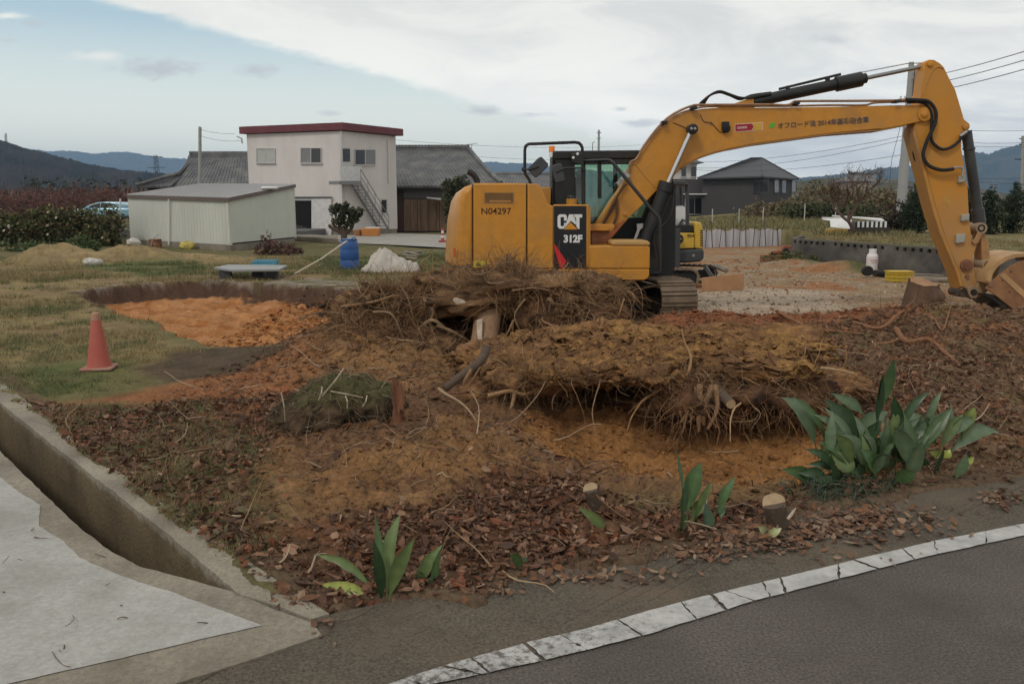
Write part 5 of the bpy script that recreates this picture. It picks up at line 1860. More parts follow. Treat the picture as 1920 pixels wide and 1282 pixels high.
def build_plants():
    rs = random.Random(21)
    specs = [
        ((722, 1134), 'clump of upright green lance-shaped leaves with two yellowing ones at the kerb, lower centre', 'broad leaf plant', [
            ((725, 1130), (751, 964), 28, GL, .12), ((720, 1130), (703, 963), 20, GR, .15), ((728, 1128), (778, 1008), 30, GL, .1), ((716, 1133), (700, 1010), 22, GD, .1),
            ((712, 1136), (664, 1078), 34, GD, .05), ((706, 1125), (593, 1096), 22, GY, .1), ((706, 1110), (588, 1040), 18, GL, .1), ((668, 1140), (604, 1158), 22, GY, .02),
            ((724, 1130), (735, 990), 18, GD, .15)]),
        ((790, 1118), 'two drooping green strap leaves rising from leaf litter right of the upright clump', 'broad leaf plant', [((777, 1114), (830, 1020), 24, GL, .1), ((814, 1110), (826, 1028), 14, GR, .1), ((806, 1122), (812, 1070), 10, GD, .1)]),
        ((985, 1078), 'tiny three-leaved green seedling at the edge of the verge', 'broad leaf plant', [((978, 1076), (955, 1038), 18, GR, .02), ((986, 1078), (984, 1040), 14, GD, .02), ((994, 1074), (1010, 1046), 16, GR, .02)]),
        ((1290, 1010), 'slender plant with pointed green leaves on tall stalks in front of the sandy hollow', 'broad leaf plant', [
            ((1283, 1005), (1316, 866), 34, GR, .3), ((1280, 1012), (1268, 842), 8, GD, .55), ((1292, 1008), (1336, 902), 22, GL, .3), ((1284, 1012), (1328, 928), 22, GL, .35), ((1326, 1004), (1322, 940), 28, GD, .1),
            ((1340, 972), (1379, 893), 18, GR, .2), ((1276, 1010), (1290, 900), 14, GD, .4), ((1350, 985), (1358, 930), 12, GR, .2)]),
        ((1146, 1008), 'single bent green leaf arching over the dry litter left of the slender plant', 'broad leaf plant', [((1147, 1010), (1082, 948), 20, GL, .15), ((1136, 1036), (1092, 1014), 12, GR, .1), ((1060, 1024), (1026, 1018), 10, GR, .1)]),
        ((1600, 915), 'large dense clump of broad blue-green leaves beside the kerb at the right', 'broad leaf plant', [
            ((1638, 845), (1676, 672), 44, GR, .36), ((1640, 850), (1655, 700), 26, GD, .4), ((1584, 876), (1546, 797), 34, GB, .1), ((1610, 880), (1628, 805), 34, GB, .1), ((1554, 880), (1524, 840), 22, GB, .1),
            ((1700, 932), (1730, 828), 34, GB, .05), ((1775, 856), (1874, 810), 30, GB, .12), ((1742, 824), (1688, 772), 26, GB, .15), ((1754, 838), (1732, 776), 20, GD, .1), ((1778, 830), (1783, 755), 24, GB, .1),
            ((1803, 825), (1828, 764), 24, (.13, .16, .03), .1), ((1636, 800), (1558, 737), 20, GB, .3), ((1563, 934), (1558, 860), 22, GD, .1), ((1555, 900), (1495, 886), 22, GD, .1), ((1668, 870), (1645, 805), 26, GB, .1),
            ((1655, 860), (1690, 812), 26, GB, .1), ((1716, 870), (1738, 800), 22, GB, .1), ((1790, 900), (1812, 850), 26, GB, .1), ((1600, 900), (1576, 842), 26, GD, .1), ((1630, 900), (1660, 846), 26, GB, .1), ((1690, 880), (1720, 840), 24, GD, .1),
            ((1745, 900), (1770, 842), 26, GD, .1), ((1580, 915), (1520, 900), 18, GB, .1), ((1765, 858), (1742, 846), 16, GY, .05), ((1768, 858), (1782, 842), 16, GY, .05), ((1808, 868), (1790, 856), 14, GY, .05), ((1808, 868), (1826, 856), 14, GY, .05), ((1800, 875), (1820, 872), 14, GL, .05)]),
        ((1440, 1020), 'pale yellow-green fallen leaf pair lying on the kerb in front of the sawn stump', 'broad leaf plant', [((1438, 1003), (1420, 986), 18, (.36, .38, .20), .02), ((1436, 1008), (1466, 990), 16, (.33, .34, .17), .02), ((1440, 1010), (1412, 1012), 14, (.30, .30, .08), .02)]),
        ((1915, 870), 'green leaf tips poking in at the right edge above the kerb', 'broad leaf plant', [((1930, 890), (1900, 858), 24, GB, .1), ((1935, 880), (1915, 840), 22, GD, .1)]),
    ]
    for (b, lab, cat, leaves) in specs:
        g = G(*b, -.04)
        if len(leaves) > 20:
            for _ in range(70):
                bx = min(1775, max(1535, rs.gauss(1645, 70))); by = 935 - (bx - 1490) * .13 - rs.uniform(0, 75)
                leaves = leaves + [((bx, by), (bx + min(75, max(-70, (bx - 1640) * .35 + rs.gauss(0, 42))), by - rs.choice([15, 30, 55, 80, 105]) * rs.uniform(.8, 1.2)), rs.uniform(13, 36), rs.choice([GB, GB, GD, GR, GL]), .15)]
        t = thing('leafy_plant', lab, cat, tuple(g), 'broad-leaved plants along the kerb')
        for (q0, q1, wpx, c, st) in leaves:
            Yb = g.y + rs.uniform(-.06, .12) + (max(0, (b[1] - q0[1])) * .003)
            base = P(*q0, Yb); tip = P(*q1, Yb + rs.uniform(-.12, .12))
            L = (tip - base).length
            w = wpx / ppm(Yb) * 1.06
            ac = shade(c, rs.uniform(.85, 1.15))
            side = 1 if q1[0] > q0[0] else -1
            leaf_blade('leaf', base, tip, w, Vector((-side * .03 * L, -.02, rs.uniform(.08, .22) * L * (1 if abs(q1[0] - q0[0]) > 22 else .2))), rs.uniform(-.8, .8), ac, t, st)
    # narrow-bladed ground grass under the big clump
    t = thing('grass_tuft', 'dark narrow-bladed grass tuft growing under the broad blue-green leaves', 'grass tuft', tuple(G(1590, 940, -.04)))
    m = MB()
    for _ in range(420):
        x = rs.gauss(1590, 62); y = 905 + rs.uniform(0, 48) - abs(x - 1590) * .06 - (x - 1500) * .12 + 8
        p = G(x, y, -.04)
        m.cc = shade(rs.choice([(.035, .06, .03), (.05, .075, .05), (.03, .045, .025)]), rs.uniform(.6, 1.5))
        d = Vector((rs.gauss(0, 1), rs.gauss(-.3, .8), 0)).normalized()
        L = rs.uniform(.10, .24); s_ = d.cross(Vector((0, 0, 1))) * .004
        h = rs.uniform(.35, .8)
        q = [p, p + d * L * .35 + Vector((0, 0, L * h * .8)), p + d * L * .8 + Vector((0, 0, L * h * .8)), p + d * L * 1.1 + Vector((0, 0, L * h * .4))]
        m.add([q[0] - s_, q[0] + s_, q[1] - s_, q[1] + s_, q[2] - s_ * .8, q[2] + s_ * .8, q[3]], [(0, 1, 3, 2), (2, 3, 5, 4), (4, 5, 6)])
    o = m.build('blades', M_['greenattr'], t, recalc=False); tag(o, kind='stuff')


build_plants()


# ------------------------------------------------------------------ litter, clods, twigs, grass (nobody could count them)
def scatter(n, x0, x1, y0, y1, wfun, seed, ypow=1.0):
    r = np.random.default_rng(seed)
    outx, outy, rest = [], [], []
    got = 0
    while got < n:
        k = 60000
        y = y0 + (y1 - y0) * r.random(k) ** ypow
        x = x0 + (x1 - x0) * r.random(k)
        T = terrain(x, y, 'all')
        w = wfun(x, y, T)
        keep = r.random(k) < w
        outx.append(x[keep]); outy.append(y[keep]); rest.append(T[0][keep])
        got += keep.sum()
        if len(outx) > 25:
            break
    x, y, z = np.concatenate(outx)[:n], np.concatenate(outy)[:n], np.concatenate(rest)[:n]
    return x, y, z


def tnormal(x, y, e=.06):
    zx = terrain(x + e, y) - terrain(x - e, y)
    zy = terrain(x, y + e) - terrain(x, y - e)
    n = np.stack([-zx / (2 * e), -zy / (2 * e), np.ones_like(x)], -1)
    return n / np.linalg.norm(n, axis=1, keepdims=True)


def leaf_mesh(x, y, z, sizes, cols, seed, tilt=.35, lift=.012):
    r = np.random.default_rng(seed)
    n = len(x)
    nr = tnormal(x, y) + r.normal(0, tilt, (n, 3)); nr[:, 2] = np.abs(nr[:, 2]); nr /= np.linalg.norm(nr, axis=1, keepdims=True)
    a = r.random(n) * 2 * np.pi
    u = np.stack([np.cos(a), np.sin(a), np.zeros(n)], -1)
    u -= nr * (u * nr).sum(1, keepdims=True); u /= np.linalg.norm(u, axis=1, keepdims=True)
    v = np.cross(nr, u)
    asp = r.uniform(.28, .5, n)
    curl = r.uniform(-.15, .75, n); fold = r.uniform(-.15, .8, n)
    tpl = [(-.5, 0, 0), (-.15, 1, .0), (.22, .85, .15), (.5, 0, .6), (.22, -.85, .15), (-.15, -1, .0)]
    V = np.empty((n, 6, 3))
    base = np.stack([x, y, z + lift + .5 * sizes * np.abs(r.normal(0, .12, n))], -1)
    for i, (s, w, c) in enumerate(tpl):
        V[:, i] = base + u * (s * sizes)[:, None] + v * (w * asp * .5 * sizes * 1.3)[:, None] + nr * ((abs(w) * fold * .5 * asp + c * curl) * sizes)[:, None]
    idx = np.arange(n)[:, None] * 6
    F = np.concatenate([idx + np.array([0, 1, 2, 3]), idx + np.array([0, 3, 4, 5])])
    C = np.repeat(cols[:, None, :], 6, 1).reshape(-1, 3)
    return V.reshape(-1, 3), F, C


def build_litter():
    r = np.random.default_rng(8)
    x, y, z = scatter(36000, -5.2, 8.5, 3.4, 12.5, lambda x, y, T: T[2] * np.clip(7 / (y + 1.5), .3, 1) * (.35 + .65 * sstep(fbm(x * 1.5, y * 1.5, None, 3), -.25, .2)), 2)
    pal = np.array([(.125, .072, .045), (.095, .056, .037), (.17, .105, .067), (.075, .046, .032), (.21, .145, .10), (.15, .066, .036), (.065, .043, .031), (.115, .082, .057), (.27, .20, .15)])
    pw = np.array([.2, .18, .14, .14, .07, .1, .1, .05, .02])
    c = pal[r.choice(len(pal), len(x), p=pw / pw.sum())] * r.uniform(.7, 1.25, (len(x), 1))
    gm = sdist(x, y, Z_LITGREEN) > -.2
    gk = gm & (r.random(len(x)) < .22)
    c[gk] = np.array((.085, .085, .045)) * r.uniform(.7, 1.3, (gk.sum(), 1))
    s = r.gamma(3, .0088, len(x)) + .011
    V, F, C = leaf_mesh(x, y, z, np.clip(s * r.choice([.6, 1, 1.4], len(x)), .014, .11), c * np.array([1.24, 1.06, .96]), 4, .62, .014)
    # leaves and mud lying in the ditch
    dd = Z_DITCH
    qx, qy = r.uniform(dd[:, 0].min(), dd[:, 0].max(), 9000), r.uniform(dd[:, 1].min(), dd[:, 1].max(), 9000)
    ok = sdist(qx, qy, dd) > .0
    qx, qy = qx[ok][:1500], qy[ok][:1500]
    qc = np.array([(.10, .07, .05), (.06, .045, .034), (.16, .12, .09), (.045, .035, .028)])[r.choice(4, len(qx))]
    V3, F3, C3 = leaf_mesh(qx, qy, np.full(len(qx), -.575), np.clip(r.gamma(4, .012, len(qx)) + .02, .03, .12), qc, 16, .6, .02)
    V, F, C = np.concatenate([V, V3]), np.concatenate([F, F3 + len(V)]), np.concatenate([C, C3])
    # drifts on the kerb strip
    kx, ky = [], []
    rs = random.Random(4)
    for (cx, cy, sx, sy, k) in ((1560, 990, 90, 14, 520), (1420, 1012, 60, 12, 260), (1300, 1040, 70, 10, 130), (1650, 965, 60, 10, 180), (1880, 938, 26, 8, 110), (900, 1108, 40, 8, 120), (1100, 1085, 90, 8, 120), (612, 1185, 12, 14, 12), (1480, 1030, 90, 16, 80), (560, 1128, 26, 10, 60)):
        for _ in range(k):
            g = G(rs.gauss(cx, sx), rs.gauss(cy, sy) - (0 if cx < 1000 else 0), .004)
            kx.append(g.x); ky.append(g.y)
    kx, ky = np.array(kx), np.array(ky)
    kz = np.full(len(kx), .006)
    kc = np.array([(.20, .115, .07), (.14, .075, .046), (.26, .175, .115), (.105, .063, .043), (.20, .095, .048)])[r.choice(5, len(kx))] * r.uniform(.75, 1.2, (len(kx), 1))
    V2, F2, C2 = leaf_mesh(kx, ky, kz, np.clip(r.gamma(3, .0095, len(kx)) + .012, .014, .085), kc, 6, .25, .008)
    o = np_mesh('leaf_litter', np.concatenate([V, V2]), [np.concatenate([F, F2 + len(V)])], M_['leafattr'], color=np.concatenate([C, C2]), smooth=False)
    tag(o, kind='stuff')

    # crumbs and clods of soil
    def wcl(x, y, T):
        z, col, lw, gw, ho, op, dig, gr = T
        pav = sdist(x, y, Z_PAVED)
        return np.clip(.75 * dig * (1 - .55 * lw) + .8 * op + .3 * ho, 0, 1) * (pav < -.05) * np.clip(9 / (y + 2), .25, 1)
    x, y, z = scatter(22000, -5.2, 9, 4.2, 21, wcl, 3)
    ico = bmesh.new(); bmesh.ops.create_icosphere(ico, subdivisions=1, radius=1)
    iv = np.array([v.co for v in ico.verts]); ifc = np.array([[v.index for v in f.verts] for f in ico.faces]); ico.free()
    sv = SLAB[(SLAB[:, 2] > .34)]
    sv = sv[r.choice(len(sv), 1500)] + r.normal(0, .02, (1500, 3)) * np.array([1, 1, 0])
    x, y, z = np.concatenate([x, sv[:, 0]]), np.concatenate([y, sv[:, 1]]), np.concatenate([z, sv[:, 2]])
    n = len(x)
    s = np.clip(r.gamma(1.15, .0062, n) + .004, .004, .05) * np.clip(y / 7.5, .8, 2)
    jit = 1 + r.normal(0, .30, (n, len(iv), 1))
    sc = r.uniform(.5, 1.4, (n, 1, 3)) * np.array([1, 1, .6])
    V = iv[None] * jit * sc * s[:, None, None] + np.stack([x, y, z + s * .35], -1)[:, None]
    F = (np.arange(n)[:, None, None] * len(iv) + ifc[None]).reshape(-1, 3)
    _, col, *_ = terrain(x, y, 'all')
    col[-1500:] = np.array((.28, .15, .06))
    C = np.repeat((col * r.uniform(.65, 1.2, (n, 1)))[:, None], len(iv), 1).reshape(-1, 3)
    o = np_mesh('soil_clods', V.reshape(-1, 3), [F], M_['attrsoil'], color=C, smooth=False)
    tag(o, kind='stuff')
    # stones and rubble chips on the cleared yard, pale
    x, y, z = scatter(4200, -9, 16, 12.5, 30, lambda x, y, T: np.clip(T[7] + .05 * T[3], 0, 1) * np.clip(16 / y, .2, 1), 6)
    n = len(x)
    s = np.clip(r.gamma(1.2, .009, n) + .005, .006, .09)
    V = iv[None] * (1 + r.normal(0, .22, (n, len(iv), 1))) * r.uniform(.6, 1.3, (n, 1, 3)) * s[:, None, None] + np.stack([x, y, z + s * .2], -1)[:, None]
    F = (np.arange(n)[:, None, None] * len(iv) + ifc[None]).reshape(-1, 3)
    cc = np.array([(.36, .30, .23), (.30, .22, .15), (.42, .37, .30), (.28, .14, .075), (.20, .14, .09)])[r.choice(5, n)] * r.uniform(.7, 1.2, (n, 1))
    o = np_mesh('rubble', V.reshape(-1, 3), [F], M_['attrsoil'], color=np.repeat(cc[:, None], len(iv), 1).reshape(-1, 3), smooth=False)
    tag(o, kind='stuff')

    # fine rootlets and stalks strewn over the dug soil and among the leaves
    x, y, z = scatter(7000, -5, 9, 4.0, 13.2, lambda x, y, T: np.clip(.8 * T[6] * (1 - .8 * T[4]) + .45 * T[2], 0, 1) * np.clip(8 / (y + 1), .3, 1) * (sdist(x, y, Z_PAVED) < -.03), 19)
    n = len(x)
    D0 = r.normal(0, 1, (n, 3)); D0[:, 2] = np.abs(D0[:, 2]) * .25
    A, F, C = hair_arrays(np.stack([x, y, z + .008], -1), D0, r.uniform(.06, .42, n), r.uniform(.0018, .0042, n) * np.clip(y / 8, .8, 1.6), [(.20, .12, .065), (.15, .09, .052), (.25, .165, .10), (.10, .065, .042), (.31, .23, .155)], 20, .3, .10, 7, True)
    o = np_mesh('rootlets', A, [F], M_['rootattr'], color=C); tag(o, kind='stuff')
    # twigs and rootlets lying about
    rs = random.Random(12)
    x, y, z = scatter(620, -5, 8.5, 3.8, 12.5, lambda x, y, T: np.clip(T[6] + T[2], 0, 1) * np.clip(7 / (y + 1), .3, 1) * (sdist(x, y, Z_PAVED) < -.03), 9)
    m = MB()
    fl = lambda p: 0
    for i in range(len(x)):
        L = rs.uniform(.10, .5)
        a = rs.uniform(0, 6.28)
        p = Vector((x[i], y[i], z[i] + .015))
        pts = walk(p, (math.cos(a), math.sin(a), rs.uniform(0, .35)), 6, L / 6, .25, .07, rs)
        zz = terrain(np.array([q.x for q in pts]), np.array([q.y for q in pts]))
        for q, h in zip(pts, zz):
            q.z = max(q.z, h + .008)
        m.cc = shade(rs.choice([(.24, .15, .09), (.19, .11, .06), (.30, .21, .13), (.14, .09, .06), (.38, .29, .20)]), rs.uniform(.7, 1.3))
        r0 = rs.uniform(.0025, .007)
        m.tube(pts, [r0 * (1 - .6 * k / 7) for k in range(7)], 5, False)
    # on the verge and the drive
    for _ in range(64):
        if rs.random() < .45:
            px, py = rs.uniform(0, 430), rs.uniform(930, 1260)
            if py > 1275 - px * .23 or py < 925 + px * .58: continue
        else:
            px = rs.uniform(620, 1900); py = 1185 - (px - 600) * .19 + rs.uniform(-30, 10)
        g = G(px, py, .025)
        a = rs.gauss(.2, .5)
        m.cc = shade((.13, .10, .075), rs.choice([.5, .8, 1, 1.3]))
        m.tube([q for q in walk(g, (math.cos(a), math.sin(a), 0), 4, rs.choice([.003, .006, .012, .02, .045]), .28, 0, rs)], rs.choice([.0013, .002, .003]), 4, False)
    o = m.build('twigs', M_['barkattr'], None, recalc=False); tag(o, kind='stuff')

    # grass: short blades in tufts over the left lot, the bank and in patches among the litter
    def wg(x, y, T):
        z, col, lw, gw, ho, op, dig, gr = T
        return np.clip(gw * sstep(fbm(x * .9, y * .9, None, 4) + .4 * fbm(x * 3, y * 3, None, 2), -.15, .3), 0, 1) * (1 - np.clip(gauss(x, y, -15.8, 29.5, 1.4, 1.2, 1.3) + gauss(x, y, -13.3, 30.5, 1.8, 1.3, 1.3) + gauss(x, y, -11.2, 31, 1.5, 1.2, 1.2), 0, .93)) * np.clip(13 / y, .1, 1)
    xs, ys, zs = scatter(26000, -19, 16, 8.5, 42, wg, 14, 1.3)
    xl, yl, zl = scatter(2600, -4.5, 0, 4.3, 9, lambda x, y, T: (sdist(x, y, Z_LITGREEN) > -.3) * T[2] * sstep(fbm(x * 2, y * 2, None, 3), -.1, .2), 15)
    x, y, z = np.concatenate([xs, xl]), np.concatenate([ys, yl]), np.concatenate([zs, zl])
    nb = 5
    x = np.repeat(x, nb); y = np.repeat(y, nb); z = np.repeat(z, nb)
    n = len(x)
    sc = np.clip(y / 11, .75, 2.0)
    x = x + r.normal(0, .03, n) * sc; y = y + r.normal(0, .03, n) * sc
    a = r.random(n) * 2 * np.pi
    h = r.gamma(4, .008, n) * sc + .012; lean = r.uniform(.2, 1.3, n) * h
    d = np.stack([np.cos(a), np.sin(a)], -1)
    w = r.uniform(.003, .006, n) * sc
    p0 = np.stack([x - d[:, 1] * w, y + d[:, 0] * w, z - .01], -1); p1 = np.stack([x + d[:, 1] * w, y - d[:, 0] * w, z - .01], -1)
    p2 = np.stack([x + d[:, 0] * lean, y + d[:, 1] * lean, z + h], -1)
    V = np.stack([p0, p1, p2], 1).reshape(-1, 3)
    F = np.arange(3 * n).reshape(n, 3)
    mixn = sstep(fbm(x * .7, y * .7, None, 4) + .35 * fbm(x * 4, y * 4, None, 2), .02, .5)
    gz = np.maximum.reduce([sstep(sdist(x, y, q), -.3, .4) for q in (Z_GREEN1, Z_GREEN2, Z_GREEN3)])
    mixn = np.clip(mixn + gz, 0, 1)
    dry = np.array((.27, .21, .10)); grn = np.array((.12, .135, .05))
    c = (dry * (1 - mixn[:, None]) + grn * mixn[:, None]) * r.uniform(.65, 1.3, (n, 1))
    o = np_mesh('grass', V, [F], M_['greenattr'], color=np.repeat(c, 3, 0), smooth=False)
    tag(o, kind='stuff')


build_litter()


def build_cone():
    g = G(186, 688)
    z = zat(g.x, g.y)
    t = thing('traffic_cone', 'faded red traffic cone standing on the grass near the kerb', 'traffic cone', (g.x, g.y, z))
    m = MB(); m.obox((g.x, g.y, z + .02), (.175, .03, 0), (-.03, .175, 0), (0, 0, .018))
    m.build('base', material('dirty_red_plastic', (.30, .12, .085), .7, dirt=(.30, .24, .17), dirt_amt=.9, dscale=4), t, bevel=.015)
    m = MB(); m.lathe((g.x + .003, g.y, z + .035), [(.138, 0), (.132, .03), (.085, .33), (.052, .56), (.047, .60), (.040, .63), (.022, .64)], 24)
    m.build('body', material('faded_red_plastic', (.43, .10, .072), .6, 0, .12, 5, .1, 60, (.30, .13, .09), .5, 5), t)
    m = MB(); m.lathe((g.x + .003, g.y, z + .035), [(.054, .555), (.050, .60), (.043, .632), (.022, .645)], 24)
    m.build('tip', material('bleached_red_plastic', (.36, .17, .11), .7, dirt=(.35, .26, .18), dirt_amt=.7, dscale=8), t)


build_cone()

# ================================================================== BACKGROUND: buildings, yard things, trees, hills
def onplane(px, py, A, B, off=0.0):
    """photo pixel -> point on the upright plane through A and B, moved 'off' towards the camera"""
    A, B = Vector(A), Vector(B)
    n = (B - A).cross(Vector((0, 0, 1))).normalized()
    if n.y > 0:
        n = -n
    A0 = A + n * off
    d = ray(px, py)
    t = (A0 - Vector((0, 0, CAM_H))).dot(n) / d.dot(n)
    return Vector((0, 0, CAM_H)) + d * t


def panel(mb, px, A, B, off, depth):
    """flat piece on a facade: outline in pixels, standing 'off' proud of it and 'depth' thick inwards"""
    A, B = Vector(A), Vector(B)
    n = (B - A).cross(Vector((0, 0, 1))).normalized()
    if n.y > 0:
        n = -n
    mb.prism([onplane(x, y, A, B, off) for x, y in px], -n * depth)
    return mb


def rect(x0, y0, x1, y1):
    return [(x0, y0), (x1, y0), (x1, y1), (x0, y1)]


def window_on(parent, A, B, x0, y0, x1, y1, panes, frame_mat, glass_mats, fw=1.4, off=.0, name='window'):
    fr = MB()
    for q in (rect(x0, y0, x1, y0 + fw), rect(x0, y1 - fw, x1, y1), rect(x0, y0 + fw, x0 + fw, y1 - fw), rect(x1 - fw, y0 + fw, x1, y1 - fw)):
        panel(fr, q, A, B, off + .05, .12)
    for k in range(1, panes):
        xm = x0 + (x1 - x0) * k / panes
        panel(fr, rect(xm - fw * .5, y0 + fw, xm + fw * .5, y1 - fw), A, B, off + .04, .1)
    w = fr.build(name, frame_mat, parent, smooth=False)
    for k in range(panes):
        xa, xb = x0 + (x1 - x0) * k / panes, x0 + (x1 - x0) * (k + 1) / panes
        g = MB(); panel(g, rect(xa + .2, y0 + .5, xb - .2, y1 - .5), A, B, off + .012 + .012 * (k % 2), .01)
        g.build('pane', glass_mats[k % len(glass_mats)], w, smooth=False)
    s_ = MB(); panel(s_, rect(x0 - .8, y1, x1 + .8, y1 + 1.0), A, B, off + .10, .12); s_.build('sill', frame_mat, w, smooth=False)
    return w


def ribbed_wall(mb, A, B, z0, zA, zB, pitch=.3, rib=.02):
    """sheet wall with upright ribs as real steps"""
    A, B = Vector(A), Vector(B)
    L = (B - A).length
    n = (B - A).cross(Vector((0, 0, 1))).normalized()
    if n.y > 0:
        n = -n
    k = max(2, int(L / pitch))
    for i in range(k):
        a, b = i / k, (i + 1) / k
        m_ = a + (b - a) * .78
        for (s0, s1, o) in ((a, m_, 0), (m_, b, rib)):
            p, q = A.lerp(B, s0), A.lerp(B, s1)
            zp, zq = zA + (zB - zA) * s0, zA + (zB - zA) * s1
            back = -n * .1
            mb.hexa([Vector((v.x, v.y, z0)) for v in (p + n * o, q + n * o, q + back, p + back)],
                    [Vector((v.x, v.y, z)) for v, z in ((p + n * o, zp), (q + n * o, zq), (q + back, zq), (p + back, zp))])
    return mb


def tiled_slope(mb, e0, e1, r1, r0, pitch=.27, rad=.055, th=.14, courses=True):
    """roof plane eave e0-e1 to ridge r0-r1 with rows of round tiles running down it"""
    e0, e1, r0, r1 = map(Vector, (e0, e1, r0, r1))
    n = (e1 - e0).cross(r0 - e0).normalized()
    if n.z < 0:
        n = -n
    mb.prism([e0, e1, r1, r0], -n * th)
    L = max((e1 - e0).length, (r1 - r0).length)
    k = int(L / pitch)
    for i in range(k + 1):
        a, b = e0.lerp(e1, i / k), r0.lerp(r1, i / k)
        if (b - a).length < .3:
            continue
        c = max(2, int((b - a).length / .45))
        pts, rs_ = [], []
        for j in range(c):
            pts += [a.lerp(b, j / c), a.lerp(b, (j + .96) / c)]
            rs_ += [rad * 1.12, rad * .85]
        mb.tube([p + n * .015 for p in pts], rs_, 5, True)
    return mb


TILE = material('grey_roof_tile', (.105, .105, .108), .7, 0, .3, 1.2, .3, 30, (.23, .225, .20), .75, .9, fine=.25, finescale=14)
GLD = material('dark_window_glass', (.03, .032, .034), .12, 0, .2, 2, spec=.6)
GLP = material('pale_curtained_glass', (.42, .43, .40), .25, 0, .1, 2, spec=.5)
GLG = material('grey_window_glass', (.20, .195, .19), .2, 0, .15, 2, spec=.5)
ALU = material('aluminium_frame', (.50, .48, .46), .45, .3, .05, 3)
DKWOOD = material('dark_old_wood', (.045, .035, .028), .9, 0, .3, 3, .4, 40, stretch=(1, 1, .3))
PLASTER = material('pale_plaster', (.55, .53, .50), .9, 0, .1, 2)


def build_white_building():
    A, C, R = P(452, 0, 57.5), P(632, 0, 55.0), P(735, 0, 59.0)
    for v in (A, C, R): v.z = 0
    Bk = A + R - C
    base = (C + Bk) / 2
    t = thing('house', 'two-storey white metal-clad building with flat maroon roof and outside steel stair', 'building', (base.x, base.y, 0))
    wm = material('ribbed_pinkish_white_wall', (.66, .615, .58), .6, 0, .05, .8, dirt=(.40, .36, .32), dirt_amt=.35, dscale=.5, stretch=(1, 1, .3))
    zt = 6.5
    m = MB()
    ribbed_wall(m, A, C, .3, zt, zt, .22, .005); ribbed_wall(m, C, R, .3, zt, zt, .22, .005)
    ribbed_wall(m, R, Bk, .3, zt, zt, .5); ribbed_wall(m, Bk, A, .3, zt, zt, .5)
    m.build('wall', wm, t, smooth=False)
    m = MB()
    m.prism([Vector((v.x, v.y, -.1)) for v in (A, C, R, Bk)], (0, 0, .42)); m.build('foundation', M_['kerb'], t, smooth=False)
    # roof
    ctr = (A + C + R + Bk) / 4
    def out(v, k, z): return Vector((ctr.x + (v.x - ctr.x) * k, ctr.y + (v.y - ctr.y) * k, z))
    m = MB(); m.prism([out(A, 1.11, 6.52), out(C, 1.085, 6.55), out(R, 1.12, 6.52), out(Bk, 1.1, 6.52)], (0, 0, .46))
    m.build('roof', material('maroon_fascia', (.135, .035, .042), .55, 0, .12, 1.0, dirt=(.22, .08, .08), dirt_amt=.4), t, smooth=False, bevel=.02)
    # corner flashings and pipes
    m = MB(); m.obox(Vector((C.x, C.y - .03, 3.4)), (.06, 0, 0), (0, .06, 0), (0, 0, 3.1)); m.build('corner_trim', ALU, t, smooth=False)
    m = MB(); q = onplane(728, 262, C, R, .09); m.tube([q, Vector((q.x, q.y, 3.4))], .05, 8); m.build('downpipe', wm, t)
    m = MB(); q = onplane(453, 260, A, C, .2); m.tube([q + Vector((-.3, 0, .15)), q, q + Vector((0, .1, -.3))], .05, 8); m.build('gutter_elbow', ALU, t)
    window_on(t, A, C, 480, 278, 515.5, 306, 2, ALU, [GLP, GLP], off=.02)
    window_on(t, A, C, 563, 277, 602.5, 306.5, 2, ALU, [GLG, GLD], off=.02)
    window_on(t, C, R, 665, 280, 705, 310, 2, ALU, [GLD, GLG], off=.02)
    # upper door with its glazed top
    m = MB(); panel(m, rect(639, 276, 659, 341), C, R, .05, .08); d = m.build('door', PLASTER, t, smooth=False)
    m = MB(); panel(m, rect(641, 279, 656.5, 303.5), C, R, .062, .01); m.build('pane', GLD, d, smooth=False)
    m = MB(); panel(m, rect(638, 312, 678, 340), C, R, .55, .03); m.build('balustrade_panel', material('white_sheet', (.60, .59, .57), .6), t, smooth=False)
    # lower opening with a half-open sliding door
    m = MB(); panel(m, rect(546, 375, 583.5, 437), A, C, .045, .02); d = m.build('doorway', material('dark_interior', (.008, .007, .007), .9), t, smooth=False)  # near-black sheet on the wall stands in for the unlit room inside
    m = MB()
    rs = random.Random(3)
    for (x, y, r) in ((549, 432, 3), (556, 426, 4), (563, 428, 5), (571, 430, 4.5), (578, 432, 3), (560, 434, 2.5)):
        c = onplane(x, y, A, C, .12); m.obox(c, (r * .028, 0, .01), (0, .06, 0), (.01, 0, r * .034))
    m.build('stored_boxes', material('grey_clutter', (.07, .065, .06), .8, var=.6, vscale=5), d, smooth=False)
    m = MB(); panel(m, [(584, 371), (621, 371), (621, 441), (584, 438.5)], A, C, .14, .06); m.build('sliding_door', material('white_door_sheet', (.60, .58, .565), .6), t, smooth=False)
    m = MB(); panel(m, rect(545, 369, 622, 371.2), A, C, .2, .1); m.build('door_rail', M_['darkgrey'], t, smooth=False)
    m = MB(); panel(m, rect(546, 371.3, 583.5, 376), A, C, .09, .04); m.build('header_panel', material('white_header', (.60, .58, .56), .6), t, smooth=False)
    m = MB(); panel(m, rect(713.5, 372, 727, 403), C, R, .06, .08); d = m.build('side_door', PLASTER, t, smooth=False)
    m = MB(); panel(m, rect(715.5, 375, 725, 399), C, R, .075, .01); m.build('pane', GLD, d, smooth=False)
    # stair
    G_ = material('galvanised_stair', (.23, .225, .225), .55, .4, .2, 3)
    m = MB(); panel(m, rect(636.5, 339.5, 678, 346), C, R, .95, .95); st = m.build('stair_landing', G_, t, smooth=False)
    n_ = (R - C).cross(Vector((0, 0, 1))).normalized()
    n_ = n_ if n_.y < 0 else -n_
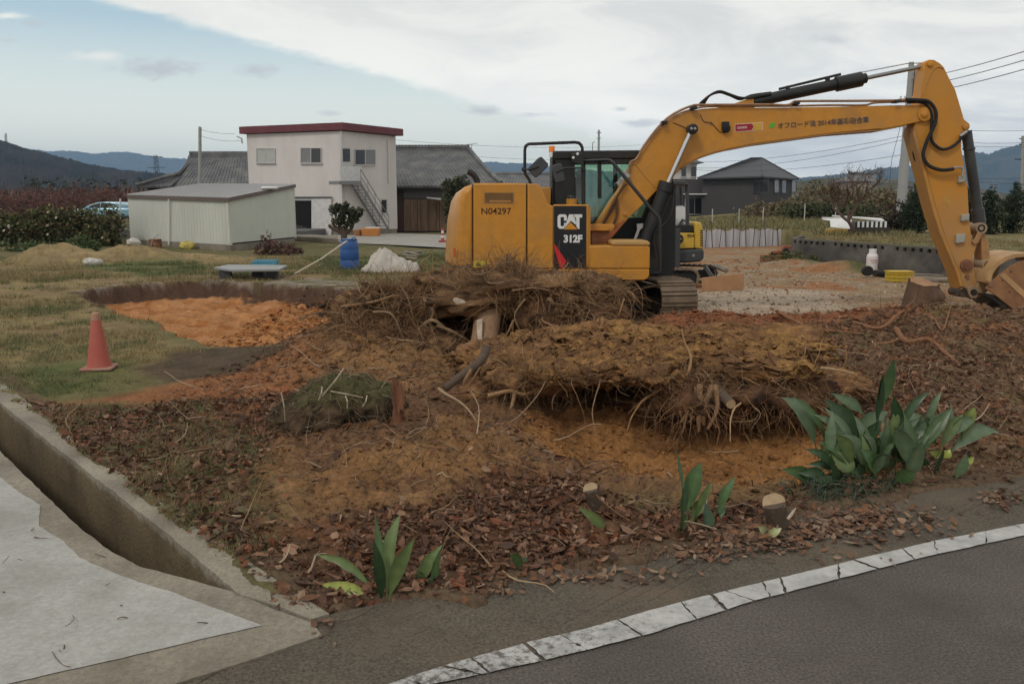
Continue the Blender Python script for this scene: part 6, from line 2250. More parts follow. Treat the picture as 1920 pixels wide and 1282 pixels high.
    top, bot = onplane(668, 346, C, R, .5), onplane(721, 444, C, R, .5)
    bot.z = .25
    dv = bot - top
    for s in (-.42, .42):
        m = MB(); sd_ = Vector((0, 0, .11)); m.prism([top + n_ * s + sd_, bot + n_ * s + sd_, bot + n_ * s - sd_, top + n_ * s - sd_], n_ * .05); m.build('stringer', G_, st, smooth=False)
    m = MB()
    for i in range(14):
        c = top + dv * ((i + .5) / 14); m.obox(c, (dv.normalized().x * .13, dv.normalized().y * .13, 0), n_ * .4, (0, 0, .02))
    m.build('treads', M_['steel'], st, smooth=False)
    for s in (-.42, .42):
        m = MB(); hv = Vector((0, 0, .95)); m.tube([top + n_ * s + hv, bot + n_ * s + hv], .025, 6)
        m.tube([top + n_ * s + hv * .5, bot + n_ * s + hv * .5], .02, 6)
        for k in range(5): q = top + n_ * s + dv * (k / 4); m.tube([q, q + hv], .02, 6)
        m.build('handrail', G_, st)
    # low annex roof corner with tiles at the right
    return C, R


def build_shed():
    C, A, R = P(408, 0, 36.6), P(217, 0, 42.6), P(535, 0, 44.0)
    for v in (C, A, R): v.z = 0
    Bk = A + R - C
    zc, za, zr = 2.10, 2.30, 2.82
    zb = za + zr - zc
    t = thing('shed', 'low white ribbed metal shed with brown-edged grey roof left of the two-storey building', 'shed', ((C.x + Bk.x) / 2, (C.y + Bk.y) / 2, 0))
    wm = material('greenish_white_sheet', (.55, .56, .50), .55, 0, .06, .9, dirt=(.36, .36, .30), dirt_amt=.35, dscale=.8, stretch=(1, 1, .35))
    m = MB(); ribbed_wall(m, A, C, .22, za, zc, .26, .008); m.build('front_wall', wm, t, smooth=False)
    m = MB(); ribbed_wall(m, C, R, .30, zc, zr, 3.0, .004); ribbed_wall(m, R, Bk, .25, zr, zb, .6); ribbed_wall(m, Bk, A, .25, zb, za, .6)
    m.build('side_wall', material('smooth_pale_green_sheet', (.56, .57, .49), .6, 0, .05, .7, dirt=(.40, .41, .36), dirt_amt=.3), t, smooth=False)
    m = MB(); m.prism([Vector((v.x, v.y, -.1)) for v in (A, C, R, Bk)], (0, 0, .34)); m.build('plinth', M_['kerb'], t, smooth=False)
    ctr = (A + C + R + Bk) / 4
    def out(v, k, z): return Vector((ctr.x + (v.x - ctr.x) * k, ctr.y + (v.y - ctr.y) * k, z))
    q = [out(A, 1.03, za + .10), out(C, 1.03, zc + .10), out(R, 1.04, zr + .12), out(Bk, 1.03, zb + .10)]
    m = MB(); m.prism(q, (0, 0, -.15)); m.build('roof_edge', material('brown_fascia', (.13, .095, .078), .6), t, smooth=False)
    m = MB()
    for i in range(24):
        a, b = q[0].lerp(q[1], (i + .1) / 24), q[3].lerp(q[2], (i + .1) / 24)
        m.tube([a + Vector((0, 0, .02)), b + Vector((0, 0, .02))], .03, 4)
    m.prism([p + Vector((0, 0, .004)) for p in q], (0, 0, .02))
    m.build('roof', material('grey_roof_sheet', (.29, .28, .275), .5, .2, .12, 1.2, dirt=(.36, .34, .31), dirt_amt=.4), t, smooth=False)
    for (x, y0, y1) in ((316.5, 374, 459), (225.5, 373, 410)):
        m = MB(); a, b = onplane(x, y0, A, C, .1), onplane(x, y1, A, C, .1); m.tube([a, b], .045, 8); m.build('downpipe', M_['white'], t)
    m = MB(); c = onplane(467, 347.5, A, C, -4.6); c = Vector((q[2] * .55 + q[1] * .45)) + Vector((0, .2, .1)); m.obox(c, (.35, .1, 0), (-.05, .25, 0), (0, 0, .06)); bag = m.build('weight_sack', M_['white'], t, bevel=.05, seg=3)
    tag(bag, 'white sack on the roof edge')


def build_old_houses():
    # right-hand house: large tiled roof
    t = thing('tiled_house', 'old wooden house with large grey tiled roof right of the white two-storey building', 'building', tuple(P(830, 0, 64)[:2]) + (0,))
    e0, e1 = P(716, 348, 61.5), P(932, 347, 61.5)
    r0, r1 = P(700, 269, 69), P(878, 281, 69)
    r0.z = r1.z
    e0.z = e1.z = P(800, 349, 61.5).z
    e1 = Vector((e1.x + .3, e1.y, e1.z))
    m = MB(); tiled_slope(m, e0, e1, r1, r0); rf = m.build('roof', TILE, t, smooth=False)
    m = MB(); tiled_slope(m, e1, Vector((e1.x, 76, e1.z)), Vector((r1.x, 69.2, r1.z)), r1, pitch=.35); m.build('roof', TILE, t, smooth=False)
    m = MB(); m.tube([r0 + Vector((0, 0, .18)), r1 + Vector((.1, 0, .18))], .2, 8); m.box((r0.x, r0.y - .16, r0.z - .1), (r1.x, r0.y + .16, r0.z + .2))
    for i in range(30): q = r0.lerp(r1, i / 29); m.tube([q + Vector((0, -.2, .3)), q + Vector((0, .2, .3))], .09, 6)
    m.build('ridge', TILE, t)
    hipm = MB(); hipm.tube(spline([r1 + Vector((0, 0, .15)), r1.lerp(e1, .5) + Vector((0, -.1, .05)), e1 + Vector((0, 0, .25))], 6), .16, 7); hipm.build('hip_ridge', TILE, t)
    m = MB(); m.box((e0.x + .2, 62.3, -.1), (e1.x - .5, 62.5, e0.z - .1)); m.box((e1.x - .7, 62.5, -.1), (e1.x - .5, 74, e1.z - .1)); m.build('wall', DKWOOD, t, smooth=False)
    m = MB(); m.box((e0.x + .0, 61.75, e0.z - .28), (e1.x - .1, 62.3, e0.z - .14)); m.build('eave_board', DKWOOD, t, smooth=False)
    A, B = Vector((e0.x, 62.3, 0)), Vector((e1.x, 62.3, 0))
    wd = material('weathered_board', (.21, .135, .085), .9, 0, .3, 2.5, .3, 30, (.12, .075, .05), .7, 1.5, stretch=(2, 2, .25))
    xs = [757, 770, 783, 789, 804, 818, 824, 842]
    for i in range(len(xs) - 1):
        m = MB(); panel(m, rect(xs[i] + .4, 374, xs[i + 1] - .4, 433), A, B, .06 + (.08 if i in (2, 5) else 0), .05); m.build('wall_board', wd, t, smooth=False)
    m = MB(); panel(m, rect(736, 380, 757, 434), A, B, .04, .03); m.build('door', material('red_brown_door', (.06, .03, .024), .8, var=.3), t, smooth=False)
    m = MB(); panel(m, rect(757, 352, 835, 372), A, B, .03, .02); m.build('transom', material('grey_shutter', (.10, .095, .09), .8), t, smooth=False)
    m = MB(); m.prism([P(800, 370, 61.9), P(845, 374, 61.9), P(845, 377, 60.9), P(800, 372, 60.9)], (0, 0, .04)); m.build('awning', ALU, t, smooth=False)
    m = MB(); a = P(725, 352, 60.8); tiled_slope(m, P(716, 356, 60.6), P(740, 352, 60.6), P(740, 344, 61.6), P(722, 341, 61.6), .25); m.build('porch_roof', TILE, t, smooth=False)
    # roof antenna
    t2 = thing('tv_antenna', 'thin television antenna on a mast above the end of the tiled roof ridge', 'antenna', tuple(P(885, 292, 69)))
    m = MB(); m.tube([P(884, 296, 69), P(884.5, 270, 69)], .03, 6); m.build('mast', M_['steel'], t2)
    m = MB(); m.tube([P(874, 271.5, 69), P(895, 269, 69)], .025, 5)
    for x in range(876, 895, 3): m.tube([P(x, 271 - (x - 876) * .1, 68.6), P(x, 271 - (x - 876) * .1, 69.4)], .012, 4)
    m.build('boom', M_['steel'], t2)
    # lower roof further right, seen behind the machine
    t = thing('tiled_house', 'low house roof with pale grey tiles seen just left of the excavator cab', 'building', tuple(P(975, 0, 80)[:2]) + (0,))
    m = MB(); tiled_slope(m, P(880, 352, 76), P(1080, 352, 76), P(1060, 327, 82), P(905, 327, 82), .32); m.build('roof', TILE, t, smooth=False)
    m = MB(); m.tube([P(905, 326, 82), P(1060, 326, 82)], .2, 6); m.build('ridge', TILE, t)
    m = MB(); m.box((P(895, 0, 78).x, 78, -.1), (P(1070, 0, 78).x, 84, P(0, 352, 78).z)); m.build('wall', PLASTER, t, smooth=False)
    # left-hand farmhouse with gable
    t = thing('tiled_house', 'old tiled farmhouse with dark open gable end behind the low white shed', 'building', tuple(P(400, 0, 80)[:2]) + (0,))
    Y0, Y1 = 74, 80
    ra, rb = P(362, 293, Y1), P(470, 301, Y1)
    rb.z = ra.z
    ea, eb = P(330, 352, Y0), P(470, 352, Y0)
    m = MB(); tiled_slope(m, Vector((ra.x - .2, Y0, ea.z)), eb, rb, ra, .3); m.build('roof', TILE, t, smooth=False)
    m = MB(); tiled_slope(m, Vector((rb.x, 86, eb.z)), Vector((ra.x - .2, 86, eb.z)), ra, rb, .6); m.build('roof', TILE, t, smooth=False)
    m = MB(); m.box((ra.x, Y1 - .15, ra.z - .1), (rb.x, Y1 + .15, ra.z + .28)); m.tube([ra + Vector((-.3, 0, .3)), rb + Vector((0, 0, .3))], .15, 7); m.build('ridge', TILE, t)
    gz = P(0, 332, Y1).z
    m = MB()   # hipped lower roof running out to the left of the gable
    lo = P(284, 351, 77)
    tiled_slope(m, Vector((lo.x, Y0 - .6, lo.z)), Vector((ra.x + .3, Y0 - .6, lo.z)), Vector((ra.x + .3, Y0 + 2.3, gz)), Vector((ra.x - 1.2, Y0 + 2.3, gz)), .3)
    tiled_slope(m, Vector((lo.x, 86, lo.z)), Vector((lo.x, Y0 - .6, lo.z)), Vector((ra.x - 1.2, Y0 + 2.3, gz)), Vector((ra.x - 1.2, 83, gz)), .4)
    m.build('lower_roof', TILE, t, smooth=False)
    m = MB(); m.prism([Vector((ra.x + .25, Y0 + 1.6, gz)), Vector((ra.x + .25, 84.4, gz)), Vector((ra.x + .25, Y1, ra.z - .1))], (-.1, 0, 0)); m.build('gable', DKWOOD, t, smooth=False)
    m = MB(); m.tube(spline([Vector((ra.x - .2, Y1, ra.z + .1)), Vector((ra.x - .25, Y1 - 2.2, ra.z - 1.4)), Vector((ra.x - .3, Y0 + .6, gz - .1)), Vector((lo.x + .2, Y0 - .6, lo.z + .1))], 6), .16, 7); m.build('verge_tiles', TILE, t)
    m = MB(); m.prism([P(335, 330, 77.4), P(385, 331, 77.4), P(382, 325.5, 77.4), P(345, 325, 77.4)], (0, .2, 0)); m.build('gable_plaster', PLASTER, t, smooth=False)
    m = MB(); m.box((lo.x + .8, Y0 + .3, -.1), (eb.x, 85, lo.z + .05)); m.build('wall', DKWOOD, t, smooth=False)


def build_right_houses():
    # dark grey hip-roofed house
    C, A, R = P(1441, 0, 85), P(1331, 0, 90), P(1502, 0, 92)
    for v in (C, A, R): v.z = .5
    Bk = A + R - C
    t = thing('house', 'dark grey house with hipped slate roof standing behind the bushes under the boom', 'building', ((C.x + Bk.x) / 2, (C.y + Bk.y) / 2, .5))
    ze = P(0, 331, 85).z
    wm = material('dark_grey_cladding', (.062, .056, .055), .8, 0, .1, .6, .1, 30)
    m = MB()
    for a, b in ((A, C), (C, R), (R, Bk), (Bk, A)): ribbed_wall(m, a, b, .3, ze, ze, .9, .006)
    m.build('wall', wm, t, smooth=False)
    ctr = (A + C + R + Bk) / 4
    def out(v, k, z): return Vector((ctr.x + (v.x - ctr.x) * k, ctr.y + (v.y - ctr.y) * k, z))
    e = [out(A, 1.14, ze), out(C, 1.14, ze), out(R, 1.16, ze), out(Bk, 1.14, ze)]
    p1, p2 = P(1409, 296.5, 90), P(1428, 298, 90)
    p2.z = p1.z
    rt = material('slate_roof', (.055, .056, .06), .6, 0, .15, .8, .4, 12, stretch=(1, 1, 4))
    m = MB()
    m.poly([e[0], e[1], p2, p1]); m.poly([e[1], e[2], p2]); m.poly([e[2], e[3], p1, p2]); m.poly([e[3], e[0], p1])
    m.prism([q - Vector((0, 0, .004)) for q in e], (0, 0, -.14))
    rf = m.build('roof', rt, t, smooth=False)
    m = MB()
    for a, b in ((e[0], p1), (e[1], p2), (e[2], p2), (e[3], p1), (p1, p2)): m.tube([a, b], .09, 6)
    m.build('hip_cap', rt, rf)
    window_on(t, A, C, 1412, 336, 1440, 361, 1, M_['darkgrey'], [GLD], fw=.8)
    for (x0, y0, x1, y1, g) in ((1452, 337, 1462, 361, GLG), (1466, 338, 1476, 362, GLD), (1484, 340, 1494, 360, GLG)):
        window_on(t, C, R, x0, y0, x1, y1, 1, M_['darkgrey'], [g], fw=.7)
    m = MB(); q = onplane(1441, 335, A, C, .15); m.tube([q, Vector((q.x, q.y, .5))], .05, 6); m.build('downpipe', M_['darkgrey'], t)
    # white and dark house at its left, with a carport
    A, B = P(1262, 0, 92), P(1320, 0, 92)
    t = thing('house', 'white upper storey over dark lower walls, house seen between boom cylinder and dark grey house', 'building', (A.x + 2, 95, .5))
    m = MB(); m.box((A.x, 92, P(0, 336, 92).z), (P(1317, 0, 92).x, 98, P(0, 306, 92).z)); m.build('upper_wall', PLASTER, t, smooth=False)
    m = MB(); m.box((P(1240, 0, 91.6).x, 91.6, .4), (P(1331, 0, 91.6).x, 98.5, P(0, 336, 91.6).z)); m.build('lower_wall', wm, t, smooth=False)
    m = MB(); z = P(0, 306, 92).z
    m.add([(A.x - .8, 91.2, z), (P(1332, 0, 91.2).x, 91.2, z), (P(1332, 0, 91.2).x, 99, z), (A.x - .8, 99, z), (A.x + 1, 95, z + .75), (P(1300, 0, 95).x, 95, z + .75)], [(0, 1, 5, 4), (1, 2, 5), (2, 3, 4, 5), (3, 0, 4), (3, 2, 1, 0)])
    m.build('roof', rt, t, smooth=False)
    for x0, x1 in ((1277, 1287), (1295, 1306)):
        window_on(t, Vector((A.x, 92, 0)), Vector((B.x, 92, 0)), x0, 312, x1, 332, 1, ALU, [GLD], fw=.7)
    tw = M_['white']
    m = MB()
    for x in (1286, 1322):
        q = P(x, 366, 90); m.box((q.x - .06, 89.9, .5), (q.x + .06, 90.1, q.z))
    q0, q1 = P(1282, 365, 90), P(1324, 365, 90)
    m.box((q0.x, 89.6, q0.z), (q1.x, 91.4, q0.z + .1))
    m.build('carport', tw, t, smooth=False)
    window_on(t, Vector((A.x, 91.6, 0)), Vector((B.x, 91.6, 0)), 1289, 370, 1316, 402, 2, ALU, [GLD, GLD], fw=.8)
    # distant village roofs and sheds right of the bush slope
    for (x0, x1, ye, yr, Y, lab, wc) in ((1592, 1642, 340, 327, 150, 'distant house with curved grey roof ridge showing above the bare tree', (.33, .27, .24)),
                                         (1690, 1745, 371, 352, 75, 'long pale shed wall behind the utility pole', (.42, .41, .38))):
        t = thing('house' if Y > 100 else 'shed', lab, 'building' if Y > 100 else 'shed', tuple(P((x0 + x1) / 2, 0, Y)[:2]) + (.5,))
        a, b = P(x0, ye, Y), P(x1, ye, Y)
        m = MB(); m.box((a.x + .5, Y + .5, .2), (b.x - .5, Y + 7, a.z)); m.build('wall', material('far_wall', wc, .9), t, smooth=False)
        m = MB(); r0, r1 = P(x0 + 3, yr, Y + 4), P(x1 - 3, yr, Y + 4)
        m.add([a, b, Vector((b.x, Y + 8, b.z)), Vector((a.x, Y + 8, a.z)), r0, r1], [(0, 1, 5, 4), (1, 2, 5), (2, 3, 4, 5), (3, 0, 4), (3, 2, 1, 0)])
        m.build('roof', TILE, t, smooth=False)
        m = MB(); m.tube(spline([r0 + Vector((-.4, 0, .35)), r0.lerp(r1, .25) + Vector((0, 0, .1)), r0.lerp(r1, .75) + Vector((0, 0, .1)), r1 + Vector((.4, 0, .35))], 4), .25, 6); m.build('ridge', TILE, t)
        if Y < 100:
            m = MB(); m.box((a.x + .6, Y + .4, P(0, 378, Y).z), (b.x - .6, Y + .5, P(0, 375, Y).z)); m.build('dark_band', M_['black'], t, smooth=False)


build_white_building()
build_shed()
build_old_houses()
build_right_houses()

# ------------------------------------------------------------------ yard things
def build_yard():
    # concrete apron in front of the buildings
    m = MB(); q = [(536, 447), (640, 455), (735, 459), (845, 465), (900, 468), (960, 455), (900, 442), (735, 437), (600, 436)]
    m.poly([G(x, y, .02) + Vector((0, 0, 0)) for x, y in q]); o = m.build('path', material('pale_apron_concrete', (.30, .285, .25), .9, 0, .15, .8, dirt=(.20, .17, .13), dirt_amt=.6), smooth=False); tag(o, kind='structure')
    m = MB(); a = [(536, 449.5), (636, 457)]; m.prism([G(536, 444, .0), G(536, 450, 0), G(634, 456, 0), G(634, 450, 0)], (0, 0, .22)); o = m.build('doorstep', M_['kerb'], smooth=False); tag(o, 'low concrete doorstep in front of the half-open sliding door', 'step')
    # barrel
    g = G(656, 503); z = zat(g.x, g.y)
    t = thing('barrel', 'tall blue plastic barrel standing on the grass beside the white tarpaulin', 'barrel', (g.x, g.y, z))
    bl = material('blue_plastic', (.022, .085, .27), .45, 0, .12, 3, dirt=(.12, .14, .16), dirt_amt=.4, dscale=3)
    m = MB(); m.lathe((g.x, g.y, z), [(.25, 0), (.275, .03), (.285, .25), (.275, .27), (.29, .3), (.29, .55), (.278, .58), (.285, .62), (.27, .78), (.235, .86), (.22, .88)], 26); m.build('body', bl, t)
    m = MB(); m.lathe((g.x, g.y, z), [(.24, .865), (.245, .90), (.20, .915)], 26); m.build('lid', bl, t)
    m = MB(); m.tube(spline([Vector((g.x + .1, g.y - .2, z + .9)), Vector((g.x + .2, g.y - .2, z + .96)), Vector((g.x + .26, g.y - .16, z + .86))], 4), .018, 6); m.build('handle', bl, t)
    # pale pole leaning on it
    t = thing('bamboo_pole', 'pale thin pole leaning from the ground up against the blue barrel', 'pole', tuple(G(556, 515)))
    m = MB(); m.tube([P(553, 513, 23.6), P(600, 487, 24.4), P(640, 459, 25.3), P(650, 452, 25.6)], [.022, .024, .026, .026], 7); m.build('stem', M_['palewood'], t)
    m = MB(); m.tube([P(598, 488, 24.3), P(620, 494, 24.2), P(652, 515, 23.4)], .012, 5); m.build('side_shoot', M_['bark'], t)
    # blue crate
    g = G(498, 504); z = zat(g.x, g.y)
    t = thing('plastic_crate', 'light blue slatted plastic crate standing behind the grey board', 'crate', (g.x, g.y, z))
    cb = material('light_blue_plastic', (.10, .30, .42), .5, 0, .1, 4)
    w, d, h = .31, .22, .30
    m = MB()
    for k in range(4):
        zz = z + .03 + k * .068
        m.box((g.x - w, g.y - d, zz), (g.x + w, g.y - d + .015, zz + .05)); m.box((g.x - w, g.y + d - .015, zz), (g.x + w, g.y + d, zz + .05))
        m.box((g.x - w, g.y - d + .016, zz), (g.x - w + .015, g.y + d - .016, zz + .05)); m.box((g.x + w - .015, g.y - d + .016, zz), (g.x + w, g.y + d - .016, zz + .05))
    m.build('slats', cb, t, smooth=False)
    m = MB()
    for sx in (-1, 1):
        for sy in (-1, 1): m.obox((g.x + sx * (w + .004), g.y + sy * (d + .004), z + h / 2), (.022, 0, 0), (0, .022, 0), (0, 0, h / 2))
    m.build('corner_posts', cb, t, smooth=False)
    m = MB()
    for sy in (-1, 1): m.box((g.x - w - .03, g.y + sy * (d + .008) - .02, z + h - .05), (g.x + w + .03, g.y + sy * (d + .008) + .02, z + h + .005))
    m.build('rim', cb, t, smooth=False)
    m = MB(); m.box((g.x - w + .01, g.y - d + .02, z + .02), (g.x + w - .01, g.y + d - .02, z + .04)); m.build('floor', cb, t, smooth=False)
    # board on blocks
    c = P(470, 512, 22.6)
    t = thing('board', 'grey flat board propped on low blocks at the back edge of the orange pit', 'board', (c.x, c.y, 0))
    q = [P(402, 507.5, 22.9), P(428, 503, 24.0), P(540, 508, 23.9), P(524, 513, 22.3), P(436, 513.5, 22.1)]
    zz = max(p.z for p in q)
    m = MB(); m.prism([Vector((p.x, p.y, .20 + (.01 if i < 2 else 0))) for i, p in enumerate(q)], (0, 0, .05)); m.build('panel', material('grey_board', (.26, .265, .26), .6, 0, .1, 3, dirt=(.2, .17, .13), dirt_amt=.5), t, smooth=False)
    for i, (x, y) in enumerate(((c.x - .7, c.y + .1), (c.x + .55, c.y + .1), (c.x, c.y + .7))):
        m = MB(); m.box((x - .15, y - .09, zat(x, y) - .05), (x + .15, y + .09, .20)); m.build('block', M_['darkgrey'], t, smooth=False)
    # tarpaulin heap
    g = G(722, 510); z = zat(g.x, g.y)
    nu, nv = 110, 60
    TH, S_ = np.meshgrid(np.linspace(0, 2 * np.pi, nu, endpoint=False), np.linspace(0, 1, nv))
    R_ = 1 + .25 * np.cos(TH - .2) * (np.cos(TH - .2) > 0) + .10 * np.cos(3 * TH + 1) + .07 * np.sin(7 * TH)
    x = .78 * R_ * S_ * np.cos(TH); y = .6 * R_ * S_ * np.sin(TH)
    prof = np.clip(1.06 - S_ ** 1.9, 0, 1) ** .85 * .52
    prof = prof * (.62 + .45 * np.exp(-((x + .12) / .34) ** 2) + .12 * fbm(x * 4, y * 4, None, 3))
    fold = .06 * S_ ** .6 * (1 - S_ * .6) * np.abs(np.sin(TH * 3.2 + 5 * fbm(x * 2, y * 2, None, 3))) + .09 * fbm(x * 4.2, y * 4.2, None, 4) + .11 * (.5 - np.abs(fbm(x * 3.5 + 4, y * 3.5, None, 3)) * 2.2)
    zz = np.maximum(prof + fold, .01) * np.clip((1 - S_) * 8, .15, 1)
    V = np.stack([g.x + x, g.y + .35 + y, z + zz], -1).reshape(-1, 3)
    idx = np.arange(nu * nv).reshape(nv, nu)
    F = np.stack([idx[:-1], np.roll(idx[:-1], -1, 1), np.roll(idx[1:], -1, 1), idx[1:]], -1).reshape(-1, 4)
    o = np_mesh('tarpaulin', V, [F], material('off_white_tarp', (.47, .43, .375), .75, 0, .12, 3, .25, 25, (.30, .25, .19), .55, 3), origin=(g.x, g.y, z))
    tag(o, 'crumpled off-white tarpaulin draped over a heap beside the blue barrel', 'tarpaulin')
    # boards on the grass behind the tarp
    t = thing('planks', 'loose grey planks lying on the grass right of the tarpaulin heap', 'planks', tuple(G(770, 485)))
    m = MB()
    for (a, b) in (((752, 475), (790, 472)), ((756, 478), (782, 481)), ((762, 483), (782, 486)), ((760, 472), (786, 478))):
        p, q_ = G(*a, .12), G(*b, .12); m.tube([p, q_], .05, 4)
    m.build('plank', M_['kerb'], t, smooth=False)
    # sack, drum, bucket, debris by the shed
    def pillow(px, py, w, h, lab, cat, mt, name):
        g = G(px, py); z = zat(g.x, g.y)
        t = thing(name, lab, cat, (g.x, g.y, z))
        lump('body', (g.x, g.y, z + h * .35), (w / 2, w / 3, h * .65), mt, t, px, (.52, .50, .46), (.46, .43, .38), .2, (30, 18), 3)
    pillow(174, 496, .62, .22, 'white sack lying on the dry grass in front of the soil heaps', 'sack', M_['attrsoil'], 'sack')
    pillow(253, 487, .5, .2, 'pale rubble lump on the flank of the right-hand soil heap', 'rubble', M_['attrsoil'], 'rubble_lump')
    pillow(352, 466, .7, .35, 'yellowish bag slumped against the shed plinth', 'bag', material('yellowish_bag', (.45, .37, .10), .8, var=.3), 'bag')
    g = G(292, 464); z = zat(g.x, g.y)
    t = thing('rusty_drum', 'rusty brown steel drum standing before the shed wall', 'drum', (g.x, g.y, z))
    m = MB(); m.lathe((g.x, g.y, z), [(.27, 0), (.27, .14), (.28, .16), (.27, .18), (.27, .36), (.28, .38), (.27, .4)], 20); m.build('body', M_['rust'], t)
    m = MB(); m.tube(spline([Vector((g.x - .1, g.y - .3, z)), Vector((g.x, g.y - .25, z + .4)), Vector((g.x + .2, g.y - .1, z + .62))], 5), .02, 6); m.build('pipe', M_['steel'], t)
    g = G(343, 463); t = thing('black_pot', 'small black plant pot lying by the shed plinth', 'pot', tuple(g)); m = MB(); m.lathe((g.x, g.y, .2), [(.1, -.15), (.14, .12), (.15, .13)], 14, 'y'); m.build('body', M_['rubber'], t)
    # orange tub and bollard near the building
    g = G(696, 443); t = thing('storage_tub', 'orange plastic tub with pale lid at the foot of the outside stair', 'tub', tuple(g))
    m = MB(); m.hexa([(g.x - .5, g.y - .35, 0), (g.x + .5, g.y - .35, 0), (g.x + .5, g.y + .35, 0), (g.x - .5, g.y + .35, 0)], [(g.x - .58, g.y - .4, .5), (g.x + .58, g.y - .4, .5), (g.x + .58, g.y + .4, .5), (g.x - .58, g.y + .4, .5)])
    m.build('body', material('orange_plastic', (.48, .19, .05), .55, var=.15), t, bevel=.05, seg=3)
    m = MB(); m.box((g.x - .3, g.y - .3, .5), (g.x + .55, g.y + .3, .56)); m.build('lid', M_['white'], t, bevel=.02)
    m = MB(); m.lathe((g.x - .85, g.y + .1, 0), [(.2, 0), (.28, .35), (.28, .4)], 16); o = m.build('bucket', material('dull_orange_plastic', (.36, .17, .07), .6), None, origin=(g.x - .85, g.y + .1, 0)); tag(o, 'round dull orange bucket left of the orange tub', 'bucket')
    g = G(830, 455); t = thing('bollard', 'red and white striped bollard beside the counterweight', 'bollard', tuple(g))
    m = MB(); m.lathe(g, [(.22, 0), (.2, .1), (.1, .14)], 16); m.build('base', material('dark_red_rubber', (.25, .05, .04), .7), t)
    for k in range(5):
        m = MB(); m.lathe(g, [(.085 - .006 * k, .13 + .12 * k), (.08 - .006 * k, .25 + .12 * k)], 14); m.build('band', M_['white'] if k % 2 else material('faded_red_band', (.42, .08, .06), .6), t)
    # burnt-red leafy prunings
    rs = np.random.default_rng(5)
    leafy_thing('brush_pile', 'heap of dead red-brown leafy prunings in front of the shed corner', 'brush pile', [(P(505, 468, 34.0), (.55, .5, .35)), (P(525, 466, 34.2), (.75, .5, .28)), (P(545, 472, 33.8), (.5, .4, .18)), (P(500, 452, 34.4), (.22, .22, .4))], 1500, .10, [(.105, .045, .034), (.075, .036, .028), (.14, .07, .05)], 3, stems=14)


def leafy_thing(name, lab, cat, blobs, n, size, cols, seed, stems=0, trunk=None, group=None, origin=None, flat=.6, part='foliage', hollow=.35):
    """foliage as many small leaf faces spread through uneven clumps; trunk: list of (points, radii)"""
    r = np.random.default_rng(seed)
    c0 = blobs[0][0]
    org = Vector(origin) if origin is not None else Vector((c0.x, c0.y, max(0, c0.z - blobs[0][1][2])))
    t = thing(name, lab, cat, tuple(org), group)
    if trunk:
        m = MB()
        for pts, rr in trunk:
            m.tube(pts, rr, 8)
        m.build('trunk', M_['bark'], t)
    vol = np.array([b[1][0] * b[1][1] * b[1][2] for b in blobs]) ** .67
    pick = r.choice(len(blobs), n, p=vol / vol.sum())
    cs = np.array([tuple(b[0]) for b in blobs])[pick]; rr = np.array([b[1] for b in blobs])[pick]
    d = r.normal(0, 1, (n, 3)); d /= np.linalg.norm(d, axis=1, keepdims=True)
    rad = r.random(n) ** hollow
    nz = 1 + .45 * fbm(d[:, 0] * 2 + pick * 3.1, d[:, 1] * 2, d[:, 2] * 2, 3)
    p = cs + d * (rad * nz)[:, None] * rr
    # clumps: leaves gather round twig ends
    k = max(8, n // 22)
    cen = p[r.choice(n, k)]
    own = r.integers(0, k, n)
    p = np.where((r.random(n) < .65)[:, None], cen[own] + r.normal(0, .16, (n, 3)) * rr.mean(1, keepdims=True) * .8, p)
    p[:, 2] = np.maximum(p[:, 2], org.z + .02)
    nr = r.normal(0, 1, (n, 3)) + np.array([0, 0, flat]); nr /= np.linalg.norm(nr, axis=1, keepdims=True)
    u = np.cross(nr, r.normal(0, 1, (n, 3))); u /= np.linalg.norm(u, axis=1, keepdims=True)
    v = np.cross(nr, u)
    s = size * r.uniform(.6, 1.4, n)[:, None]
    V = np.stack([p - u * s * .5, p + v * s * .28 + nr * s * .05, p + u * s * .5 + nr * s * .1, p - v * s * .28 + nr * s * .05], 1).reshape(-1, 3)
    F = np.arange(4 * n).reshape(n, 4)
    clump_tone = r.uniform(.65, 1.35, k)[own]
    C = np.array(cols)[r.choice(len(cols), n)] * (clump_tone * r.uniform(.8, 1.2, n))[:, None]
    np_mesh(part, V, [F], M_['greenattr'], t, color=np.repeat(C, 4, 0), smooth=False)
    if stems:
        m = MB(); rs = random.Random(seed)
        for _ in range(stems):
            b = rs.choice(blobs); a = Vector((b[0].x + rs.uniform(-.4, .4) * b[1][0], b[0].y, org.z))
            e = b[0] + Vector((rs.uniform(-1, 1) * b[1][0], rs.uniform(-1, 1) * b[1][1], rs.uniform(0, 1) * b[1][2]))
            m.cc = (.08, .05, .035)
            m.tube([a, a.lerp(e, .5) + Vector((rs.uniform(-.1, .1), 0, .05)), e], [size * .14, size * .10, size * .04], 5)
        m.build('stems', M_['barkattr'], t, recalc=False)
    return t


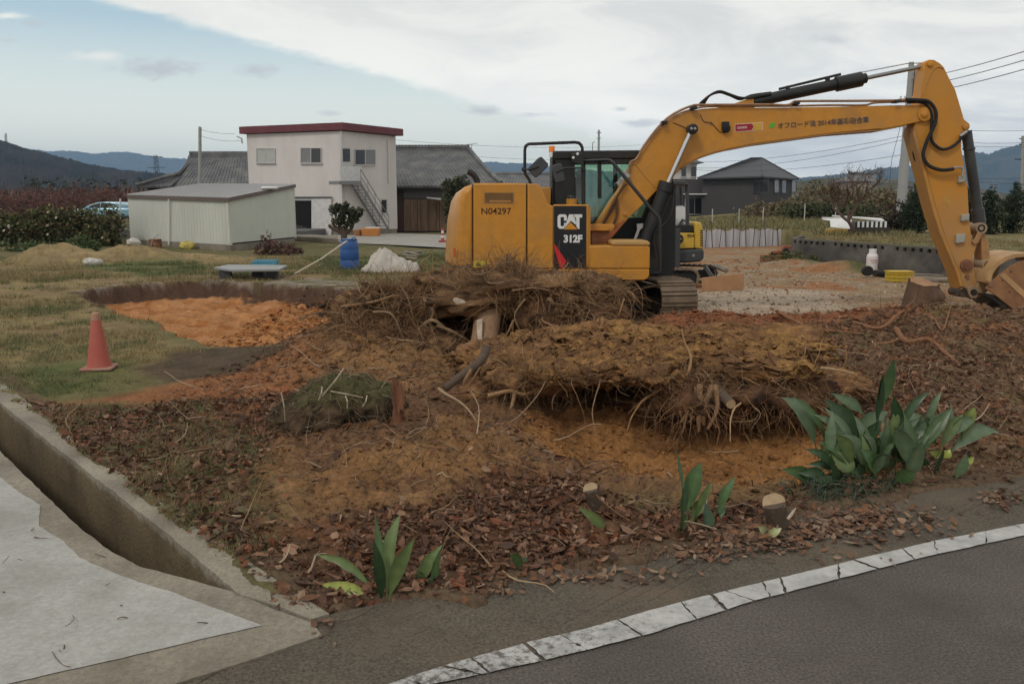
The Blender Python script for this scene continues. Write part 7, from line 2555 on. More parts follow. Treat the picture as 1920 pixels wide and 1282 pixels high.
def bare_tree(name, lab, cat, base, height, spread, seed, col, depth=5, r0=.12, group=None, trunk_h=.28, up=.35, leafcols=None, nleaf=0, lsize=.1, kids=(2, 3), twigpart='branches'):
    rs = random.Random(seed)
    t = thing(name, lab, cat, tuple(base), group)
    tr, br = MB(), MB()
    ends = []
    tr.cc = col; br.cc = col

    def grow(p, d, L, r, lev):
        n = 4
        pts = [p]
        dd = Vector(d)
        for i in range(n):
            dd = (dd + Vector((rs.gauss(0, .16), rs.gauss(0, .16), rs.gauss(0, .12) + up * .10))).normalized()
            pts.append(pts[-1] + dd * L / n)
        (tr if lev == 0 else br).tube(pts, [r * (1 - .4 * i / n) for i in range(n + 1)], 7 if lev < 2 else (5 if lev < 3 else 3), lev < 2)
        if lev >= depth:
            ends.append(pts[-1])
            return
        for k in range(rs.randint(*kids) + (1 if lev == 0 else 0)):
            i = rs.randint(2, n) if lev else n
            a = rs.uniform(0, 6.283)
            out = Vector((math.cos(a), math.sin(a), 0))
            nd = (dd * rs.uniform(.5, 1.0) + out * rs.uniform(.5, 1.0) * spread + Vector((0, 0, up * rs.uniform(.2, 1)))).normalized()
            grow(pts[i], nd, L * rs.uniform(.62, .85) if lev else height * rs.uniform(.26, .36), r * (.62 if lev else .6), lev + 1)
            if lev >= 2: ends.append(pts[i])
    grow(Vector(base), Vector((rs.uniform(-.1, .1), 0, 1)), height * trunk_h, r0, 0)
    tr.build('trunk', M_['barkattr'], t, recalc=False)
    br.build(twigpart, M_['barkattr'], t, recalc=False)
    if nleaf:
        r = np.random.default_rng(seed)
        E = np.array([tuple(e) for e in ends])
        p = E[r.choice(len(E), nleaf)] + r.normal(0, lsize * 1.6, (nleaf, 3))
        nr = r.normal(0, 1, (nleaf, 3)); nr /= np.linalg.norm(nr, axis=1, keepdims=True)
        u = np.cross(nr, r.normal(0, 1, (nleaf, 3))); u /= np.linalg.norm(u, axis=1, keepdims=True); v = np.cross(nr, u)
        s = lsize * r.uniform(.5, 1.3, nleaf)[:, None]
        V = np.stack([p - u * s * .5, p + v * s * .28, p + u * s * .5, p - v * s * .28], 1).reshape(-1, 3)
        C = np.array(leafcols)[r.choice(len(leafcols), nleaf)] * r.uniform(.7, 1.3, (nleaf, 1))
        np_mesh('crown', V, [np.arange(4 * nleaf).reshape(nleaf, 4)], M_['greenattr'], t, color=np.repeat(C, 4, 0), smooth=False)
    return t


build_yard()


def build_right_yard():
    # retaining wall of concrete blocks with a pierced top course
    W = [Vector((9.45, 29.1, 0)), Vector((11.28, 22.6, 0)), Vector((11.68, 19.0, 0)), Vector((13.5, 13.6, 0))]
    t = thing('block_wall', 'stained grey concrete block retaining wall with pierced top course below the grassy bank', 'retaining wall', tuple(W[1]))
    wm = material('stained_block', (.075, .066, .06), .95, 0, .5, 1.3, .5, 25, (.19, .165, .14), .85, .9, stretch=(1, 1, 1.6))
    m, top, pier = MB(), MB(), MB()
    H = .64
    for a, b in zip(W[:-1], W[1:]):
        d = (b - a).normalized(); n = Vector((-d.y, d.x, 0))
        n = n if n.x > 0 else -n
        m.hexa([a - Vector((0, 0, .15)), b - Vector((0, 0, .15)), b + n * .16 - Vector((0, 0, .15)), a + n * .16 - Vector((0, 0, .15))], [v + Vector((0, 0, H)) for v in (a, b, b + n * .16, a + n * .16)])
        L = (b - a).length
        k = int(L / .30)
        rs = random.Random(4)
        for i in range(k):
            if rs.random() < .88:
                w0, w1 = (i + .0) / k, (i + .55) / k
            else:
                w0, w1 = i / k, (i + 1) / k
            p, q = a.lerp(b, w0), a.lerp(b, w1)
            pier.hexa([v + Vector((0, 0, H + .002)) for v in (p, q, q + n * .15, p + n * .15)], [v + Vector((0, 0, H + .10)) for v in (p, q, q + n * .15, p + n * .15)])
        pier.hexa([v + n * .12 + Vector((0, 0, H + .001)) for v in (a, b, b + n * .03, a + n * .03)], [v + n * .12 + Vector((0, 0, H + .098)) for v in (a, b, b + n * .03, a + n * .03)])
        top.hexa([v + Vector((0, 0, H + .102)) for v in (a, b, b + n * .16, a + n * .16)], [v + Vector((0, 0, H + .16)) for v in (a, b, b + n * .16, a + n * .16)])
    # return at the far end
    a = W[0]; b = Vector((10.6, 31.5, 0))
    m.hexa([a - Vector((0, 0, .1)), b - Vector((0, 0, .1)), b + Vector((.1, -.1, -.1)), a + Vector((.12, -.05, -.1))], [v + Vector((0, 0, .8)) for v in (a, b, b + Vector((.1, -.1, 0)), a + Vector((.12, -.05, 0))) ])
    m.build('courses', wm, t, smooth=False)
    pier.build('pierced_course', wm, t, smooth=False)
    top.build('coping', material('mossy_coping', (.12, .11, .09), .95, var=.3, dirt=(.10, .11, .05), dirt_amt=.6), t, smooth=False)
    # gas cylinder
    g = G(1634, 511); z = zat(g.x, g.y)
    t = thing('gas_cylinder', 'white gas cylinder with red lettering standing before the block wall', 'gas cylinder', (g.x, g.y, z))
    m = MB(); m.lathe((g.x, g.y, z), [(.12, 0), (.14, .015), (.155, .05), (.16, .1), (.16, .44), (.15, .50), (.11, .545), (.05, .56)], 24); m.build('body', material('white_cylinder_paint', (.66, .62, .60), .5, 0, .08, 4, dirt=(.4, .33, .27), dirt_amt=.4, dscale=5), t)
    m = MB(); m.lathe((g.x, g.y, z), [(.105, .55), (.10, .68), (.085, .68), (.085, .56)], 20); m.build('collar', M_['white'], t)
    m = MB(); m.tube([Vector((g.x, g.y, z + .55)), Vector((g.x, g.y, z + .64))], .03, 8); m.build('valve', M_['steel'], t)
    m = MB()
    for i in range(5):
        a = -1.57 + (i - 2) * .28
        for zz in (.36,):
            c = Vector((g.x + math.cos(a) * .162, g.y + math.sin(a) * .162, z + zz)); m.obox(c, (-math.sin(a) * .016, math.cos(a) * .016, 0), (math.cos(a) * .002, math.sin(a) * .002, 0), (0, 0, .014))
    for i in range(4):
        a = -1.57 + (i - 1.5) * .28
        c = Vector((g.x + math.cos(a) * .162, g.y + math.sin(a) * .162, z + .30)); m.obox(c, (-math.sin(a) * .016, math.cos(a) * .016, 0), (math.cos(a) * .002, math.sin(a) * .002, 0), (0, 0, .010))
    m.build('red_print', material('red_print', (.5, .12, .12), .6), t, smooth=False)
    # black pipe and its rubber collar
    c = G(1628, 516)
    t = thing('black_pipe', 'short black pipe with a thick collar lying in front of the gas cylinder', 'pipe', tuple(c))
    m = MB(); m.tube([P(1640, 512, 23.1), P(1668, 515, 23.3)], .085, 16); m.build('tube', M_['rubber'], t)
    m = MB(); m.lathe(P(1627, 508, 22.9), [(.05, -.05), (.13, -.06), (.14, 0), (.13, .12), (.05, .12)], 18, 'y'); m.build('collar', M_['rubber'], t)
    # yellow crate
    g = G(1685, 527); z = zat(g.x, g.y)
    t = thing('plastic_crate', 'yellow plastic crate lying on the yard right of the gas cylinder', 'crate', (g.x, g.y, z))
    ym = material('yellow_plastic', (.55, .38, .03), .55, 0, .1, 4, dirt=(.35, .26, .12), dirt_amt=.5)
    w, d, h = .28, .18, .28
    m = MB()
    for k in range(3):
        zz = z + .02 + k * .085; m.box((g.x - w, g.y - d, zz), (g.x + w, g.y - d + .014, zz + .068)); m.box((g.x - w, g.y + d - .014, zz), (g.x + w, g.y + d, zz + .068))
        for sx in (-1, 1): m.box((g.x + sx * w - .007, g.y - d + .015, zz), (g.x + sx * w + .007, g.y + d - .015, zz + .068))
    m.build('slats', ym, t, smooth=False)
    m = MB()
    for i in range(5): x = g.x - w + .02 + i * (2 * w - .04) / 4; m.box((x - .012, g.y - d - .012, z), (x + .012, g.y - d - .001, z + h))
    m.build('ribs', ym, t, smooth=False)
    m = MB(); m.box((g.x - w - .02, g.y - d - .02, z + h - .03), (g.x + w + .02, g.y + d + .02, z + h)); m.build('rim', ym, t, smooth=False)
    # stacked battens
    for i, (a, b, yy) in enumerate((((1712, 524), (1800, 527), 0), ((1706, 518), (1795, 521), .3), ((1716, 529), (1760, 531), -.2))):
        p, q = G(*a, .03), G(*b, .03)
        d = (q - p).normalized(); n = Vector((-d.y, d.x, 0))
        m = MB(); m.obox((p + q) / 2 + Vector((0, yy * .2, .05)), (q - p) / 2, n * .12, Vector((0, 0, .025)))
        o = m.build('plank', material('grey_batten', (.30 - .08 * i, .25 - .07 * i, .19 - .05 * i), .9, var=.3), None, smooth=False, origin=(p + q) / 2); tag(o, ['pale plank lying nearest the arm in front of the block wall', 'dark plank behind the pale one, against the block wall', 'short dark batten in front of the pale plank'][i], 'plank', 'planks on the yard')
    # rusty plough by the wall end and a small digging bucket
    c = G(1465, 480); t = thing('farm_plough', 'small rusty orange farm implement at the end of the block wall', 'plough', tuple(c))
    om = material('rusty_orange_paint', (.24, .075, .035), .7, 0, .3, 6)
    m = MB(); m.obox(P(1462, 472, 28.2), (.28, 0, .04), (0, .06, 0), (0, 0, .05)); m.obox(P(1474, 466, 28.4), (.14, 0, 0), (0, .1, 0), (.04, 0, .10)); m.build('frame', om, t, bevel=.02)
    m = MB(); m.tube([P(1448, 472, 28), P(1447, 480, 28)], .03, 6); m.lathe(P(1474, 472, 28.1), [(.12, 0), (.13, .05), (.12, .1)], 14, 'y'); m.build('wheel', M_['rubber'], t)
    c = G(1450, 493); t = thing('spare_bucket', 'small brown spare digging bucket lying on the cleared yard near the block wall', 'bucket', tuple(c))
    m = MB(); a = P(1432, 481, 27.6); pr = [(0, .30), (.55, .30), (.60, .22), (.55, .05), (.30, 0), (.05, .06)]
    z0 = c.z
    for xx in (0, .58):
        m.prism([Vector((a.x + xx, a.y + .0 + p[0] * .7, z0 + p[1])) for p in pr], (.025, 0, 0))
    m.build('side_plates', M_['rust'], t, smooth=False)
    m = MB(); m.prism([Vector((a.x + .026, a.y, z0 + .28)), Vector((a.x + .026, a.y - .02, z0 + .05)), Vector((a.x + .578, a.y - .02, z0 + .05)), Vector((a.x + .578, a.y, z0 + .28))], (0, .03, 0)); m.box((a.x - .01, a.y - .03, z0 + .27), (a.x + .61, a.y + .02, z0 + .31)); m.build('shell', M_['rustbucket'], t, smooth=False)
    # white sheet fence with thin stakes
    A, B = P(1318, 0, 38.5), P(1487, 0, 40.5)
    A.z = B.z = 0
    t = thing('sheet_fence', 'low white plastic sheet fence tied to thin stakes along the field edge', 'fence', tuple((A + B) / 2))
    m = MB(); k = 40
    rs = random.Random(3)
    for i in range(k):
        p, q = A.lerp(B, i / k), A.lerp(B, (i + 1) / k)
        zo = lambda i: .78 + .05 * math.sin(i * .8) + .03 * math.sin(i * 2.3)
        yo = lambda i: .05 * math.sin(i * 1.3)
        m.hexa([(p.x, p.y + yo(i), -.05), (q.x, q.y + yo(i + 1), -.05), (q.x, q.y + yo(i + 1) + .02, -.05), (p.x, p.y + yo(i) + .02, -.05)], [(p.x, p.y + yo(i), zo(i)), (q.x, q.y + yo(i + 1), zo(i + 1)), (q.x, q.y + yo(i + 1) + .02, zo(i + 1)), (p.x, p.y + yo(i) + .02, zo(i))])
    m.build('sheet', material('white_sheeting', (.52, .51, .53), .7, 0, .1, 1.5, .2, 8), t)
    for i in range(13):
        p = A.lerp(B, (i + .5) / 13); h = rs.uniform(.9, 1.35)
        m = MB(); m.tube([Vector((p.x, p.y - .12, -.05)), Vector((p.x + rs.uniform(-.12, .12), p.y - .1, h))], .018, 6); m.build('stake', M_['darkgrey'], t)
    # wire fence posts in the field behind
    for i, (x, y, h) in enumerate(((1335, 420, 1.2), (1430, 420, 1.3), (1508, 412, 1.5), (1566, 412, 1.5), (1385, 420, 1.2))):
        Y = 50; g = P(x, y, Y); m = MB(); m.tube([Vector((g.x, Y, .5)), Vector((g.x, Y, .5 + h))], .03, 6)
        o = m.build('fence_post', ALU, None, origin=(g.x, Y, .5)); tag(o, 'thin bare metal fence post standing in the grassy field', 'fence post', 'thin posts in the grassy field')
    # white boards and striped tiles stacked on the bank
    t = thing('board_stack', 'white boards propped in the grass left of the bare tree trunk', 'boards', tuple(P(1575, 430, 36)))
    m = MB(); m.prism([P(1542, 407, 36), P(1597, 408.5, 35.6), P(1596, 429.5, 35.2), P(1558, 426, 35.6), P(1557, 414, 35.8), P(1542, 412, 36)], (0, .06, 0)); m.build('board', M_['white'], t, smooth=False)
    m = MB(); m.prism([P(1560, 406, 36.4), P(1652, 412, 36), P(1658, 416, 35.4), P(1600, 409, 35.4)], (0, 0, .06)); m.build('board', M_['white'], t, smooth=False)
    t = thing('tile_stack', 'row of black and white striped roof tiles stacked right of the bare tree trunk', 'roof tiles', tuple(P(1630, 428, 35)))
    for i in range(14):
        x = 1602 + i * 4.2; m = MB(); p = P(x, 421 - i * .02, 35); m.obox(p, (.045, 0, 0), (0, .2, 0), (0, 0, .12)); m.build('tile', M_['white'] if i % 2 else M_['black'], t, smooth=False)
    m = MB(); p, q = P(1600, 427, 35), P(1662, 426, 35); m.box((p.x, 34.6, .72), (q.x, 35.5, p.z + .02)); m.build('bearer', DKWOOD, t, smooth=False)
    c = P(1570, 433, 35); m = MB(); m.box((c.x - .4, 34.8, .72), (c.x + .35, 35.3, c.z + .09)); o = m.build('yellow_box', material('ochre_box', (.40, .25, .06), .7), None, smooth=False, bevel=.02, origin=(c.x, 35, .72)); tag(o, 'low ochre box in the grass under the white boards', 'box')


build_right_yard()


def build_mini_excavator():
    Y = 20.6
    t = thing('mini_excavator', 'smaller yellow excavator with canopy posts and dozer blade parked behind the large one', 'excavator', tuple(P(1285, 530, Y)[:2]) + (0,))
    ym = material('mini_yellow_paint', (.58, .37, .05), .45, 0, .08, 2, dirt=(.35, .28, .15), dirt_amt=.3)
    m = MB(); side_prism(m, [(1225, 436), (1302, 437), (1302, 466), (1225, 468)], Y, Y + 1.3); m.build('body_panel', ym, t, bevel=.03, seg=3)
    m = MB(); side_prism(m, [(1302.5, 430), (1303, 417), (1310, 415.5), (1316, 419), (1318.5, 432), (1319, 468), (1302.5, 466)], Y - .01, Y + 1.3); hd = m.build('engine_hood', ym, t, bevel=.04, seg=3)
    m = MB()
    for k in range(7): side_prism(m, [(1313, 431 + 4.6 * k), (1318.9, 432 + 4.6 * k), (1318.9, 434.2 + 4.6 * k), (1313, 433.2 + 4.6 * k)], Y - .02, Y + .2)
    m.build('hood_louvre', M_['black'], hd, smooth=False)
    m = MB(); side_prism(m, [(1245, 425), (1290, 421), (1300, 423), (1302, 436), (1245, 437)], Y + .05, Y + 1.2); m.build('seat_deck', M_['black'], t, bevel=.02)
    m = MB(); side_prism(m, [(1258, 470), (1319, 466.5), (1320.5, 472), (1320, 486), (1312, 491), (1270, 494), (1258, 494)], Y - .05, Y + 1.4); m.build('counterweight', M_['darkgrey'], t, bevel=.05, seg=3)
    m = MB(); m.lathe(P(1300, 479, Y - .055), [(.035, 0), (.035, -.015)], 12, 'y'); m.build('tow_eye', M_['steel'], t)
    m = MB(); c = P(1272.5, 448, Y - .005); m.lathe(c, [(.115, 0), (.115, -.01)], 24, 'y'); lg = m.build('round_emblem', M_['black'], t)
    m = MB()
    m.prism([c + Vector((x, -.012, z)) for x, z in ((-.085, .0), (.0, .02), (.085, 0), (0, -.02))], (0, .001, 0)); m.prism([c + Vector((x, -.013, z)) for x, z in ((-.015, -.085), (.015, -.085), (.015, .085), (-.015, .085))], (0, .001, 0))
    m.build('emblem_bars', ym, lg, smooth=False)
    text_mesh('804', .115, P(1288.5, 445, Y - .004), (1, 0, 0), (0, 0, 1), t, material('brown_lettering', (.10, .055, .015), .6), 'number', bold=.002)
    for (x, y0, y1, yy) in ((1288, 346, 424, .1), (1277, 350, 424, 1.1), (1235, 346, 424, .1)):
        m = MB(); m.tube([P(x, y0, Y + yy), P(x + 1, y1, Y + yy)], .045, 8); m.build('canopy_post', M_['darkgrey'], t)
    m = MB(); side_prism(m, [(1205, 338), (1283, 339), (1291, 344), (1291, 348), (1205, 345)], Y - .05, Y + 1.3); m.build('canopy_roof', M_['greyblack'], t, bevel=.03)
    m = MB(); m.obox(P(1267, 410, Y + .6), (.2, 0, .02), (0, .25, 0), (-.02, 0, .30)); m.build('seat', M_['white'], t, bevel=.08, seg=3)
    m = MB(); m.tube([P(1271, 425, Y + .3), P(1280, 412, Y + .3), P(1288, 416, Y + .25)], .03, 7); m.tube([P(1262, 425, Y + .2), P(1264, 396, Y + .2)], .02, 6); m.build('control_lever', M_['black'], t)
    m = MB(); side_prism(m, [(1258, 428), (1276, 428), (1274, 512), (1264, 514)], Y - .35, Y - .25); m.build('side_guard', M_['darkgrey'], t, bevel=.01)
    # tracks
    base = P(1278, 512, Y + .5)
    for (px, yy, fwd) in ((1283, -.35, 1), (1320, .75, 1)):
        a = math.radians(-14)
        fw = Vector((math.cos(a), math.sin(a), 0)); ax = Vector((-fw.y, fw.x, 0))
        cc = P(px - 40, 520, Y + yy); cc.z = 0
        H, R, Ls, Wp = .44, .22, .62, .17
        ns = 30; per = 4 * Ls + 2 * math.pi * R
        m = MB()
        for i in range(ns):
            s = per * i / ns
            if s < 2 * Ls: pos, nrm, tan = (-Ls + s, H), (0, 1), (1, 0)
            elif s < 2 * Ls + math.pi * R:
                q = (s - 2 * Ls) / R; pos, nrm, tan = (Ls + R * math.sin(q), R + R * math.cos(q)), (math.sin(q), math.cos(q)), (math.cos(q), -math.sin(q))
            elif s < 4 * Ls + math.pi * R: pos, nrm, tan = (Ls - (s - 2 * Ls - math.pi * R), 0), (0, -1), (-1, 0)
            else:
                q = (s - 4 * Ls - math.pi * R) / R; pos, nrm, tan = (-Ls - R * math.sin(q), R - R * math.cos(q)), (-math.sin(q), -math.cos(q)), (-math.cos(q), math.sin(q))
            V2 = lambda w: fw * w[0] + Vector((0, 0, w[1]))
            c = cc + V2(pos); m.obox(c - V2(nrm) * .02, ax * Wp, V2(tan) * (per / ns * .47), V2(nrm) * .02); m.obox(c + V2(nrm) * .008, ax * Wp, V2(tan) * .015, V2(nrm) * .012)
        tr = m.build('track', M_['trackshoe'] if yy < 0 else M_['rustdark'], t, smooth=False)
        m = MB(); m.obox(cc + Vector((0, 0, .22)), fw * Ls, ax * .1, Vector((0, 0, .1)))
        for e in (-1, 1): m.tube([cc + fw * (e * Ls) + Vector((0, 0, R)) - ax * .08, cc + fw * (e * Ls) + Vector((0, 0, R)) + ax * .08], R - .05, 16)
        m.build('track_frame', M_['black'], t)
    # dozer blade with two arms
    b = [P(1315.5, 521, 19.2), P(1395, 512.5, 19.6), P(1394, 535, 19.5), P(1316, 544.5, 19.05)]
    b[2].z = b[3].z = -.02
    m = MB(); m.prism(b, (.02, .06, 0)); m.build('blade', M_['rustblade'], t, bevel=.012)
    for (q0, q1) in (((1322, 500), (1336, 520)), ((1340, 498), (1362, 508))):
        p, q = P(*q0, 20.4), P(*q1, 19.5); m = MB(); m.tube([p, q], .055, 4); m.build('blade_arm', M_['rodgrey'], t, smooth=False)


M_['rustblade'] = material('worn_orange_blade', (.36, .185, .085), .75, .1, .2, 4, .15, 60, (.28, .19, .11), .6, 3)
build_mini_excavator()

# ------------------------------------------------------------------ vegetation of the background
def build_vegetation():
    rs = random.Random(31)
    # pruned garden pine-like tree by the building
    b = G(644, 462)
    Y = b.y
    blobs = [(P(634, 391, Y), (.26, .3, .22)), (P(650, 397, Y), (.30, .3, .20)), (P(663, 412, Y), (.26, .3, .18)), (P(640, 409, Y), (.28, .3, .18)), (P(622, 394, Y), (.16, .2, .22)), (P(666, 399, Y), (.34, .3, .24)), (P(674, 397, Y), (.18, .2, .16)), (P(632, 414, Y), (.28, .3, .2)), (P(652, 421, Y), (.24, .3, .14)), (P(648, 385, Y), (.16, .25, .16))]
    tr = [(spline([Vector((b.x, Y, -.1)), P(645, 442, Y), P(643, 434, Y), P(640, 424, Y)], 4), .15)] + [(spline([P(644, 438, Y), P(x, y, Y + .1), P(x2, y2, Y)], 3), [.11, .10, .09, .08, .07, .06, .05]) for x, y, x2, y2 in ((632, 428, 624, 420), (658, 430, 664, 412), (636, 428, 640, 402), (650, 425, 656, 402), (620, 426, 618, 422))]
    leafy_thing('garden_tree', 'small pruned evergreen tree with thick dark trunk behind the blue barrel', 'tree', blobs, 2600, .15, [(.055, .062, .030), (.075, .078, .036), (.035, .042, .022)], 2, trunk=tr, origin=(b.x, Y, 0), hollow=.5)
    # tree behind the counterweight
    Y = 58
    leafy_thing('garden_tree', 'dark bush half hidden behind the rear corner of the excavator', 'tree', [(P(842, 375, Y), (.5, .6, 1.2)), (P(850, 352, Y), (.7, .6, .7)), (P(846, 400, Y), (.5, .6, 1.1)), (P(862, 345, Y), (.7, .6, .5))], 2400, .2, [(.06, .07, .03), (.035, .045, .02), (.11, .10, .04)], 4, stems=6, origin=tuple(P(848, 0, Y)[:2]) + (0,))
    # hedge on the left: one clipped-loose row, reddish inside
    blobs = []
    for i in range(26):
        x = -28.5 + i * .385
        blobs.append((Vector((x, 41 + rs.uniform(-.3, .3), (.76 if i < 14 else .86) + rs.uniform(-.05, .05))), (.55, .7, (.80 if i < 14 else .88) + rs.uniform(-.10, .12))))
    t = leafy_thing('hedge', 'long loose hedge of green and reddish leaves between the field and the shed', 'hedge', blobs, 16000, .17, [(.11, .125, .040), (.075, .09, .03), (.14, .14, .05), (.10, .055, .03), (.05, .06, .024), (.17, .14, .06)], 6, stems=40, origin=(-24, 41, 0), hollow=.28)
    # white blossoms in the hedge
    r = np.random.default_rng(3)
    m = MB()
    for _ in range(16):
        p = Vector((rs.uniform(-28.5, -19), 40.2 + rs.uniform(-.15, .1), rs.uniform(.4, 1.62)))
        m.obox(p, (.04, .01, .01), (0, .03, .01), (0, .01, .035))
    m.build('pale_flowers', material('cream_petals', (.45, .37, .28), .8, var=.3), t)
    # low green plants beside the heaps
    for (px, py, w, h, lab) in ((40, 470, 1.6, .42, 'low bright green vegetable patch in front of the hedge at the left edge'), (150, 470, .7, .5, 'low green weeds between the two soil heaps'), (190, 460, 1.0, .55, 'green weeds growing against the left corner of the shed')):
        g = G(px, py); leafy_thing('weed_patch', lab, 'weeds', [(Vector((g.x, g.y, .1)), (w, .6, h)), (Vector((g.x + w * .5, g.y + .2, .1)), (w * .6, .5, h * .8))], 900, .13, [(.075, .12, .035), (.10, .13, .045), (.05, .085, .03)], px, origin=(g.x, g.y, 0))
    # tufts of weeds right of the tarp & round the yard
    for (px, py, w, h) in ((1485, 498, .8, .35), (1470, 490, .5, .25)):
        g = G(px, py); leafy_thing('weed_patch', 'green weeds on the small soil mound at the foot of the block wall', 'weeds', [(Vector((g.x, g.y, .1)), (w, .5, h))], 700, .12, [(.10, .12, .04), (.13, .125, .05), (.07, .09, .03)], px, origin=(g.x, g.y, 0), group='weeds on the mound by the block wall')
    # red-brown orchard, the trees one can tell apart
    cols = [(.15, .055, .045), (.12, .06, .045), (.18, .07, .05), (.10, .05, .04)]
    protos = []
    spots = [(20, 66), (62, 64), (98, 63), (128, 67), (160, 65), (190, 66), (222, 68), (255, 70), (8, 80), (50, 84), (88, 82), (140, 85), (180, 88), (215, 84), (250, 90), (290, 88), (-30, 64), (-60, 72)]
    lab = 'red-brown fruit tree with low spreading grey limbs in the orchard behind the hedge'
    for i in range(3):
        px, Y = spots[i]
        g = P(px, 0, Y)
        o = bare_tree('orchard_tree', lab, 'tree', (g.x, Y, .25), 4.0, 1.5, 40 + i, (.135, .085, .068), 4, .17, 'orchard trees behind the hedge', .16, .18, cols, 1500, .13, (3, 3))
        protos.append(o)
    for i in range(3, len(spots)):
        px, Y = spots[i]
        o = copy_tree(protos[i % 3])
        g = P(px, 0, Y)
        o.location = (g.x, Y, .25)
        o.rotation_euler.z = rs.uniform(0, 6.28)
        s = rs.uniform(.85, 1.15); o.scale = (s, s, s * rs.uniform(.9, 1.1))
    # farther orchard as one mass of twigs
    r = np.random.default_rng(9)
    n = 16000
    Yf = r.uniform(95, 210, n); xf = r.uniform(-.78, -.34, n) * Yf
    hz = (r.random(n) ** .7) * 3.9 * (.8 + .25 * fbm(xf * .12, Yf * .12, None, 3)) + .2
    L = r.uniform(.5, 1.4, n)[:, None]; d = r.normal(0, .5, (n, 3)) + np.array([0, 0, .8]); d /= np.linalg.norm(d, axis=1, keepdims=True)
    p = np.stack([xf, Yf, hz], -1); w = np.stack([np.ones(n), np.zeros(n), np.zeros(n)], -1) * r.uniform(.05, .16, n)[:, None]
    V = np.stack([p - w, p + w, p + d * L], 1).reshape(-1, 3)
    C = np.array([(.14, .068, .055), (.11, .072, .055), (.16, .085, .06), (.08, .06, .045)])[r.choice(4, n)] * r.uniform(.7, 1.3, (n, 1))
    o = np_mesh('far_orchard', V, [np.arange(3 * n).reshape(n, 3)], M_['barkattr'], color=np.repeat(C, 3, 0), smooth=False); tag(o, kind='stuff')
    # dark trees above the orchard
    for i, (px, yt, Y, w, lab) in enumerate(((33, 328, 190, 4, 'dark rounded tree at the far left beyond the orchard'), (82, 327, 200, 4, 'dark tree clump beyond the orchard, left of the pointed one'), (137, 326, 190, 3.6, 'dark pointed tree, tallest beyond the orchard'), (190, 334, 200, 3.6, 'small dark tree beyond the orchard near the shed'), (246, 334, 210, 3.8, 'dark tree beyond the orchard just left of the pylon'))):
        g = P(px, 0, Y); h = P(0, yt, Y).z
        leafy_thing('far_tree', lab, 'tree', [(Vector((g.x, Y, h * .55)), (w, w, h * .45)), (Vector((g.x + 2, Y, h * .4)), (w, w, h * .35))], 420, .9, [(.035, .045, .025), (.05, .055, .03)], 60 + i, trunk=[([Vector((g.x, Y, 0)), Vector((g.x, Y, h * .6))], .25)], origin=(g.x, Y, 0))
    # bush slope under the boom
    for i, (px, py, Y, r3, lab) in enumerate(((1478, 403, 58, (2.4, 2.2, .9), 'olive-brown bush in front of the dark grey house, leftmost on the slope'), (1525, 388, 62, (2.4, 2.4, 1.15), 'tall brown-green bush at the middle of the overgrown slope'),
                                              (1578, 376, 66, (2.9, 2.4, 1.35), 'brownish bush behind the left side of the bare tree'), (1640, 380, 68, (3.0, 2.4, 1.3), 'bush behind the right side of the bare tree'), (1560, 402, 54, (2.4, 2.0, .7), 'low dark green bush in front of the slope bushes'), (1680, 390, 60, (2.0, 2, 1.1), 'green bush at the foot of the utility pole'))):
        c = P(px, py, Y)
        bl = [(c, r3)] + [(c + Vector((rs.uniform(-1, 1) * r3[0], rs.uniform(-.5, .5), rs.uniform(-.3, .5) * r3[2])), tuple(v * .55 for v in r3)) for _ in range(5)]
        cl = [(.17, .125, .065), (.13, .11, .05), (.20, .145, .08), (.10, .09, .042)] if i not in (4,) else [(.06, .07, .028), (.09, .09, .038), (.045, .055, .022)]
        leafy_thing('bush', lab, 'bush', bl, 3200, .24, cl, 80 + i, stems=12, origin=(c.x, Y, .8), hollow=.45)
    # tall dry grass on the bank field
    r = np.random.default_rng(77)
    n = 9000
    y = r.uniform(32, 60, n); x = y * r.uniform(.20, .47, n)
    z = terrain(x, y)
    ok = (sdist(x, y, Z_BANK) > .2); x, y, z = x[ok], y[ok], z[ok]; n = len(x)
    h = r.uniform(.05, .28, n); lean = r.normal(0, .12, (n, 2))
    w = r.uniform(.015, .035, n)
    V = np.stack([np.stack([x - w, y, z], -1), np.stack([x + w, y, z], -1), np.stack([x + lean[:, 0], y + lean[:, 1], z + h], -1)], 1).reshape(-1, 3)
    C = np.array([(.22, .19, .085), (.15, .145, .055), (.26, .21, .11), (.11, .12, .045)])[r.choice(4, n)] * r.uniform(.7, 1.25, (n, 1))
    o = np_mesh('tall_grass', V, [np.arange(3 * n).reshape(n, 3)], M_['greenattr'], color=np.repeat(C, 3, 0), smooth=False); tag(o, kind='stuff')
    # bare tree in front of it
    g = P(1597, 441, 33)
    bare_tree('bare_tree', 'leafless wide-crowned tree with short trunk on the bank under the boom', 'tree', (g.x, 33, .65), 3.0, 1.0, 5, (.095, .062, .048), 6, .105, None, .24, .42, [(.15, .08, .05), (.12, .065, .04)], 900, .05, (2, 3))
    g = P(1722, 432, 37)
    bare_tree('bare_tree', 'thin leafless sapling with upright twigs beside the arm of the excavator', 'tree', (g.x, 37, .7), 4.0, .55, 23, (.10, .085, .07), 4, .10, None, .3, .9, None, 0, .1, (2, 2))
    # dark camellia with flowers
    leafy_thing('flowering_shrub', 'dark evergreen shrub with a few red and white flowers right of the bare tree', 'shrub', [(P(1665, 412, 38), (.75, .6, .6)), (P(1690, 408, 38), (.7, .6, .65)), (P(1712, 412, 38), (.6, .6, .55)), (P(1678, 422, 38), (.9, .6, .4))], 2600, .13, [(.025, .035, .020), (.04, .05, .025), (.05, .03, .025), (.09, .03, .03)], 91, stems=10, origin=tuple(P(1685, 0, 38)[:2]) + (.7,))
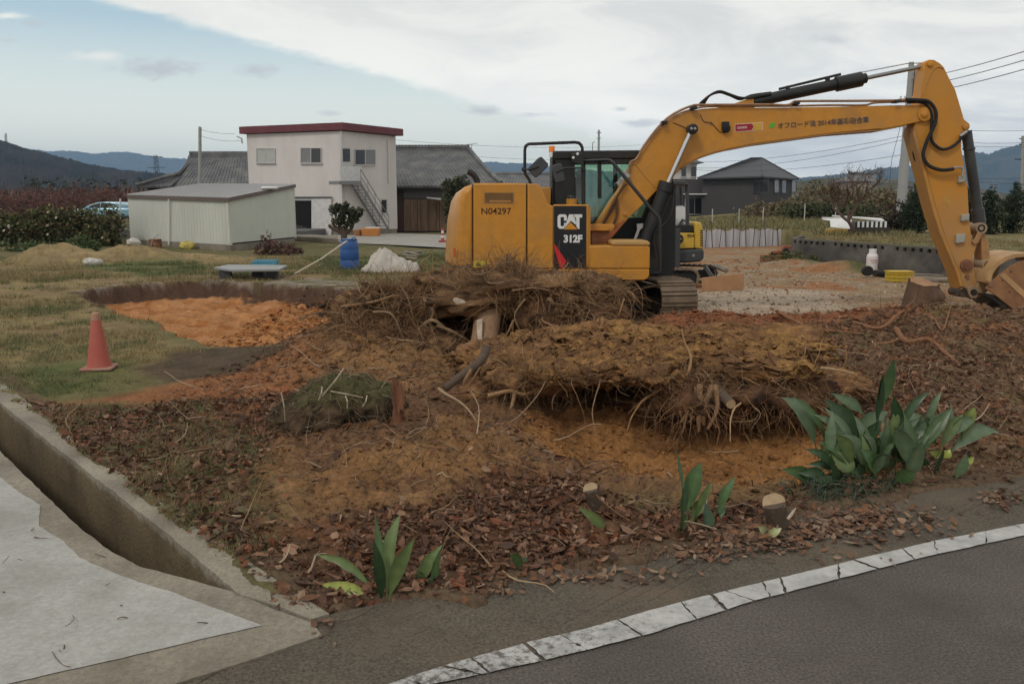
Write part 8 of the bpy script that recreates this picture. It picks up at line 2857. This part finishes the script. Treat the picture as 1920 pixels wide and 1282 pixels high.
    # clipped conifers at the right
    for i, (px, yt, Y, w, lab) in enumerate(((1748, 352, 37, .62, 'clipped dark conifer partly behind the excavator arm'), (1851, 359, 36, .52, 'clipped egg-shaped conifer just right of the bucket cylinder'), (1890, 360, 36, .56, 'clipped egg-shaped conifer at the right edge'), (1938, 352, 37, .6, 'clipped conifer cut off by the right edge'))):
        c = P(px, 0, Y); zt = P(0, yt, Y).z; h = zt - .72
        bl = [(Vector((c.x, Y, .72 + h * f)), (w * k, w * k, h * .2)) for f, k in ((.10, .8), (.26, .98), (.42, 1.02), (.58, .95), (.73, .75), (.86, .48), (.95, .22))]
        leafy_thing('clipped_conifer', lab, 'conifer', bl, 5200, .09, [(.034, .050, .022), (.05, .068, .030), (.022, .033, .016)], 100 + i, trunk=[([Vector((c.x, Y, .6)), Vector((c.x, Y, .72 + h * .5))], .06)], origin=(c.x, Y, .7), group=None, hollow=.3)


build_vegetation()


def build_car():
    # parked beyond the hedge on the raised lane
    m = MB(); m.box((-46, 50, -.2), (-12, 56.5, .42)); o = m.build('lane', material('lane_asphalt', (.11, .105, .10), .9), smooth=False); tag(o, kind='structure')
    Y0, Y1 = 51.2, 52.9
    t = thing('parked_car', 'pale blue hatchback parked beyond the hedge, partly hidden by the shed', 'car', (P(205, 0, 52).x, 52, .42))
    bl = material('pale_blue_car_paint', (.22, .38, .46), .25, .3, .05, 2, coat=.6)
    body = [(136, 400), (139, 395), (150, 391.5), (172, 389.5), (220, 389.5), (262, 390), (268, 394), (268, 407), (136, 407)]
    m = MB(); side_prism(m, body, Y0, Y1); m.build('body', bl, t, bevel=.12, seg=4)
    m = MB(); side_prism(m, [(155, 391), (168, 383.5), (182, 379.5), (200, 378.2), (222, 379.2), (246, 384), (258, 391)], Y0 + .15, Y1 - .15); cb = m.build('cabin', bl, t, bevel=.10, seg=4)
    m = MB(); side_prism(m, [(162, 389.8), (173, 384), (187, 380.6), (187, 389.2)], Y0 + .135, Y0 + .16); m.build('side_window', GLD, cb, smooth=False)
    m = MB(); side_prism(m, [(189, 389.2), (189, 380.4), (203, 380.2), (213, 383), (208, 388.6)], Y0 + .135, Y0 + .16); m.build('side_window', GLD, cb, smooth=False)
    m = MB(); m.obox(P(164.5, 389.5, Y0 - .08), (.1, 0, 0), (0, .07, 0), (0, 0, .07)); m.build('wing_mirror', bl, t, bevel=.03)
    for x in (155, 245):
        for y in (Y0 + .1, Y1 - .1):
            m = MB(); m.lathe((P(x, 0, 52).x, y, .74), [(.2, -.1), (.32, -.1), (.32, .1), (.2, .1)], 18, 'y'); wl = m.build('wheel', M_['rubber'], t)
            m = MB(); m.lathe((P(x, 0, 52).x, y, .74), [(.2, -.105), (.05, -.09)], 14, 'y'); m.build('rim', M_['steel'], wl)
    m = MB(); side_prism(m, [(137, 394), (144, 391.8), (146, 395), (139, 397)], Y0 - .005, Y0 + .2); m.build('headlight', M_['white'], t, bevel=.02)


build_car()


def wire(mb, a, b, sag, r=.012, n=14):
    a, b = Vector(a), Vector(b)
    mb.tube([a.lerp(b, i / n) - Vector((0, 0, sag * 4 * (i / n) * (1 - i / n))) for i in range(n + 1)], r, 4, False)


def build_poles():
    cm = material('grey_concrete_pole', (.30, .30, .29), .8, 0, .08, 2)
    wm = M_['darkgrey']
    # main pole on the right
    Y = 43
    t = thing('utility_pole', 'tall grey concrete utility pole with cross-arm hardware behind the boom tip', 'utility pole', tuple(P(1686, 425, Y)[:2]) + (.7,))
    top, bot = P(1709, 117, Y), P(1687, 430, Y)
    m = MB(); m.tube([bot, bot.lerp(top, .42), bot.lerp(top, .44), bot.lerp(top, .62), bot.lerp(top, .64), top], [.24, .23, .205, .19, .16, .12], 16); m.build('shaft', cm, t)
    m = MB()
    for (y, l) in ((140, .28), (152, .28), (164, .3), (176, .3)):
        p = bot.lerp(top, (430 - y) / 313)
        m.tube([p, p + Vector((l, -.05, 0))], .025, 6)
        m.tube([p + Vector((l, -.05, -.06)), p + Vector((l, -.05, .08))], .05, 8)
    m.tube([bot.lerp(top, .80) + Vector((.18, 0, 0)), bot.lerp(top, .98) + Vector((.18, 0, 0))], .03, 6)
    m.build('insulator_bracket', wm, t)
    p = bot.lerp(top, .78)
    m = MB(); m.obox(p, (.5, 0, 0), (0, .05, 0), (0, 0, .05)); m.build('cross_arm', wm, t)
    for k in (-.4, -.2, .3):
        m = MB(); m.lathe(p + Vector((k, 0, .05)), [(.05, 0), (.035, .05), (.055, .1), (.02, .14)], 10); m.build('insulator', M_['white'], t)
    m = MB(); m.obox(bot.lerp(top, .70) + Vector((-.15, -.2, 0)), (.14, 0, 0), (0, .14, 0), (0, 0, .18)); m.build('junction_box', wm, t, bevel=.03)
    m = MB(); m.tube([bot.lerp(top, .83), P(1672, 300, Y), P(1668, 345, Y)], .012, 5); m.build('stay_wire', wm, t)
    # wires, each its own thing
    sp = [(((1709, 150)), (1990, 75)), ((1710, 164), (1990, 92)), ((1712, 178), (1990, 110))]
    labs = ['uppermost overhead wire rising to the right edge from the pole', 'middle overhead wire rising to the right edge', 'lowest of three overhead wires rising to the right edge']
    for (a, b), lab in zip(sp, labs):
        m = MB(); wire(m, P(*a, Y), P(*b, 24), .1, .014); o = m.build('overhead_wire', wm, None, origin=P(*a, Y)); tag(o, lab, 'wire', 'overhead wires')
    for (a, b, Ya, Yb, sg, lab) in (((1700, 236), (2000, 239), Y, 60, .25, 'overhead wire crossing level behind the arm at the upper right'), ((1698, 258), (2000, 260), Y, 60, .3, 'overhead wire just below the level one behind the arm'),
                                    ((1697, 263), (2000, 268), Y, 60, .3, 'lower parallel overhead wire behind the excavator arm'),
                                    ((1695, 255), (1250, 302), Y, 70, .5, 'overhead wire sloping down left from pole under the boom'), ((1695, 262), (1250, 312), Y, 70, .6, 'overhead wire second under the boom'), ((1694, 290), (1250, 312), Y, 75, .6, 'overhead wire lowest under the boom'),
                                    ((735, 262), (1200, 272), 63, 90, .4, 'overhead wire running from the white building past the cab'), ((880, 293), (1200, 294), 69, 90, .3, 'overhead wire low above the tiled roofs'),
                                    ((376, 243), (440, 251), 62, 58, .1, 'upper wire from the slim pole to the white building'), ((376, 255), (452, 264), 62, 58, .15, 'lower wire from the slim pole to the white building'),
                                    ((1830, 335), (2000, 328), 60, 60, .1, 'overhead wire low across the blue hills at right'), ((1830, 341), (2000, 343), 60, 60, .1, 'thick low wire across the blue hills at right')):
        m = MB(); wire(m, P(*a, Ya), P(*b, Yb), sg, .011); o = m.build('overhead_wire', wm, None, origin=P(*a, Ya)); tag(o, lab, 'wire', 'overhead wires')
    # slim pole on the left, far poles
    for (x0, yt, x1, yb, Yp, r, lab) in ((375, 238, 373, 398, 62, .15, 'slim grey utility pole in front of the gabled farmhouse'), (1123, 244, 1122, 300, 95, .16, 'slim far pole rising above the excavator cab'), (1918, 255, 1917, 395, 60, .13, 'thin pole with cross-arms at the right edge'), (1863, 345, 1863, 380, 60, .06, 'short thin white pole between the clipped conifers')):
        b = P(x1, yb, Yp); b.z = .3
        tp = P(x0, yt, Yp)
        t = thing('utility_pole', lab, 'utility pole', tuple(b))
        m = MB(); m.tube([b, tp], [r, r * .7], 12); m.build('shaft', cm, t)
        m = MB()
        for k in (0.03, .09): q = tp.lerp(b, k); m.obox(q, (.25 if Yp != 62 else .12, 0, 0), (0, .04, 0), (0, 0, .03))
        if x0 == 1918:
            for k in (.25, .52): q = tp.lerp(b, k); m.obox(q, (.5, 0, 0), (0, .04, 0), (0, 0, .04))
        m.build('bracket', wm, t)
    t = thing('street_lamp', 'small far lamp post with a short bent arm left of the far pole', 'lamp post', tuple(P(1112, 300, 90)))
    m = MB(); m.tube([P(1111, 300, 90), P(1111, 268, 90), P(1115, 266.5, 90)], .05, 6); m.build('post', cm, t)
    # lattice pylon left, mast on the hill
    t = thing('pylon', 'distant lattice power pylon with cross-arms behind the orchard', 'pylon', tuple(P(273, 0, 260)[:2]) + (0,))
    c = P(273, 0, 260); zt = P(0, 291, 260).z
    m = MB()
    for sx in (-1, 1):
        for sy in (-1, 1): m.tube([Vector((c.x + sx * 1.1, 260 + sy * 1.1, 0)), Vector((c.x + sx * .35, 260 + sy * .35, zt))], .07, 4)
    for k in range(12):
        z0, z1 = zt * k / 12, zt * (k + 1) / 12; w0, w1 = 1.1 - .75 * k / 12, 1.1 - .75 * (k + 1) / 12
        for sy in (-1, 1): m.tube([Vector((c.x - w0, 260 + sy * w0, z0)), Vector((c.x + w1, 260 + sy * w1, z1))], .05, 4)
    m.build('tower', wm, t)
    for zz, w in ((.97, 2.0), (.78, 2.6), (.60, 2.2)):
        m = MB(); m.tube([Vector((c.x - w, 260, zt * zz)), Vector((c.x + w, 260, zt * zz))], .08, 4); m.build('cross_arm', wm, t)


build_poles()


# ------------------------------------------------------------------ hills
def ridge(name, prof, Y, depth, mat, seed, amp, colA, colB, taper=True):
    """a real hill: skyline profile (photo pixels) at distance Y, falling away to the front and the back"""
    pts = [P(x, y, Y) for x, y in prof]
    X = np.array([p.x for p in pts]); Z = np.array([p.z for p in pts])
    nx, ny = 900, 60
    xs = np.linspace(X[0], X[-1], nx)
    zs = np.interp(xs, X, Z)
    tt = np.linspace(0, 1, ny)
    XX, TT = np.meshgrid(xs, tt)
    s = np.where(TT < .55, sstep(TT, 0, .55) ** .8, 1 - sstep(TT, .55, 1))
    yy = Y - depth * .55 + depth * TT
    sc = depth / 6
    n = fbm(XX / sc + seed, yy / sc, None, 6, .52)
    ridgei = 1 - np.abs(fbm(XX / (sc * .7) + seed * 2, yy / (sc * .7), None, 4)) * 1.6
    ZZ = zs[None] * s
    ZZ = ZZ + amp * Z.max() * (n * .7 + (ridgei - .6) * .5) * np.sin(np.pi * np.clip(TT / .55, 0, 1)) * (TT < .55) + .022 * Z.max() * fbm(XX / (sc * .12), yy / (sc * .12), None, 3) + .035 * Z.max() * np.abs(fbm(XX / (sc * .035), yy / (sc * .035), None, 3)) * (zs[None] > 0)
    ZZ = np.where(TT <= 0.001, -3, ZZ)
    V = np.stack([XX * (yy / Y), yy, ZZ], -1).reshape(-1, 3)
    w = sstep(fbm(XX / (sc * .3), yy / (sc * .3), None, 4), -.2, .2)[..., None]
    C = (np.array(colA) * (1 - w) + np.array(colB) * w).reshape(-1, 3)
    idx = np.arange(nx * ny).reshape(ny, nx)
    F = np.stack([idx[:-1, :-1], idx[:-1, 1:], idx[1:, 1:], idx[1:, :-1]], -1).reshape(-1, 4)
    o = np_mesh(name, V, [F], mat, color=C)
    tag(o, kind='structure')


M_['hill'] = material('wooded_hillside', None, 1.0, 0, .25, .02, attr=True, spec=.05, fine=.25, finescale=.12)
ridge('hill', [(-420, 236), (-200, 248), (-50, 260), (0, 267), (20, 272), (45, 281), (75, 288), (110, 299), (150, 310), (200, 320), (250, 326), (300, 330), (360, 338), (430, 352), (520, 372)], 800, 560, M_['hill'], 3, .10, (.018, .020, .018), (.034, .029, .025))
ridge('mountains', [(-300, 300), (30, 281), (60, 283), (90, 286), (120, 286), (150, 288), (180, 291), (210, 288), (240, 287.5), (262, 291), (285, 296), (310, 299), (345, 301), (420, 308), (520, 316), (640, 322), (760, 318), (850, 312), (905, 307), (930, 305), (950, 309), (985, 308), (1040, 314), (1120, 322), (1250, 330)], 5000, 2300, M_['hill'], 9, .12, (.045, .055, .038), (.07, .075, .05))
ridge('mountains', [(1380, 345), (1480, 336), (1560, 331), (1610, 325), (1650, 318), (1690, 316), (1735, 314), (1790, 300), (1830, 291), (1855, 294), (1880, 283), (1905, 276), (1940, 268), (2000, 256), (2150, 262), (2400, 240)], 2800, 1400, M_['hill'], 21, .12, (.040, .05, .035), (.065, .068, .045))
ridge('hill', [(1440, 352), (1500, 341), (1540, 336), (1580, 334), (1640, 336), (1700, 340), (1800, 350), (1900, 366)], 480, 220, M_['hill'], 31, .10, (.07, .07, .045), (.11, .10, .07))
# mast on the near hill
t_ = thing('radio_mast', 'tiny lattice mast on top of the dark wooded hill', 'mast', tuple(P(11, 270, 800)))
m_ = MB(); a_ = P(11, 272, 800)
for dx in (-1.2, 1.2):
    m_.tube([a_ + Vector((dx, 0, -4)), P(11, 250, 800) + Vector((dx * .4, 0, 0))], .35, 4)
for k_ in range(6):
    z_ = a_.z + 1.6 * k_; m_.tube([Vector((a_.x - 1.0, 800, z_)), Vector((a_.x + 1.0, 800, z_ + 1.2))], .25, 4)
m_.build('lattice', M_['steel'], t_)

# ------------------------------------------------------------------ the air between here and the hills
def build_haze():
    m = bpy.data.materials.new('haze_air')
    m.use_nodes = True
    nt = m.node_tree
    nt.nodes.clear()
    out = N(nt, 'ShaderNodeOutputMaterial')
    v = N(nt, 'ShaderNodeVolumePrincipled')
    v.inputs['Color'].default_value = (.42, .66, 1.0, 1)
    v.inputs['Density'].default_value = HAZE
    v.inputs['Anisotropy'].default_value = 0.2
    nt.links.new(v.outputs[0], out.inputs['Volume'])
    b = MB(); b.box((-5400, -60, -4), (5400, 6600, 395))
    o = b.build('haze', m, smooth=False)
    tag(o, kind='stuff')


HAZE = 1.9e-4
build_haze()
